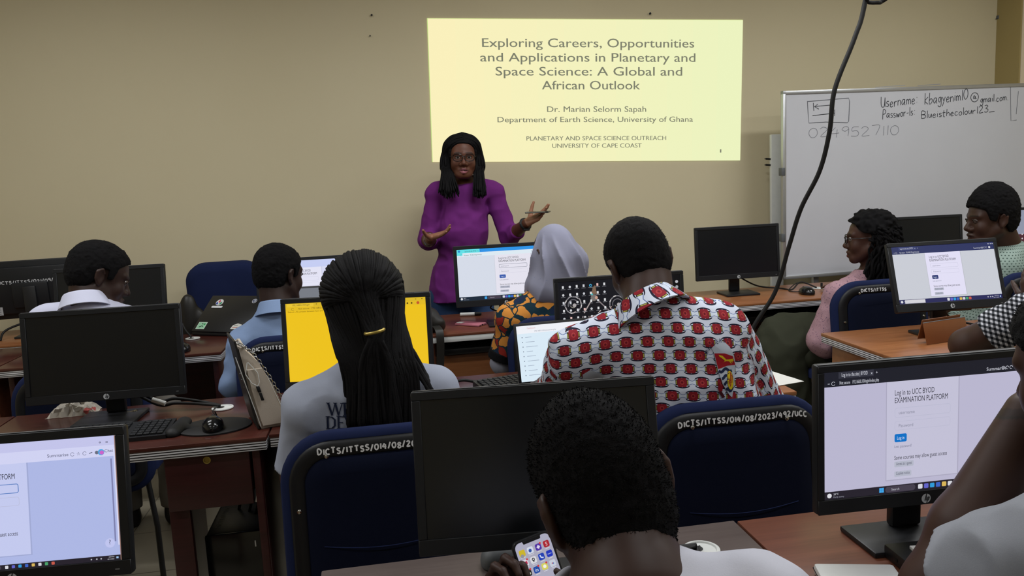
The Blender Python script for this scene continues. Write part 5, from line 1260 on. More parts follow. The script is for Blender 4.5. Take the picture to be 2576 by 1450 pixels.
# --- woman in the headscarf
def woman_scarf():
    m = Mt('floral_print', 0.9, 0.15); v = m.coord(); d = m.noise(v, 14, 2)
    vn = m.n('ShaderNodeTexVoronoi'); vn.inputs['Scale'].default_value = 22; vn.inputs['Randomness'].default_value = 1
    mx = m.n('ShaderNodeVectorMath'); mx.operation = 'ADD'; m.l(v, mx.inputs[0]); sc = m.n('ShaderNodeVectorMath'); sc.operation = 'SCALE'; nt = m.n('ShaderNodeTexNoise'); nt.inputs['Scale'].default_value = 18; m.l(v, nt.inputs['Vector']); m.l(nt.outputs['Color'], sc.inputs[0]); sc.inputs['Scale'].default_value = 0.05; m.l(sc.outputs[0], mx.inputs[1]); m.l(mx.outputs[0], vn.inputs['Vector'])
    cr = m.ramp(NX(m.nt, m.xyz(vn.outputs['Color'])[0].v), [(0.0, 'd08a3e'), (0.55, 'c67f38'), (0.62, '16303c'), (0.80, '1c2a46'), (0.90, '8e2a22')], True)
    v2 = m.n('ShaderNodeTexVoronoi'); v2.feature = 'DISTANCE_TO_EDGE'; v2.inputs['Scale'].default_value = 22; m.l(mx.outputs[0], v2.inputs['Vector'])
    m.color(m.mix(NX(m.nt, v2.outputs['Distance']) < 0.06, cr, '1b333c')); M['floral'] = m.m
    m = Mt('pale_scarf', 0.9, 0.2); v = m.coord(); n = m.noise(v, 260, 2); n2 = m.noise(v, 9, 2); x, y, z = m.xyz(v)
    dots = (n > 0.70) * (n2 > 0.52); m.color(m.mix(dots, m.mix(n2, '828397', '9798aa'), '4a5690')); m.bump(m.noise(v, 600), 0.1, 0.001); M['scarf'] = m.m
    M['trim_black'] = fabric('black_trim', '0f0f12'); M['sleeve_grey'] = fabric('grey_sleeve', '8f909c', 0.1)
    A = rot(22, 8, 0); hc = W(1393, 640, 3.50)
    p = Person('woman in pale lilac headscarf and orange floral top seen from behind', (0.74, 3.46), hc, A, 1.05, '3a251c')
    nk = W(1385, 735, 3.48); sl, sr = W(1290, 806, 3.46), W(1480, 790, 3.5); pel = np.array((nk[0], 3.48, 0.52))
    p.head(neck=nk, nr=0.047)
    eL, eR = W(1264, 915, 3.50), W(1500, 905, 3.55); wL, wR = W(1276, 950, 3.80), np.array((0.85, 3.88, 0.79))
    p.arm(sl, eL, wL, (0.045, 0.04, 0.038, 0.026)); p.arm(sr, eR, wR, (0.045, 0.04, 0.038, 0.026)); p.hand(wL, (0.3, 0.9, -0.1), (0.2, 0, -1), 1, [(10, 14, 10)] * 4); p.hand(wR, (-0.3, 0.9, 0), (0, 0, -1), -1, [(8, 10, 8)] * 4)
    P, TA = torso(nk - (0, 0, 0.03), sl, sr, pel, 0.88, 1, 0, 0.048, True); p.skin += P; p.body(0.0045)
    P, TA = torso(nk - (0, 0, 0.02), sl, sr, pel, 1.0, 1.0, 0.016, 0.055, True)
    P += [cap(sl, sl + (eL - sl) * 0.85, 0.066, 0.07, 0.03, True), cap(sr, sr + (eR - sr) * 0.85, 0.066, 0.07, 0.03, True)]
    p.cloth('floral_top', P, M['floral'], 0.0065, 0.006, 11)
    for s0, e0 in ((sl, eL), (sr, eR)):
        a = s0 + (e0 - s0) * 0.70; b = s0 + (e0 - s0) * 0.88
        V, Q = solid([cap(a, b, 0.0715, 0.0745, 0.005, 2)], 0.005); qmesh('sleeve_trim', V, Q, M['trim_black'], p.t, p.org)
    P = sleeve(sl + (eL - sl) * 0.6, eL, wL, (0.05, 0.052, 0.05, 0.036), 0.85) + sleeve(sr + (eR - sr) * 0.6, eR, wR, (0.05, 0.052, 0.05, 0.036), 0.85)
    p.cloth('undersleeve', P[:2], M['sleeve_grey'], 0.006, 0.005, 15); p.cloth('undersleeve', P[2:], M['sleeve_grey'], 0.006, 0.005, 15)
    V, Q = solid([cap(nk + (0, -0.01, 0.0), nk + (0, -0.005, -0.03), 0.07, 0.085, 0.02), cap(nk + (0, -0.01, -0.012), sl + (nk - sl) * 0.7, 0.05, 0.05, 0.02)], 0.006); qmesh('neck_trim', V, Q, M['trim_black'], p.t, p.org)
    P = [ell(p.L(0, -0.012, 0.035), (0.080, 0.102, 0.100), A, 0.03), ell(p.L(0.004, -0.03, -0.03), (0.086, 0.095, 0.10), A, 0.05), cap(p.L(-0.01, -0.03, -0.04), nk + (-0.02, -0.02, 0.02), 0.078, 0.085, 0.05), cap(p.L(0.03, -0.05, -0.05), nk + (0.062, -0.04, 0.01), 0.076, 0.088, 0.05), ell(p.L(0.0, 0.125, -0.055), (0.042, 0.05, 0.06), A, 0.02, 's')]
    s = p
    def folds(D, X, Y, Z):
        ii = np.nonzero(np.abs(D) < 0.03); x = X.ravel()[ii[0]] - hc[0]; y = Y.ravel()[ii[1]] - hc[1]; z = Z.ravel()[ii[2]] - hc[2]
        a = np.arctan2(x, -y + 0.02); D = D.copy(); D[ii] -= (0.017 * (1 - np.abs(np.sin(a * 4.6 + z * 3 + 0.9 * np.sin(z * 12 + a * 2)))) ** 1.6 * np.clip((0.10 - z) / 0.08, 0, 1.3)).astype(f32); return D
    cutz = nk[2] - 0.045; V, Q = solid(P, 0.0045, lambda D, X, Y, Z: np.maximum(folds(D, X, Y, Z), (cutz - Z - 0.25 * (X - nk[0]) + 0 * Y).astype(f32))); qmesh('headscarf', V, Q, M['scarf'], p.t, p.org); seated(p, pel, 1)
woman_scarf()
def at_d(px, py, depth):
    d = (_F * F_PX + _R * (px - IMG_W / 2) + _U * (IMG_H / 2 - py)) / F_PX
    return np.array([0, 0, CAM_H]) + d * depth

# --- man in the patterned shirt
def chain_print(pw=0.055, ph=0.0352, S=0.9):
    m = Mt('chain_print', 0.85, 0.2); a = m.n('ShaderNodeAttribute'); a.attribute_name = 'cloth'
    u, v, z = m.xyz(a.outputs['Vector'])
    row = (v / ph).floor(); off = row.mod(2.0) * 0.5
    fu = ((u / pw + off).frac() - 0.5) * (pw / S); fv = ((v / ph).frac() - 0.5) * (ph / S)     # metres from the middle of a motif
    au, av = fu.abs(), fv.abs()
    base = 'ccd3e4'
    body = ((fu / 0.0135) * (fu / 0.0135) + (fv / 0.0125) * (fv / 0.0125)).sqrt() < 1.0
    waist = (((au - 0.0065) / 0.0085) * ((au - 0.0065) / 0.0085) + (fv / 0.0155) * (fv / 0.0155)).sqrt() < 1.0
    cres = ((((fu / 0.0225) * (fu / 0.0225) + ((av - 0.0085) / 0.0085) * ((av - 0.0085) / 0.0085)).sqrt() < 1.0)) * (((fu / 0.026) * (fu / 0.026) + ((av - 0.0025) / 0.0105) * ((av - 0.0025) / 0.0105)).sqrt() > 1.0)
    ring = ((((fu * fu + fv * fv).sqrt()) - 0.0052).abs() < 0.0011)
    core = (fu * fu + fv * fv).sqrt() < 0.0019
    yel = ((au - 0.0165).abs() < 0.0026) * (av < 0.0085)
    yin = ((au - 0.0165).abs() < 0.0012) * (av < 0.0055)
    link_ = (au > 0.0175) * (av < 0.0046 + (0.0305 - au) * 0.30); lin_e = link_ * (av > 0.0032 + (0.0305 - au) * 0.28)
    c = m.mix(link_, base, 'd6e0f0'); c = m.mix(lin_e, c, '5a6fa6')
    c = m.mix(waist.max(body), c, '8c1f2b'); c = m.mix(ring, c, 'b04040'); c = m.mix(core, c, '5a1420')
    c = m.mix(cres, c, '1d1a30'); c = m.mix(yel, c, '2a2a20'); c = m.mix(yin, c, 'b7ab50')
    m.color(c); m.bump(m.noise(m.coord(), 700), 0.1, 0.0006); return m.m
def man_pattern():
    M['chain'] = chain_print()
    A = rot(5, 20, -11); hc = W(1607, 664, 2.20)
    p = Person('man in white and maroon chain print shirt leaning over a laptop', (0.80, 2.12), hc, A, 1.07, '3a261f')
    nk = W(1632, 790, 2.10); sl, sr = W(1452, 895, 2.10), W(1812, 838, 2.08); pel = np.array((0.93, 2.04, 0.53))
    p.head(neck=nk, nr=0.062, earr=1.08)
    eL, eR = W(1400, 1000, 2.36), W(1915, 1040, 2.20); wL, wR = np.array((0.50, 2.56, 0.80)), np.array((1.08, 2.50, 0.80))
    p.arm(sl, eL, wL, (0.055, 0.048, 0.045, 0.03)); p.arm(sr, eR, wR, (0.055, 0.048, 0.045, 0.03))
    p.hand(wL, (0.5, 0.85, -0.1), (0, 0, -1), 1, [(14, 20, 14)] * 4); p.hand(wR, (-0.6, 0.8, -0.1), (0, 0, -1), -1, [(14, 20, 14)] * 4)
    P, TA = torso(nk - (0, 0, 0.03), sl, sr, pel, 0.92, 1.05); p.skin += P; p.body(0.004)
    T, TA = torso(nk - (0, 0.01, 0.018), sl, sr, pel, 1.02, 1.1, 0.018, 0.058)
    S = [sleeve(sl, eL, wL, (0.078, 0.074, 0.06, 0.05), 0.4), sleeve(sr, eR, wR, (0.082, 0.084, 0.062, 0.05), 0.4)]
    spine = unit(nk - pel)
    def uv(V):
        d = V - nk; lx = unit((1.0, -0.15, 0.01)); U = np.stack([d @ lx, d @ np.array((0.02, 0, 1.0)), 0 * d[:, 0]], 1)
        U[:, 1] = U[:, 1] - 0.75 * np.maximum(0, d @ TA[:, 1] + 0.02)      # rows follow the cloth over the shoulders
        U[:, 1] += 0.22 * np.abs(U[:, 0]) ** 1.6
        best = np.min([ev(q, V[:, 0], V[:, 1], V[:, 2]) for q in T], 0)
        for k, (s0, e0) in enumerate(((sl, eL), (sr, eR))):
            da = np.min([ev(q, V[:, 0], V[:, 1], V[:, 2]) for q in S[k]], 0); ax_ = unit(e0 - s0); t = (V - s0) @ ax_
            side = unit(np.cross(ax_, (0, 1, 0))); w_ = np.cross(ax_, side)
            ang = np.arctan2((V - s0) @ side, -((V - s0) @ w_)) * 0.075
            sel = (da < best - 0.004) & (t > 0.015); U[sel] = np.stack([t + 0.02, ang, 0 * t], 1)[sel]
        return U
    o, V, Q = p.cloth('shirt', T + S[0] + S[1], M['chain'], 0.0055, 0.009, 9, uv=uv, seed=2.0, cut=[plane_cut(pel - (0, 0, 0.05), (0, 0, -1))]); p.last = (V, Q)
    c = polo(p, nk + (-0.004, -0.03, 0.0), TA, M['chain'], 0.094, 0.08, 0.055, 0.5, 0.022)
    a = c.data.attributes.new('cloth', 'FLOAT_VECTOR', 'POINT')
    for i, v in enumerate(c.data.vertices):
        q = np.array(v.co) + p.org - nk; a.data[i].vector = (q @ TA[:, 2] * 1.1 + 0.01, math.atan2(q @ TA[:, 0], -(q @ TA[:, 1])) * 0.075, 0)
    # printed crest and arched lettering on the back
    k = 1 / 950.0
    def px(x, y): return ((x - 1800) * k, -(y - 900) * k)
    O = W(1800, 900, 1.95); g = Gfx(); ZZ = lambda x, y: px(1640 + x * 340 / 1972, 780 + y * 250 / 1450)
    g.poly([ZZ(905, 600), ZZ(880, 560), ZZ(1000, 470), ZZ(1110, 480), ZZ(1190, 560), ZZ(1250, 700), ZZ(1270, 830), ZZ(1215, 1100), ZZ(1165, 1290), ZZ(1120, 1250), ZZ(1010, 1080), ZZ(960, 880)], 'b6bfce', 0.6)
    g.poly([ZZ(918, 635), ZZ(1090, 650), ZZ(1225, 700), ZZ(1270, 830), ZZ(1120, 830), ZZ(965, 865)], 'a01626', 1.2)
    for q in ([(985, 662), (1050, 682), (1105, 735), (1085, 755), (1035, 712), (1000, 690)], [(1085, 738), (1150, 742), (1240, 735), (1225, 755), (1245, 770), (1215, 772), (1218, 795), (1190, 772), (1150, 768), (1090, 760)], [(1150, 765), (1200, 812), (1185, 775)], [(1095, 755), (1060, 775), (1100, 765)]): g.poly([ZZ(*w_) for w_ in q], 'd8bd1e', 2)
    for j in range(4):
        y = 890 + 95 * j; x0 = 970 + 34 * j; pts = [(x0 + (1195 - x0) * q / 10, y + 22 * math.sin(q * 0.9 + j)) for q in range(11)]
        g.line([ZZ(*q) for q in pts], 0.0075, '1c2748', 1.6)
    g.disc(*ZZ(1150, 1040), 0.0108, '16203c', 1.9, 24, 0.0262); g.disc(*ZZ(1150, 1040), 0.0098, 'd6bb1c', 2, 24, 0.0245)
    for dx, dy, h_ in ((-28, 60, 60), (0, 20, 110), (24, 40, 90), (-10, 90, 40)): g.line([ZZ(1150 + dx, 1040 + dy), ZZ(1150 + dx + 16, 1040 + dy - h_), ZZ(1150 + dx + 6, 1040 + dy - h_ - 25)], 0.0028, 'a01f22', 2.6)
    g.poly([ZZ(930, 1130), ZZ(965, 1075), ZZ(1015, 1130), ZZ(1005, 1180), ZZ(960, 1205)], '8c1626', 2); g.poly([ZZ(940, 1190), ZZ(985, 1175), ZZ(1050, 1275), ZZ(1000, 1280)], '4a1420', 2)
    g_crest, g = g, Gfx()
    for s_, cx, cy, rad, a0, da, ch in (('UNIVERSITY C', 1075, 790, 300, 152, -11.5, 60), ('NIVERSITY OF CAPE COAST', -560 * 0 + -470, 1700, 330, 118, -9.0, 60)):
        for i, chh in enumerate(s_):
            if chh == ' ': continue
            aa = a0 + da * i
            if aa < 20: continue
            vs, fs = glyphs(chh); vs = vs - [(vs[:, 0].max() + vs[:, 0].min()) / 2, 0]; th = R(aa - 90); kk = ch / 0.73
            P_ = [(cx + (rad + b * kk) * math.cos(R(aa)) + a_ * kk * math.cos(th), cy - (rad + b * kk) * math.sin(R(aa)) - a_ * kk * math.sin(th)) for a_, b in vs]
            g.raw([ZZ(*q) for q in P_], fs, '2a3352', 2)
    g_text, g = g, Gfx()
    # second crest low on the left of the back
    Z2 = lambda x, y: px(1200 + x / 2.9, 540 + y / 2.9)
    g.poly([Z2(790, 1090), Z2(850, 1060), Z2(960, 1110), Z2(930, 1150), Z2(860, 1200), Z2(800, 1180)], 'b6bfce', 0.6); g.poly([Z2(850, 1178), Z2(945, 1142), Z2(930, 1190), Z2(860, 1200)], 'a01626', 1.2)
    g.line([Z2(880, 1180), Z2(930, 1155)], 0.006, 'd8bd1e', 2)
    for nm, gg in (('crest_print', g_crest), ('lettering_print', g_text), ('crest_print', g)): decal(p, gg, nm, O, (1, 0, 0), (0, 0.22, 1), (0, -1, 0.22), o, 0.0028, 0.007, 0.3)
    p.hair_short(0.006, [(-0.14, -0.09), (-0.085, -0.082), (-0.05, -0.07), (-0.03, -0.04), (-0.012, 0.03), (0.012, 0.03), (0.035, 0.01), (0.05, 0.05), (0.12, 0.085)], 0.0035, 0.0016, tuft=900); seated(p, pel, 1, gap=0.14)
man_pattern()

# --- woman in glasses, pink top
def woman_pink():
    m = Mt('pink_speckled_cloth', 0.9, 0.15); v = m.coord(); n = m.noise(v, 120, 2, 0.6); n2 = m.noise(v, 160, 2, 0.6)
    c = m.mix(n > 0.64, 'a4828b', '5e4a62'); c = m.mix(n2 > 0.68, c, 'b9a0a8'); m.color(c); m.bump(m.noise(v, 90), 0.5, 0.002); M['pink'] = m.m
    A = rot(57, 2, 0); hc = W(2190, 600, 3.62)
    p = Person('woman in pink speckled top and glasses looking left, beside the whiteboard', (2.35, 3.6), hc, A, 1.06, '452b22', '5e3530')
    nk = W(2190, 690, 3.64); sl, sr = W(2112, 745, 3.56), W(2290, 735, 3.70); pel = np.array((nk[0] + 0.08, 3.62, 0.52))
    p.head(neck=nk, nr=0.045, nose=1.0)
    eL, eR = W(2072, 858, 3.56), W(2300, 880, 3.78); wL, wR = W(2095, 900, 3.80), np.array((2.55, 4.08, 0.79))
    p.arm(sl, eL, wL, (0.045, 0.04, 0.038, 0.026)); p.arm(sr, eR, wR, (0.045, 0.04, 0.038, 0.026)); p.hand(wL, (0.7, 0.6, -0.2), (0.5, 0, -0.9), 1, [(20, 30, 20)] * 4); p.hand(wR, (-0.3, 0.9, 0), (0, 0, -1), -1, [(8, 10, 8)] * 4)
    P, TA = torso(nk - (0, 0, 0.03), sl, sr, pel, 0.86, 1, 0, 0.047, True); p.skin += P; p.body(0.0045); p.eyes(); glasses(p)
    P, TA = torso(nk - (0, 0, 0.02), sl, sr, pel, 0.96, 1.0, 0.015, 0.05, True)
    P += sleeve(sl, eL, wL, (0.072, 0.076, 0.074, 0.05), 0.9) + sleeve(sr, eR, wR, (0.07, 0.07, 0.06, 0.045), 0.9)
    P += [ell(nk + (0, 0, 0.045), (0.07, 0.07, 0.06), None, 0.01, 's')]
    p.cloth('top', P, M['pink'], 0.006, 0.006, 16)
    p.hair_short(0.02, [(-0.14, -0.10), (-0.05, -0.09), (-0.02, -0.03), (0.0, 0.03), (0.03, 0.035), (0.05, 0.05), (0.066, 0.075), (0.12, 0.092)], 0.0045, 0.009, freq=60, tuft=500)
    rr = np.random.default_rng(2); mb = MB()   # long loose curls down the back
    for i in range(120):
        phi = rr.uniform(-100, 55); o = rr.uniform(0.005, 0.024)
        q = p.L((0.078 + o) * math.sin(R(phi)), -0.012 - (0.094 + o) * math.cos(R(phi)), rr.uniform(0.0, 0.06))
        e = W(rr.uniform(2172, 2262), rr.uniform(690, 735), 3.56 + rr.uniform(-0.05, 0.03)); mid = (q + e) / 2 + rr.normal(0, 0.012, 3) + (0.0, -0.01, 0.0)
        P_ = crv([q, q * 0.7 + mid * 0.3 + (0, -0.012, 0), mid, e], 8); L_ = len(P_)
        P_ = [x + np.array((math.cos(k * 1.1 + i), math.sin(k * 1.1 + i), 0)) * 0.006 for k, x in enumerate(P_)]
        mb.tube([x - p.org for x in P_], [0.006] * (L_ - 1) + [0.002], 6)
    obj('curls', mb, M['hair'], p.t, ang=180); M['olive_pants'] = fabric('dark_olive_trousers', '34362b', 0.2); seated(p, pel, 1, pants='olive_pants', fw=(-0.86, 0.4, 0), gap=0.10, kn=0.50, skirt=True)
woman_pink()

# --- man in the pale green jumper
def man_green():
    m = Mt('pale_green_knit', 0.95, 0.1); a = m.n('ShaderNodeAttribute'); a.attribute_name = 'cloth'; u, v, z = m.xyz(a.outputs['Vector'])
    row = (v / 0.0125).floor(); fu = ((u / 0.0125 + row.mod(2.0) * 0.5).frac() - 0.5).abs(); fv = ((v / 0.0125).frac() - 0.5).abs()
    hole = (fu * fu + fv * fv).sqrt() < 0.21; m.color(m.mix(hole, m.mix(m.noise(m.coord(), 20), '82958d', '96a69e'), '43524d')); m.bump((fu * fu + fv * fv).sqrt(), 0.6, 0.002); M['knit'] = m.m
    A = rot(78, 4, 0); hc = W(2493, 552, 3.58)
    p = Person('man in pale green knit jumper in profile at the right edge', (3.08, 3.6), hc, A, 1.1, '3f281f')
    nk = W(2535, 635, 3.6); sl, sr = W(2530, 680, 3.50), W(2610, 670, 3.80); pel = np.array((nk[0] + 0.03, 3.62, 0.52))
    p.head(neck=nk, nr=0.056, nose=1.15)
    eL, eR = W(2520, 800, 3.46), W(2640, 800, 3.9); wL, wR = np.array((2.86, 3.75, 0.6)), np.array((2.98, 3.86, 0.6))
    p.arm(sl, eL, wL); p.arm(sr, eR, wR); p.hand(wL, (-0.6, 0.6, -0.3), (0, 0, -1), 1, [(20, 30, 20)] * 4); p.hand(wR, (-0.3, 0.9, 0), (0, 0, -1), -1, [(8, 10, 8)] * 4)
    P, TA = torso(nk - (0, 0, 0.03), sl, sr, pel, 0.9); p.skin += P; p.body(0.0045); p.eyes('544a45')
    P, TA = torso(nk - (0, 0, 0.005), sl, sr, pel, 1.02, 1.05, 0.02, 0.06)
    P += sleeve(sl, eL, wL, (0.074, 0.07, 0.064, 0.05), 0.9) + sleeve(sr, eR, wR, (0.074, 0.07, 0.064, 0.05), 0.9)
    p.cloth('jumper', P, M['knit'], 0.006, 0.006, 12, uv=lambda V: np.stack([np.arctan2(V[:, 0] - nk[0], -(V[:, 1] - nk[1] - 0.02)) * 0.16, V[:, 2]], 1))
    p.hair_short(0.018, [(-0.14, -0.085), (-0.085, -0.075), (-0.05, -0.06), (-0.03, -0.03), (-0.012, 0.03), (0.012, 0.03), (0.018, -0.005), (0.04, 0.005), (0.055, 0.05), (0.078, 0.062), (0.12, 0.085)], 0.0038, 0.003, high=0.022, tuft=1200); seated(p, pel, 1)
man_green()

# --- person in the checked sleeve, mostly beyond the right edge
def person_check():
    m = Mt('gingham', 0.9, 0.15); a = m.n('ShaderNodeAttribute'); a.attribute_name = 'cloth'; u, v, z = m.xyz(a.outputs['Vector'])
    p_ = 0.017; A_ = (u / p_).frac() < 0.5; B_ = (v / p_).frac() < 0.5
    s = A_ + B_; m.color(m.ramp(s * 0.5, [(0, 'c9cad2'), (0.3, '55585f'), (0.8, '14151a')], True)); M['gingham'] = m.m
    M['mask'] = flat('mask_cloth', 'a9adb4', 0.9)
    A = rot(15, 6, 0); hc = at_d(2682, 705, 2.9)
    p = Person('person in black and white checked short sleeve resting an elbow on the desk', (hc[0], hc[1]), hc, A, 1.02, '3c271e')
    nk = hc + (0, -0.03, -0.15); sl, sr = hc + (-0.16, -0.03, -0.2), hc + (0.2, 0.03, -0.2); pel = np.array((hc[0] + 0.02, hc[1] - 0.08, 0.52))
    p.head(neck=nk, nr=0.05)
    eL = at(2432, 868, z=0.795); wL = hc + (-0.085, 0.06, -0.1); sl = at_d(2590, 790, 2.78)
    p.arm(sl, eL, wL, (0.055, 0.058, 0.044, 0.028)); p.hand(wL, (0.0, 0.1, 1), (0.9, 0.2, 0), 1, [(15, 25, 15)] * 4)
    eR = sr + (0.06, 0.12, -0.26); wR = np.array((eR[0], 2.75, 0.8)); p.arm(sr, eR, wR); p.hand(wR, (-0.3, 0.9, 0), (0, 0, -1), -1, [(8, 10, 8)] * 4)
    P, TA = torso(nk - (0, 0, 0.03), sl, sr, pel, 0.88, 1, 0, 0.045); p.skin += P; p.body(0.0045)
    P, TA = torso(nk - (0, 0, 0.02), sl, sr, pel, 0.95, 1, 0.015, 0.05); P += [cap(sl, sl + (eL - sl) * 0.55, 0.068, 0.078, 0.02, True), cap(sr, sr + (eR - sr) * 0.5, 0.066, 0.07, 0.02, True)]
    p.cloth('blouse', P, M['gingham'], 0.005, 0.007, 18, uv=lambda V: np.stack([(V[:, 0] - V[:, 1]) * 0.75 + V[:, 2] * 0.2, V[:, 2] + 0.35 * V[:, 0]], 1))
    V, Q = solid([ell(p.L(0, 0.07, -0.062), (0.06, 0.05, 0.05), A, 0.01), ell(p.L(0, 0.06, -0.06), (0.052, 0.047, 0.06), A, 0.004, 's')], 0.004)
    qmesh('face_mask', V, Q, M['mask'], p.t, p.org); p.hair_short(0.018, tuft=0); seated(p, pel, 1)
person_check()

# --- man with the phone, nearest
def man_phone():
    M['white_tee'] = fabric('white_t_shirt', 'c3c4d0', 0.06, 0.9, 600, 0.15)
    A = rot(7, 10, -14); hc = at_d(1516, 1244, 1.0)
    p = Person('short haired man in white t-shirt holding a phone, nearest the camera', (hc[0], hc[1] - 0.04), hc, A, 0.96, '38241d')
    nk = at_d(1588, 1470, 0.92); sl, sr = at_d(1290, 1790, 0.92), at_d(1905, 1570, 0.90); pel = np.array((nk[0] + 0.02, nk[1] - 0.06, 0.52))
    p.head(neck=nk, nr=0.059, earr=1.28)
    pc = at_d(1368, 1458, 1.33)      # the phone's middle as seen
    wL, wR = pc + (-0.068, 0.024, -0.082), pc + (0.105, -0.07, -0.095); eL, eR = np.array((sl[0] - 0.06, sl[1] + 0.2, 0.80)), np.array((sr[0] + 0.04, sr[1] + 0.2, 0.80))
    p.arm(sl, eL, wL, (0.052, 0.043, 0.042, 0.03)); p.arm(sr, eR, wR, (0.052, 0.043, 0.042, 0.03))
    p.hand(wL, (0.06, 0.05, 1), (0.45, -0.9, 0.0), -1, [(30, 60, 40), (30, 62, 40), (32, 62, 40), (34, 60, 40)], (0.8, 0.62, 0.45, 0.5), 0.98)
    p.hand(wR, (-0.52, 0.42, 0.74), (-0.75, -0.3, -0.4), 1, [(4, 10, 8), (50, 60, 30), (58, 62, 30), (60, 60, 30)], (0.8, 0.3, 0.55, 0.3), 0.98)
    P, TA = torso(nk - (0, 0, 0.04), sl, sr, pel, 0.9, 1.05); p.skin += P; p.body(0.0038)
    P, TA = torso(nk - (0, 0, 0.032), sl, sr, pel, 1.0, 1.1, 0.016); P += [cap(sl, sl + (eL - sl) * 0.6, 0.068, 0.07, 0.02, True), cap(sr, sr + (eR - sr) * 0.6, 0.068, 0.07, 0.02, True)]
    P += [cap(p.L(0, -0.02, -0.08), nk + (-0.008, 0.012, -0.002), 0.060, 0.072, 0.01, False, 's')]
    p.cloth('t_shirt', P, M['white_tee'], 0.0055, 0.006, 14)
    p.hair_short(0.008, [(-0.14, -0.098), (-0.1, -0.098), (-0.07, -0.09), (-0.045, -0.062), (-0.03, -0.03), (-0.012, 0.03), (0.012, 0.03), (0.035, 0.01), (0.05, 0.05), (0.12, 0.085)], 0.0028, 0.0018, freq=240, tuft=9000, high=0.010, wide=0.97, nape=True); seated(p, pel, 1)
    t = thing('phone', 'smartphone showing coloured app icons in the hands of the nearest man', 'phone', tuple(pc))
    d = unit(np.array((0, 0, CAM_H)) - pc); B = Matrix.Rotation(R(9), 4, 'Z') @ Matrix.Rotation(R(-22), 4, 'X') @ Matrix.Rotation(R(-10), 4, 'Y')
    w, h = 0.0715, 0.146
    def rb(w, h, r, y0, y1, mb=None):
        mb = mb or MB(); o = rr_outline(w, h, r, r)
        loft(mb, [[tuple(B @ Vector((a, y0 + e, b))) for a, b in [(q[0] * s_, q[1] * (1 - (1 - s_) * w / h)) for q in o]] for e, s_ in ((0, 0.975), (0.0015, 1.0), (y1 - y0 - 0.0015, 1.0), (y1 - y0, 0.975))]); return mb
    obj('case', rb(w, h, 0.011, -0.004, 0.006), M['black'], t)
    g = Gfx(); sw, sh = w - 0.0075, h - 0.0075; g.rrect(-sw / 2, -sh / 2, sw / 2, sh / 2, 0.009, 'a9a8bb', 0)
    g.poly([(-0.017, sh / 2), (0.017, sh / 2), (0.0155, sh / 2 - 0.005), (-0.0155, sh / 2 - 0.005)], '0b0b0d', 1)
    ic = [['c9b22a', 'cfd6e6', '4e2f9e', 'a8202c'], ['d9d6de', 'd6d6dc', '1f3fb0', '1f34b4'], ['1c241c', '1f4aa0', 'd3cf5e', 'c5cad8'], ['3a7a3c']]
    for i, row in enumerate(ic):
        for j, c in enumerate(row):
            x, y = -0.0225 + 0.015 * j, sh / 2 - 0.017 - 0.0165 * i; r = 0.0054
            g.rrect(x - r, y - r, x + r, y + r, 0.0025, c, 1); g.rect(x - 0.004, y - r - 0.0022, x + 0.004, y - r - 0.0014, 'd8d8e0', 1)
            if (i, j) == (0, 1): g.disc(x - 0.0005, y - 0.0005, 0.0028, '2c4f9e', 2)
            if (i, j) == (0, 2): g.disc(x, y, 0.0034, 'd8d2ea', 2, 4); 
            if (i, j) == (0, 3): g.text('S', x, y - 0.003, 0.0062, 'e8dadc', 2, 'c')
            if (i, j) == (0, 0): g.disc(x - 0.001, y - 0.0045, 0.003, '8f8f96', 2)
            if (i, j) == (1, 0): g.rrect(x - 0.0038, y - 0.0026, x + 0.0038, y + 0.0026, 0.001, 'b3234a', 2)
            if (i, j) == (1, 1): g.disc(x, y + 0.001, 0.0026, '26262c', 2); g.disc(x, y + 0.001, 0.0012, 'd6d6dc', 3); g.poly([(x - 0.0018, y - 0.0008), (x + 0.0018, y - 0.0008), (x, y - 0.004)], '26262c', 2)
            if (i, j) == (1, 2): g.line([(x - 0.002, y + 0.003), (x - 0.001, y - 0.001), (x + 0.003, y - 0.0025)], 0.002, 'd2dcf2', 2)
            if (i, j) == (1, 3): g.text('zoom', x, y - 0.001, 0.0022, 'd2dcf2', 2, 'c', width=0.007)
            if (i, j) == (2, 0): g.rect(x - 0.0035, y - 0.003, x + 0.0035, y, 'cfd6c0', 2)
            if (i, j) == (2, 1): g.text('in', x, y - 0.003, 0.0062, 'dfe6f2', 2, 'c')
            if (i, j) == (2, 2): g.disc(x, y, 0.003, 'f0efe6', 2, 9)
            if (i, j) == (2, 3): g.disc(x - 0.0008, y, 0.0014, 'b84a58', 2, 4); g.disc(x + 0.001, y - 0.0006, 0.0014, '3f63b0', 2, 4)
            if (i, j) == (3, 0): g.frame(x - 0.003, y - 0.003, x + 0.003, y + 0.003, 0.0006, 0.0008, 'd6e6d2', '3a7a3c', 2); g.line([(x - 0.0015, y), (x - 0.0003, y - 0.0014), (x + 0.0028, y + 0.0026)], 0.0009, 'd6e6d2', 3)
            if (i, j) in ((0, 2), (1, 0), (2, 0), (2, 1), (2, 2)): g.disc(x + r * 0.85, y + r * 0.9, 0.0018, 'c8383c', 3, 10)
    M3 = B.to_3x3(); g.build('screen', M['screen'], t, tuple(B @ Vector((0, -0.0042, 0))), tuple(M3 @ Vector((1, 0, 0))), tuple(M3 @ Vector((0, 0, 1))), tuple(M3 @ Vector((0, -1, 0))), 0.0001)
    obj('side_button', MB().box((w / 2 - 0.0005, -0.001, 0.03), (w / 2 + 0.0008, 0.003, 0.05), 0.0006, B), M['metal'], t)
man_phone()

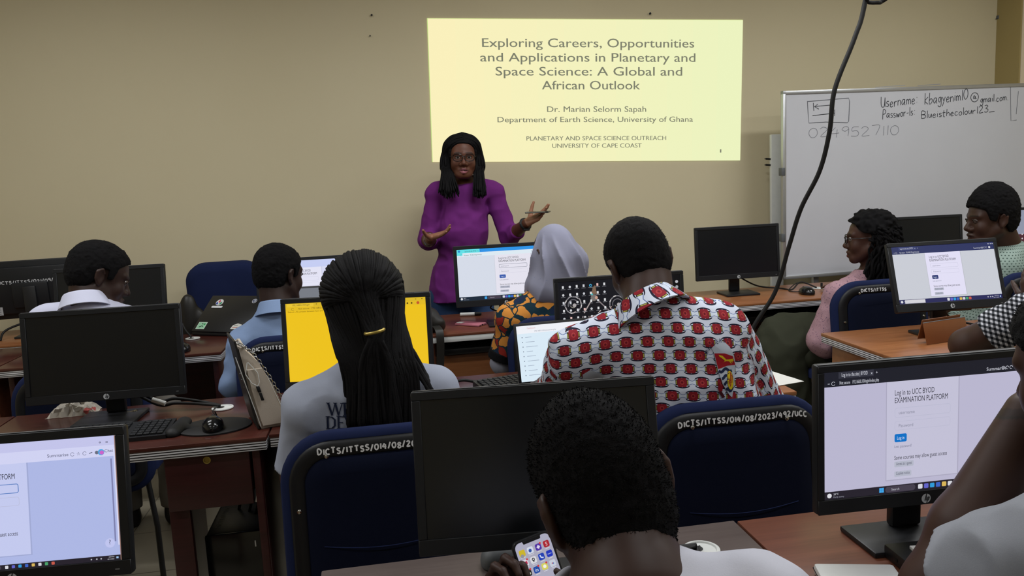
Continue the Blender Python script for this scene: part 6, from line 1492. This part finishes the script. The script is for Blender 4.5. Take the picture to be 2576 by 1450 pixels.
# --- person in the grey t-shirt with raised forearm, lower right
def man_grey():
    M['grey_tee2'] = fabric('grey_t_shirt', '94979f', 0.12, 0.95, 600, 0.15)
    A = rot(14, 12, -6); hc = at_d(2772, 935, 1.05)
    p = Person('person in grey t-shirt at the lower right resting the head on a raised forearm', (hc[0], hc[1]), hc, A, 1.0, '3e2820')
    nk = hc + (0.02, -0.04, -0.17); sl, sr = at_d(2700, 1385, 1.04), at_d(3200, 1400, 1.07); pel = np.array((sl[0] + 0.2, sl[1] - 0.08, 0.52))
    p.head(neck=nk, nr=0.056)
    eL = at_d(2352, 1482, 1.20); eL[2] = max(eL[2], 0.80); wL = at_d(2590, 1040, 1.19)
    p.arm(sl, eL, wL, (0.056, 0.047, 0.050, 0.034)); p.hand(wL, (0.5, 0.1, 0.85), (0.75, -0.3, -0.3), 1, [(20, 35, 25)] * 4, (0.7, 0.6, 0.3, 0.3))
    eR = sr + (0.05, 0.2, -0.25); wR = np.array((eR[0] - 0.1, 1.2, 0.8)); p.arm(sr, eR, wR); p.hand(wR, (-0.3, 0.9, 0), (0, 0, -1), -1, [(8, 10, 8)] * 4)
    P, TA = torso(nk - (0, 0, 0.04), sl, sr, pel, 0.9, 1.05); p.skin += P; p.body(0.004)
    P, TA = torso(nk - (0, 0, 0.032), sl, sr, pel, 1.0, 1.1, 0.016, 0.06); P += [cap(sl, sl + (eL - sl) * 0.74, 0.078, 0.082, 0.02, True), cap(sr, sr + (eR - sr) * 0.6, 0.068, 0.07, 0.02, True)]
    p.cloth('t_shirt', P, M['grey_tee2'], 0.005, 0.008, 12); p.hair_short(0.014, h=0.003, amp=0.0018, freq=240, tuft=2500); seated(p, pel, 1)
man_grey()

chair(2.46, 2.23, 0, 'navy chair under the person in the checked sleeve at the right edge', None)
chair(0.27, 0.57, 0, 'navy chair under the nearest man with the phone', None)
chair(1.06, 0.57, 0, 'navy chair under the person in the grey t-shirt', None)
# ------------------------------------------------------------------ things on and around the desks
ZD = 0.7505
M['beige'] = fabric('beige_canvas', 'bdb2a4', 0.12, 0.85, 400, 0.2); M['bag_dark'] = flat('dark_bag_leather', '1f1d1a', 0.45, bump=0.1)
M['olive'] = fabric('olive_cloth', '33352b', 0.2); M['pink_case'] = flat('pink_phone_case', 'b06a78', 0.4); M['tan'] = flat('tan_folder', '83502f', 0.3)
M['carton'] = flat('cardboard', '8f8163', 0.85, scale=8, var=0.12); M['key'] = attr_mat('keys', 0, 0.5)
def cable(name, label, pts, r=0.0035, m='rubber', group=None, n=8, parts=None):
    t = obj(name, MB().tube(crv(pts, 8), r, n), M[m], None, label, 'cable', group, ang=180); return t

def handbag():
    o = at(690, 1076, z=ZD); t = thing('handbag', 'beige handbag with black front and chain strap on the dark desk', 'handbag', (o[0], o[1] + 0.01, ZD), R(17))
    T = Matrix(((1, 0, -0.24, 0), (0, 1, 0, 0), (0, 0, 1, 0), (0, 0, 0, 1)))
    H, L = 0.265, 0.17
    def quad(x0, x1, z, y0, y1): return [tuple(T @ Vector(p)) for p in ((x0, y0, z), (x1, y0, z), (x1, y1, z), (x0, y1, z))]
    g = MB(); loft(g, [quad(-0.040, 0.046, 0.0, 0, L), quad(-0.045, 0.050, 0.02, -0.004, L + 0.004), quad(-0.036, 0.040, 0.13, 0.002, L), quad(-0.026, 0.022, 0.21, 0.006, L - 0.01), quad(-0.022, -0.004, H - 0.01, 0.012, L - 0.02), quad(-0.020, -0.008, H, 0.012, L - 0.02)])
    obj('bag_body', g, M['beige'], t, ang=30)
    f = MB(); loft(f, [[tuple(T @ Vector(p)) for p in ((-0.052 + 0.012 * k, -0.008, z), (-0.046 + 0.012 * k, -0.008, z), (-0.046 + 0.012 * k, L, z), (-0.052 + 0.012 * k, L, z))] for k, z in ((0, 0.004), (0.2, 0.06), (0.9, 0.15), (1.6, 0.235), (1.9, 0.29))])
    obj('front_panel', f, M['bag_dark'], t, ang=30)
    pk = MB(); loft(pk, [[tuple(T @ Vector(p)) for p in ((-0.030 * q, -0.012, z), (0.034 * q, -0.012, z), (0.034 * q, 0.004, z), (-0.030 * q, 0.004, z))] for q, z in ((1.1, 0.012), (1.12, 0.03), (0.95, 0.13), (0.72, 0.19), (0.7, 0.195))])
    obj('side_pocket', pk, M['beige'], t, ang=30)
    pp = MB()
    for s in (-1, 1): pp.tube([T @ Vector(p) for p in ((s * 0.001 - 0.012, -0.012, 0.22), (s * 0.018 - 0.012, -0.016, 0.185), (s * 0.012 - 0.01, -0.017, 0.155), (-0.008, -0.017, 0.142))], 0.0014, 6)
    pp.tube([T @ Vector((0.045 - 0.00 * k - 0.003 * k, -0.008, 0.02 + 0.03 * k)) for k in range(6)], 0.0012, 6); pp.tube([T @ Vector((-0.040, -0.008, z)) for z in (0.01, 0.24)], 0.0015, 6)
    obj('piping', pp, M['white_plastic'], t)
    zp = MB(); zp.box((-0.014, -0.021, 0.122), (-0.003, -0.015, 0.142), 0.002, T); zp.box((-0.0125, -0.0205, 0.095), (-0.0035, -0.017, 0.121), 0.001, T); obj('zip_pull', zp, M['rubber'], t)
    ch = MB(); cur = crv([T @ Vector(p) for p in ((-0.024, 0.0, 0.285), (-0.006, -0.006, 0.27), (0.018, -0.006, 0.235), (0.036, -0.006, 0.17), (0.048, -0.004, 0.11), (0.062, 0.0, 0.06), (0.078, 0.01, 0.03))], 5)
    for i in range(len(cur) - 1):
        c = (cur[i] + cur[i + 1]) / 2; d = unit(cur[i + 1] - cur[i]); u = unit(np.cross(d, (0, 1, 0))) if i % 2 else np.array((0, 1.0, 0))
        ch.tube([c + d * 0.0075 * math.cos(a * PI / 5) + u * 0.0042 * math.sin(a * PI / 5) for a in range(11)], 0.0013, 5)
    obj('chain_strap', ch, M['metal'], t)
    cl = MB()
    for z in (0.15, 0.17, 0.125): cl.lathe([(0.005, 0), (0.005, 0.004), (0, 0.006)], 12, mat=T @ Matrix.Translation((-0.047 + z * 0.06, 0.06, z)) @ Matrix.Rotation(R(-90), 4, 'Y'))
    obj('clasp', cl, M['chrome'], t)
    rm = MB()
    for x in (-0.021, -0.006): rm.tube([T @ Vector((x, 0.008, H)), T @ Vector((x, L * 0.5, H + 0.012)), T @ Vector((x, L - 0.02, H))], 0.004, 8)
    obj('top_rim', rm, M['beige'], t)
handbag()

def keyboard(x, y, rz, label, w=0.44, d=0.145, z0=ZD):
    t = thing('keyboard', label, 'keyboard', (x, y, z0), R(rz), 'black keyboards')
    b = MB(); b.prism([(-d / 2, 0), (d / 2, 0), (d / 2, 0.022), (-d / 2, 0.012)], -w / 2, w / 2, mat=Matrix.Rotation(R(90), 4, 'Z')); obj('body', b, M['black'], t, ang=20)
    k = MB(); nx, ny = 21, 6; sx, sy = (w - 0.02) / nx, (d - 0.02) / ny
    for i in range(nx):
        for j in range(ny):
            if i in (15,) or (i == 18 and False): continue
            cx, cy = -w / 2 + 0.01 + (i + 0.5) * sx, -d / 2 + 0.01 + (j + 0.5) * sy; z = 0.012 + (cy + d / 2) / d * 0.010
            if j == 0 and 4 < i < 10:
                if i != 7: continue
                k.box((cx - sx * 2.4, cy - sy * 0.42, z - 0.001), (cx + sx * 2.4, cy + sy * 0.42, z + 0.006), 0.0015, seg=1); continue
            k.box((cx - sx * 0.43, cy - sy * 0.42, z - 0.001), (cx + sx * 0.43, cy + sy * 0.42, z + 0.006), 0.0015, seg=1)
    obj('keys', k, M['bezel'], t)
    g = Gfx(); rr = random.Random(3)
    for i in range(nx):
        for j in range(1, ny):
            if i == 15: continue
            cx, cy = -w / 2 + 0.01 + (i + 0.5) * sx, -d / 2 + 0.01 + (j + 0.5) * sy
            g.text(rr.choice('QWERTYUIOPASDFGHJKLZXCVBNM' if i < 14 else '123456789'), cx - 0.004, cy - 0.001, 0.0052, 'a9abaf', 1)
    for x_ in (0.155, 0.175, 0.195): g.rect(x_, d / 2 - 0.009, x_ + 0.006, d / 2 - 0.006, 'd5d6d8', 1)
    o = g.build('key_letters', M['paint'], t, (0, 0, 0.0186), (1, 0, 0), (0, 1, 0.069), (0, 0, 1)); return t
kb = at(415, 1093, z=0.765); keyboard(kb[0] - 0.22, kb[1] + 0.075, 0, 'black keyboard in front of the switched off monitor, left of the mouse pad')
kb = at(1365, 958, z=0.76); keyboard(kb[0] - 0.02, kb[1] + 0.02, 14, 'black keyboard under the left arm of the man in the patterned shirt')

def mouse(x, y, rz, label, z0=ZD, s=1.0):
    t = thing('computer_mouse', label, 'mouse', (x, y, z0), R(rz), 'black computer mice')
    V, Q = solid([ell((0, 0, 0.008), np.array((0.031, 0.055, 0.030)) * s), ell((0, -0.012, 0.012), np.array((0.03, 0.036, 0.027)) * s)], 0.0035, lambda D, X, Y, Z: np.maximum(D, -(Z + 0 * X + 0 * Y)))
    qmesh('shell', V, Q, M['black_gloss'], t, (0, 0, 0)); obj('wheel', MB().tube([(-0.0035, 0.032, 0.0295 * s), (0.0035, 0.032, 0.0295 * s)], 0.0075, 14), M['rubber'], t); return t
mp = at(531, 1076, z=ZD); t = thing('mouse_pad', 'black mouse pad with a wrist rest on the dark desk', 'mouse pad', tuple(mp), R(-4))
pd = MB(); ring = [(0.115 * math.cos(2 * PI * k / 40) + 0.012, 0.092 * math.sin(2 * PI * k / 40)) for k in range(40)]
loft(pd, [[(a, b, 0) for a, b in ring], [(a, b, 0.0045) for a, b in ring], [(a * 0.985, b * 0.985, 0.0055) for a, b in ring]]); obj('mat', pd, M['rubber'], t)
V, Q = solid([cap((-0.10, -0.058, 0.006), (-0.10, 0.058, 0.006), 0.024, None, 0.01, sq=((0, 0, 1), 0.8)), cap((-0.085, 0, 0.003), (-0.04, 0, 0.002), 0.02, 0.008, 0.02, sq=((0, 0, 1), 0.6))], 0.004, lambda D, X, Y, Z: np.maximum(D, 0.0004 - Z + 0 * X + 0 * Y)); qmesh('wrist_rest', V, Q, M['rubber'], t, (0, 0, 0))
mm = at(537, 1078, z=ZD + 0.006); mouse(mm[0], mm[1], 8, 'black mouse on the mouse pad on the dark desk', ZD + 0.0057)
mm = at(2029, 740, z=ZD); mouse(mm[0], mm[1], 0, 'black mouse on the orange brown desk left of the woman in pink', s=1.15)
mm = at(462, 884, z=ZD); mouse(mm[0], mm[1], 0, 'black mouse at the edge of the desk with the stickered laptop')
mm = at(1262, 1408, z=ZD); o = mouse(mm[0], mm[1], -40, 'grey mouse beside the left hand of the man holding the phone'); o.children[0].data.materials[0] = M['grey_plastic']

g1 = np.array((-0.602, 2.818, ZD + 0.004))
t = cable('cable_bundle', 'black monitor cables running to the grommet of the dark desk by the mouse', [(-0.93, 2.87, 0.86), at(395, 1008, y=2.88), at(440, 1003, y=2.86), at(495, 1009, y=2.84), g1 + (0, 0, 0.006)], 0.0055)
obj('second_cable', MB().tube(crv([(-0.93, 2.865, 0.85), at(395, 1018, y=2.86), at(440, 1015, y=2.84), at(492, 1016, y=2.825), g1 + (0.003, -0.004, 0.006)], 8), 0.0055, 8), M['rubber'], t, ang=180)
a, b = at(383, 1006, y=2.85), at(416, 1016, y=2.845); obj('white_tag', MB().tube([a, b], 0.0085, 10), M['paper'], t)
obj('mouse_cable', MB().tube(crv([g1 + (-0.004, -0.006, 0.006), at(535, 1035, y=2.76), at(545, 1046, y=2.7), (mm[0] * 0 + -0.585, 2.66, ZD + 0.03)], 8), 0.002, 6), M['rubber'], t, ang=180)

def crumple(name, label, cat, px, w, d, h, m, seed, y0=None, z=ZD):
    o = at(*px, z=z); rr = np.random.default_rng(seed); n = 14; mb = MB(); vs = []
    for i in range(n):
        for j in range(n):
            u, v = i / (n - 1) * 2 - 1, j / (n - 1) * 2 - 1; z = h * (1 - max(abs(u), abs(v)) ** 3) * (0.7 + 0.5 * rr.random()); vs.append((u * w / 2 + rr.normal(0, 0.003), v * d / 2 + rr.normal(0, 0.003), max(z, 0)))
    mb.add(vs, [(i * n + j, (i + 1) * n + j, (i + 1) * n + j + 1, i * n + j + 1) for i in range(n - 1) for j in range(n - 1)])
    mb.add([(a, b, 0.0) for a, b in ((-w / 2, -d / 2), (w / 2, -d / 2), (w / 2, d / 2), (-w / 2, d / 2))], [(3, 2, 1, 0)])
    q = obj(name, mb, m, None, label, cat, ang=25); q.location = tuple(o); return q
mt = Mt('printed_paper_bag', 0.8); nn = mt.noise(mt.coord(), 25, 2); mt.color(mt.mix(nn > 0.66, 'b9b2a6', 'b0524e')); M['paperbag'] = mt.m
crumple('paper_bag', 'crumpled white paper bag with red print behind the switched off monitor', 'bag', (188, 1040), 0.15, 0.09, 0.042, M['paperbag'], 3)
crumple('paper_scrap', 'small yellowish paper scrap beside the monitor stand and keyboard', 'paper', (340, 1042), 0.06, 0.05, 0.012, M['carton'], 4)

# computer tower under the left desk
t = thing('computer_tower', 'black computer tower standing under the desk with the handbag', 'computer', (-0.545, 2.60, 0.0), 0)
obj('case', MB().box((-0.09, -0.02, 0.02), (0.095, 0.225, 0.395), 0.004).box((-0.085, 0, 0.0), (0.09, 0.22, 0.02)), M['black'], t)
obj('front_panel', MB().box((-0.092, -0.035, 0.02), (0.097, -0.0205, 0.397), 0.005), M['black_gloss'], t)
obj('power_light', MB().box((0.062, -0.0365, 0.345), (0.066, -0.035, 0.365)), M['white_plastic'], t)
g = Gfx(); hand(g, 'DICTS/ITTSS', -0.0, 0, 0.014, 0.003, '8c8c84', 0.3, 0.17); g.line([(-0.02, 0.03), (0.19, 0.03)], 0.003, '0c0c0d', 1); g.build('painted_number', M['paint'], t, (-0.055, 0.03, 0.3955), (0, 1, 0), (-1, 0, 0), (0, 0, 1))
for k, dx in enumerate((-0.02, 0.02, 0.045)):
    obj('lead', MB().tube(crv([(dx, 0.17 - 0.03 * k, 0.39), (dx + 0.01, 0.19, 0.45), (dx - 0.01, 0.2, 0.5), (dx, 0.21, 0.545)], 6), 0.005, 8), M['rubber'], t, ang=180)

def laptop(label, x, y, rz, tilt, w, d, lidm, page=None, stickers=None, z0=ZD, basem='black'):
    """hinge line at the origin, base towards -y, lid rising from the hinge; tilt leans the lid back"""
    t = thing('laptop', label, 'laptop', (x, y, z0), R(rz))
    obj('base', MB().box((-w / 2, -d, 0), (w / 2, 0, 0.017), 0.005), M[basem], t)
    kb_ = MB()
    for i in range(14):
        for j in range(5): kb_.box((-w / 2 + 0.02 + i * (w - 0.04) / 14, -0.03 - (j + 1) * 0.019, 0.0165), (-w / 2 + 0.02 + (i + 0.88) * (w - 0.04) / 14, -0.03 - (j + 0.12) * 0.019, 0.0185))
    obj('keys', kb_, M['bezel'], t); obj('touchpad', MB().box((-0.05, -d + 0.012, 0.0168), (0.05, -d + 0.08, 0.0176)), M['grey_plastic'], t)
    T = Matrix.Translation((0, 0.0, 0.018)) @ Matrix.Rotation(R(-tilt), 4, 'X')
    l = obj('lid', MB().box((-w / 2, -0.0, 0.0), (w / 2, 0.008, d), 0.0035, T), M[lidm], t)
    UY = T.to_3x3() @ Vector((0, 0, 1)); UN = T.to_3x3() @ Vector((0, -1, 0))
    if page: g = Gfx(); page(g, w - 0.018, d - 0.03); g.build('screen', M['screen'], l, T @ Vector((0, -0.0006, 0.02)), (1, 0, 0), UY, UN, 0.0001)
    for st_ in (stickers or []):
        g = Gfx(); st_(g, 0.25); g.v = [(-q[0], q[1], q[2]) for q in g.v]; g.build('sticker', M['paint'], l, T @ Vector((0, 0.0086, 0)), (-1, 0, 0), UY, -UN, 0.0002)
    return t
def pg_dim(g, W, H): g.rect(-W / 2, 0, W / 2, H, '767a83', 0); g.disc(0.02, H * 0.55, 0.006, '8c9099', 1)
# the lid faces the front wall side: its owner sits beyond, so the stickered back looks this way
def sticker_flower(g, d):
    g.disc(0.105, d - 0.05, 0.024, 'd6d8da', 1, 14, 0.022); g.rrect(0.07, d - 0.088, 0.142, d - 0.075, 0.006, 'd6d8da', 1)
    g.poly([(0.10, d - 0.045), (0.11, d - 0.03), (0.115, d - 0.045), (0.106, d - 0.055)], 'c8505a', 2); g.poly([(0.09, d - 0.045), (0.1, d - 0.05), (0.105, d - 0.066), (0.088, d - 0.062)], '3f9068', 2); g.poly([(0.112, d - 0.055), (0.125, d - 0.045), (0.124, d - 0.062), (0.112, d - 0.066)], '2c3f9a', 2)
def sticker_green(g, d):
    g.rect(0.105, 0.016, 0.16, 0.062, 'cfe0d2', 1); g.rect(0.108, 0.019, 0.157, 0.059, '9cd0ac', 1.5); g.line([(0.145, 0.028), (0.13, 0.036), (0.12, 0.033)], 0.005, '1a3a2a', 2); g.disc(0.118, 0.048, 0.006, '3a9a5c', 2); g.disc(0.131, 0.05, 0.004, '2a2f2c', 2)
def sticker_round(g, d):
    g.disc(-0.115, d - 0.038, 0.015, 'd0d2d8', 1); g.disc(-0.115, d - 0.038, 0.012, '20305c', 1.5); g.arc(-0.115, d - 0.038, 0.007, 40, 320, 0.003, 'd0d2d8', 2); g.line([(-0.112, d - 0.038), (-0.119, d - 0.038)], 0.003, 'd0d2d8', 2)
def sticker_torn(g, d):
    g.poly([(-0.06, 0.02), (-0.11, 0.02), (-0.12, 0.05), (-0.09, 0.058), (-0.065, 0.045)], 'd2d2cc', 1); g.line([(-0.07, 0.028), (-0.1, 0.032)], 0.004, 'b0483c', 2); g.line([(-0.075, 0.04), (-0.095, 0.046)], 0.003, '3a3a36', 2)
stick = (sticker_flower, sticker_green, sticker_round, sticker_torn)
la = at(482, 846, z=ZD); lb = at(640, 846, z=ZD)
laptop('half closed black laptop covered with colourful stickers on the dark desk', -0.873, 4.255, 151, -50, 0.36, 0.25, 'black', None, stick)
laptop('slim laptop with pale blue page under the left arm of the man in patterned shirt', 0.60, 2.665, 4, 14, 0.34, 0.225, 'black', pg_lap)
laptop('dark laptop with dim grey screen before the man in the light blue shirt', -0.34, 4.06, -3, 12, 0.36, 0.235, 'black', pg_dim)

V, Q = solid([ell((0, 0, 0.09), (0.07, 0.06, 0.10)), ell((0.05, 0.01, 0.07), (0.07, 0.06, 0.085))], 0.006, lambda D, X, Y, Z: np.maximum(D - 0.006 * vnoise(X + 0 * Y + 0 * Z, Y + 0 * X + 0 * Z, Z + 0 * X + 0 * Y, 22).astype(f32), -(Z + 0 * X + 0 * Y)))
V = V * (0.9, 0.8, 2.35)
o = qmesh('bag', V, Q, M['bag_dark'], None, (0, 0, 0)); o.location = (-1.09, 4.57, 0.501); props(o, 'black bag standing on the empty swivel chair behind the stickered laptop', 'bag')
cable('cable', 'black cable with white grommet left of the stickered laptop', [at(459, 815, y=4.3), at(466, 830, y=4.28), at(478, 845, y=4.25), (-1.012, 4.247, ZD + 0.006)], 0.005)
cable('cable', 'black cable hanging from the rear facing monitor at the left edge', [(-1.95, 4.70, 0.84), at(30, 824, y=4.68), at(8, 838, y=4.66), (-2.08, 4.62, ZD + 0.004)], 0.006)

# black rucksack on the edge of the presenter's desk
def rucksack():
    o = at(1092, 812, y=3.80); t = thing('rucksack', 'black rucksack with hanging strap on the desk edge behind the yellow screen', 'rucksack', (o[0] - 0.02, 3.93, ZD))
    V, Q = solid([ell((-0.03, 0, 0.06), (0.09, 0.07, 0.07)), ell((0.03, -0.01, 0.04), (0.055, 0.05, 0.045)), ell((-0.06, 0.02, 0.09), (0.06, 0.06, 0.06))], 0.006, lambda D, X, Y, Z: np.maximum(D - 0.008 * vnoise(X + 0 * Y + 0 * Z, Y + 0 * X + 0 * Z, Z + 0 * X + 0 * Y, 18).astype(f32), -(Z + 0 * X + 0 * Y)))
    qmesh('bag_body', V, Q, M['bag_dark'], t, (0, 0, 0))
    P = crv([(0.03, -0.06, 0.04), (0.045, -0.115, 0.01), (0.04, -0.118, -0.12), (0.02, -0.115, -0.26), (0.0, -0.10, -0.34)], 6); s = MB(); w = 0.019
    s.add([p + np.array((sx * w, dy, 0)) for p in P for sx, dy in ((-1, 0), (1, 0), (1, -0.004), (-1, -0.004))], [(i * 4 + a, i * 4 + (a + 1) % 4, i * 4 + 4 + (a + 1) % 4, i * 4 + 4 + a) for i in range(len(P) - 1) for a in range(4)])
    obj('strap', s, M['bag_dark'], t)
rucksack()
q = at(1186, 795, z=ZD); t = thing('marker', 'white marker pen with black cap lying on the brown desk', 'marker', tuple(q + (0, 0, 0.010)), R(-9))
obj('barrel', MB().tube([(-0.062, 0, 0), (-0.060, 0, 0), (0.018, 0, 0)], [0.008, 0.0102, 0.0102], 16), M['white_plastic'], t); obj('marker_cap', MB().tube([(0.0185, 0, 0), (0.05, 0, 0), (0.056, 0, 0)], [0.011, 0.0105, 0.006], 16), M['rubber'], t)
q = at(1184, 818, z=ZD); t = thing('phone', 'phone in a pink case lying face down on the brown desk', 'phone', tuple(q), R(48))
obj('case', MB().box((-0.037, -0.075, 0), (0.037, 0.075, 0.012), 0.005), M['pink_case'], t); obj('camera_bump', MB().box((-0.032, 0.035, 0.0121), (-0.002, 0.068, 0.0145), 0.002), M['white_plastic'], t)
obj('ports', MB().box((-0.007, -0.0758, 0.004), (0.007, -0.0748, 0.009)).box((-0.026, -0.0758, 0.004), (-0.016, -0.0748, 0.008)).box((0.016, -0.0758, 0.004), (0.026, -0.0748, 0.008)), M['rubber'], t)
cable('cable', 'black cable with white plug below the cyan topped login screen', [(0.57, 4.06, 0.86), at(1220, 764, y=4.08), at(1236, 768, y=4.08), at(1238, 778, y=4.1), (0.66, 4.14, ZD + 0.004)], 0.004)
cable('cable', 'black cable entering the white grommet beside the woman with braids', [at(1145, 962, y=2.80), at(1165, 957, y=2.80), at(1190, 960, y=2.82), (0.316, 2.842, ZD + 0.006)], 0.0055)
g2 = np.array((0.567, 1.412, ZD + 0.004))
t = cable('cable_bundle', 'black cables entering the white grommet beside the man with the phone', [(0.33, 1.42, 0.78), at(1665, 1372, y=1.42), at(1705, 1378, y=1.415), g2 + (0, 0, 0.005)], 0.006)
for dy, rr_ in ((-0.02, 0.003), (-0.035, 0.0025)): obj('thin_cable', MB().tube(crv([g2 + (-0.004, -0.004, 0.006), g2 + (-0.05, dy, 0.012), g2 + (-0.11, dy * 2.6, 0.004), g2 + (-0.2, dy * 3, 0.002)], 8), rr_, 7), M['rubber'], t, ang=180)
obj('thin_cable', MB().tube(crv([g2 + (0.004, -0.006, 0.006), g2 + (-0.012, -0.05, 0.006), g2 + (-0.024, -0.075, 0.0025), g2 + (-0.05, -0.14, 0.0025)], 8), 0.0022, 7), M['rubber'], t, ang=180)

# papers at the right end of the patterned man's desk
q = at(1950, 955, z=ZD)
for k, (dx, dy, a) in enumerate(((0, 0.0, 12), (-0.02, 0.03, 20))):
    o = obj('paper_sheet', MB().box((-0.105, -0.148, 0), (0.105, 0.148, 0.0012)), M['paper'], None, ('upper sheet of paper at the right elbow of the man in the patterned shirt', 'lower sheet of paper sticking out at the right elbow of the patterned shirt')[k], 'paper', 'loose sheets of paper'); o.location = (q[0] - 0.06 + dx, q[1] + 0.06 + dy, ZD + 0.0013 * (1 - k)); o.rotation_euler = (0, 0, R(a))

# right hand desk: folder, cables
q = at(2395, 860, z=ZD); t = thing('folder', 'tan folder standing half open on the orange brown desk', 'folder', (q[0] - 0.03, q[1] + 0.0, ZD), R(12))
T1 = Matrix.Rotation(R(-14), 4, 'X')
obj('cover', MB().box((-0.10, -0.0015, 0.001), (0.13, 0.0015, 0.088), 0.0005, T1), M['tan'], t); obj('back_cover', MB().box((-0.09, 0.055, 0.001), (0.12, 0.058, 0.085), 0.0005, Matrix.Rotation(R(14), 4, 'X')), M['tan'], t)
obj('spine', MB().tube([T1 @ Vector((-0.10, 0, 0.089)), T1 @ Vector((0.13, 0, 0.089))], 0.002, 6), M['lightedge'], t)
cable('cable', 'dark cable behind the tan folder under the navy topped screen', [(2.34, 3.02, 0.86), (2.43, 3.08, 0.79), (2.55, 3.06, ZD + 0.005), (2.72, 3.0, ZD + 0.005)], 0.005)
# desk left of the whiteboard: cable loop
g3 = np.array((2.522, 4.336, ZD + 0.005)); t = cable('cable', 'black cable looped on the desk behind the mouse near the whiteboard', [(2.06, 4.43, 0.85), (2.2, 4.45, 0.775), (2.33, 4.4, ZD + 0.006), (2.36, 4.33, ZD + 0.006), (2.44, 4.37, 0.79), g3], 0.0045)
obj('second_cable', MB().tube(crv([g3, (2.45, 4.40, 0.785), (2.36, 4.36, ZD + 0.004), (2.33, 4.27, ZD + 0.004), (2.41, 4.22, ZD + 0.006)], 8), 0.003, 7), M['rubber'], t, ang=180)
obj('usb_stick', MB().box((2.552, 4.34, ZD + 0.004), (2.564, 4.348, ZD + 0.03), 0.002), M['rubber'], t)
cable('cable', 'short black cable hanging below the desk under the monitor left of the whiteboard', [(1.95, 4.3, 0.706), (1.94, 4.22, 0.55), (2.0, 4.2, 0.40), (2.05, 4.25, 0.2), (2.06, 4.3, 0.005)], 0.006)

# the long cable hanging from above
top = at(2177, 0, y=2.75)
cable('hanging_cable', 'thick black cable hanging from the ceiling in front of the whiteboard', [(top[0] + 0.12, 2.75, ZC), (top[0] + 0.07, 2.75, 2.5), top, at(2150, 95, y=2.75), at(2100, 225, y=2.76), at(2087, 330, y=2.78), at(2062, 430, y=2.82), at(2015, 525, y=2.88), at(1985, 620, y=2.93), at(1950, 735, y=2.98), at(1885, 850, y=3.02), (1.44, 3.02, 0.55), (1.42, 3.03, 0.3), (1.5, 3.1, 0.03), (1.65, 3.2, 0.012)], 0.0085, n=12)
q = at(2205, -3, y=2.74); lp = MB(); lp.tube([q + np.array((0.052 * math.cos(2 * PI * k / 36 + 0.6), 0.01 * math.sin(k), 0.03 + 0.045 * math.sin(2 * PI * k / 36 + 0.6))) for k in range(37)], 0.0075, 10)
lp.tube([q + np.array((0.05, 0, 0.03)), q + np.array((0.06, 0.0, 0.3)), np.array((q[0] + 0.08, 2.74, ZC))], 0.0075, 10)
obj('cable_coil', lp, M['rubber'], None, 'loop of black cable at the top edge beside the hanging cable', 'cable')

# cartons on the floor beyond the patterned shirt
for k, (px, py, y, w, d, h, a, lab) in enumerate(((1930, 930, 4.70, 0.34, 0.26, 0.20, 8, 'open brown carton on the floor below the desk left of the whiteboard'), (1985, 935, 4.66, 0.22, 0.2, 0.12, -12, 'small low brown carton on the floor beside the larger carton'))):
    x = at(px, py, y=y)[0]; t = thing('carton', lab, 'box', (x, y, 0), R(a), 'cartons on the floor')
    obj('box_body', MB().box((-w / 2, -d / 2, 0), (w / 2, d / 2, h), 0.004), M['carton'], t)
    obj('flap', MB().box((-w / 2, -0.002, 0), (w / 2, 0.002, d * 0.45), 0.0, Matrix.Translation((0, -d / 2, h)) @ Matrix.Rotation(R(50), 4, 'X')), M['carton'], t)

# lower right desk
q = at(2252, 1405, z=ZD + 0.02); t = thing('router', 'flat black box with white paper on top beside the raised forearm', 'router', (0.975, 1.218, ZD), R(-3))
obj('case', MB().box((-0.085, -0.075, 0), (0.09, 0.075, 0.026), 0.004), M['black'], t); obj('ports', MB().box((-0.0862, -0.01, 0.008), (-0.0848, 0.01, 0.018)).box((-0.0862, -0.045, 0.008), (-0.0848, -0.025, 0.018)).box((-0.0862, 0.03, 0.01), (-0.0848, 0.036, 0.016)), M['rubber'], t)
o = obj('note_paper', MB().box((-0.035, -0.04, 0), (0.035, 0.04, 0.006), 0.0008), M['paper'], None, 'small white paper pad on the flat black box', 'paper'); pq = at(2276, 1390, z=ZD + 0.03); o.location = (0.955, 1.222, ZD + 0.0262); o.rotation_euler = (0, 0, R(-8))
q = at(2140, 1438, z=ZD + 0.012); t = thing('power_bank', 'white slim device with dark rim at the bottom edge of the brown desk', 'power bank', (q[0], q[1] - 0.03, ZD), R(-16))
obj('body', MB().box((-0.07, -0.045, 0.0), (0.07, 0.045, 0.02), 0.006), M['white_plastic'], t); obj('rim', MB().box((-0.0705, -0.0455, 0.0085), (0.0705, 0.0455, 0.0115), 0.0008), M['rubber'], t)
a, b = at(2476, 1257, z=ZD + 0.02), at(2535, 1247, z=ZD + 0.02)
t = thing('pen', 'black pen with white tip near the elbow in the grey sleeve', 'pen', tuple((a + b) / 2 * (1, 1, 0) + (0, 0, ZD + 0.006)), math.atan2(b[1] - a[1], b[0] - a[0]))
obj('barrel', MB().tube([(-0.05, 0, 0), (0.09, 0, 0)], 0.0055, 12), M['rubber'], t); obj('tip', MB().tube([(-0.0505, 0, 0), (-0.058, 0, 0)], [0.005, 0.003], 12), M['white_plastic'], t)
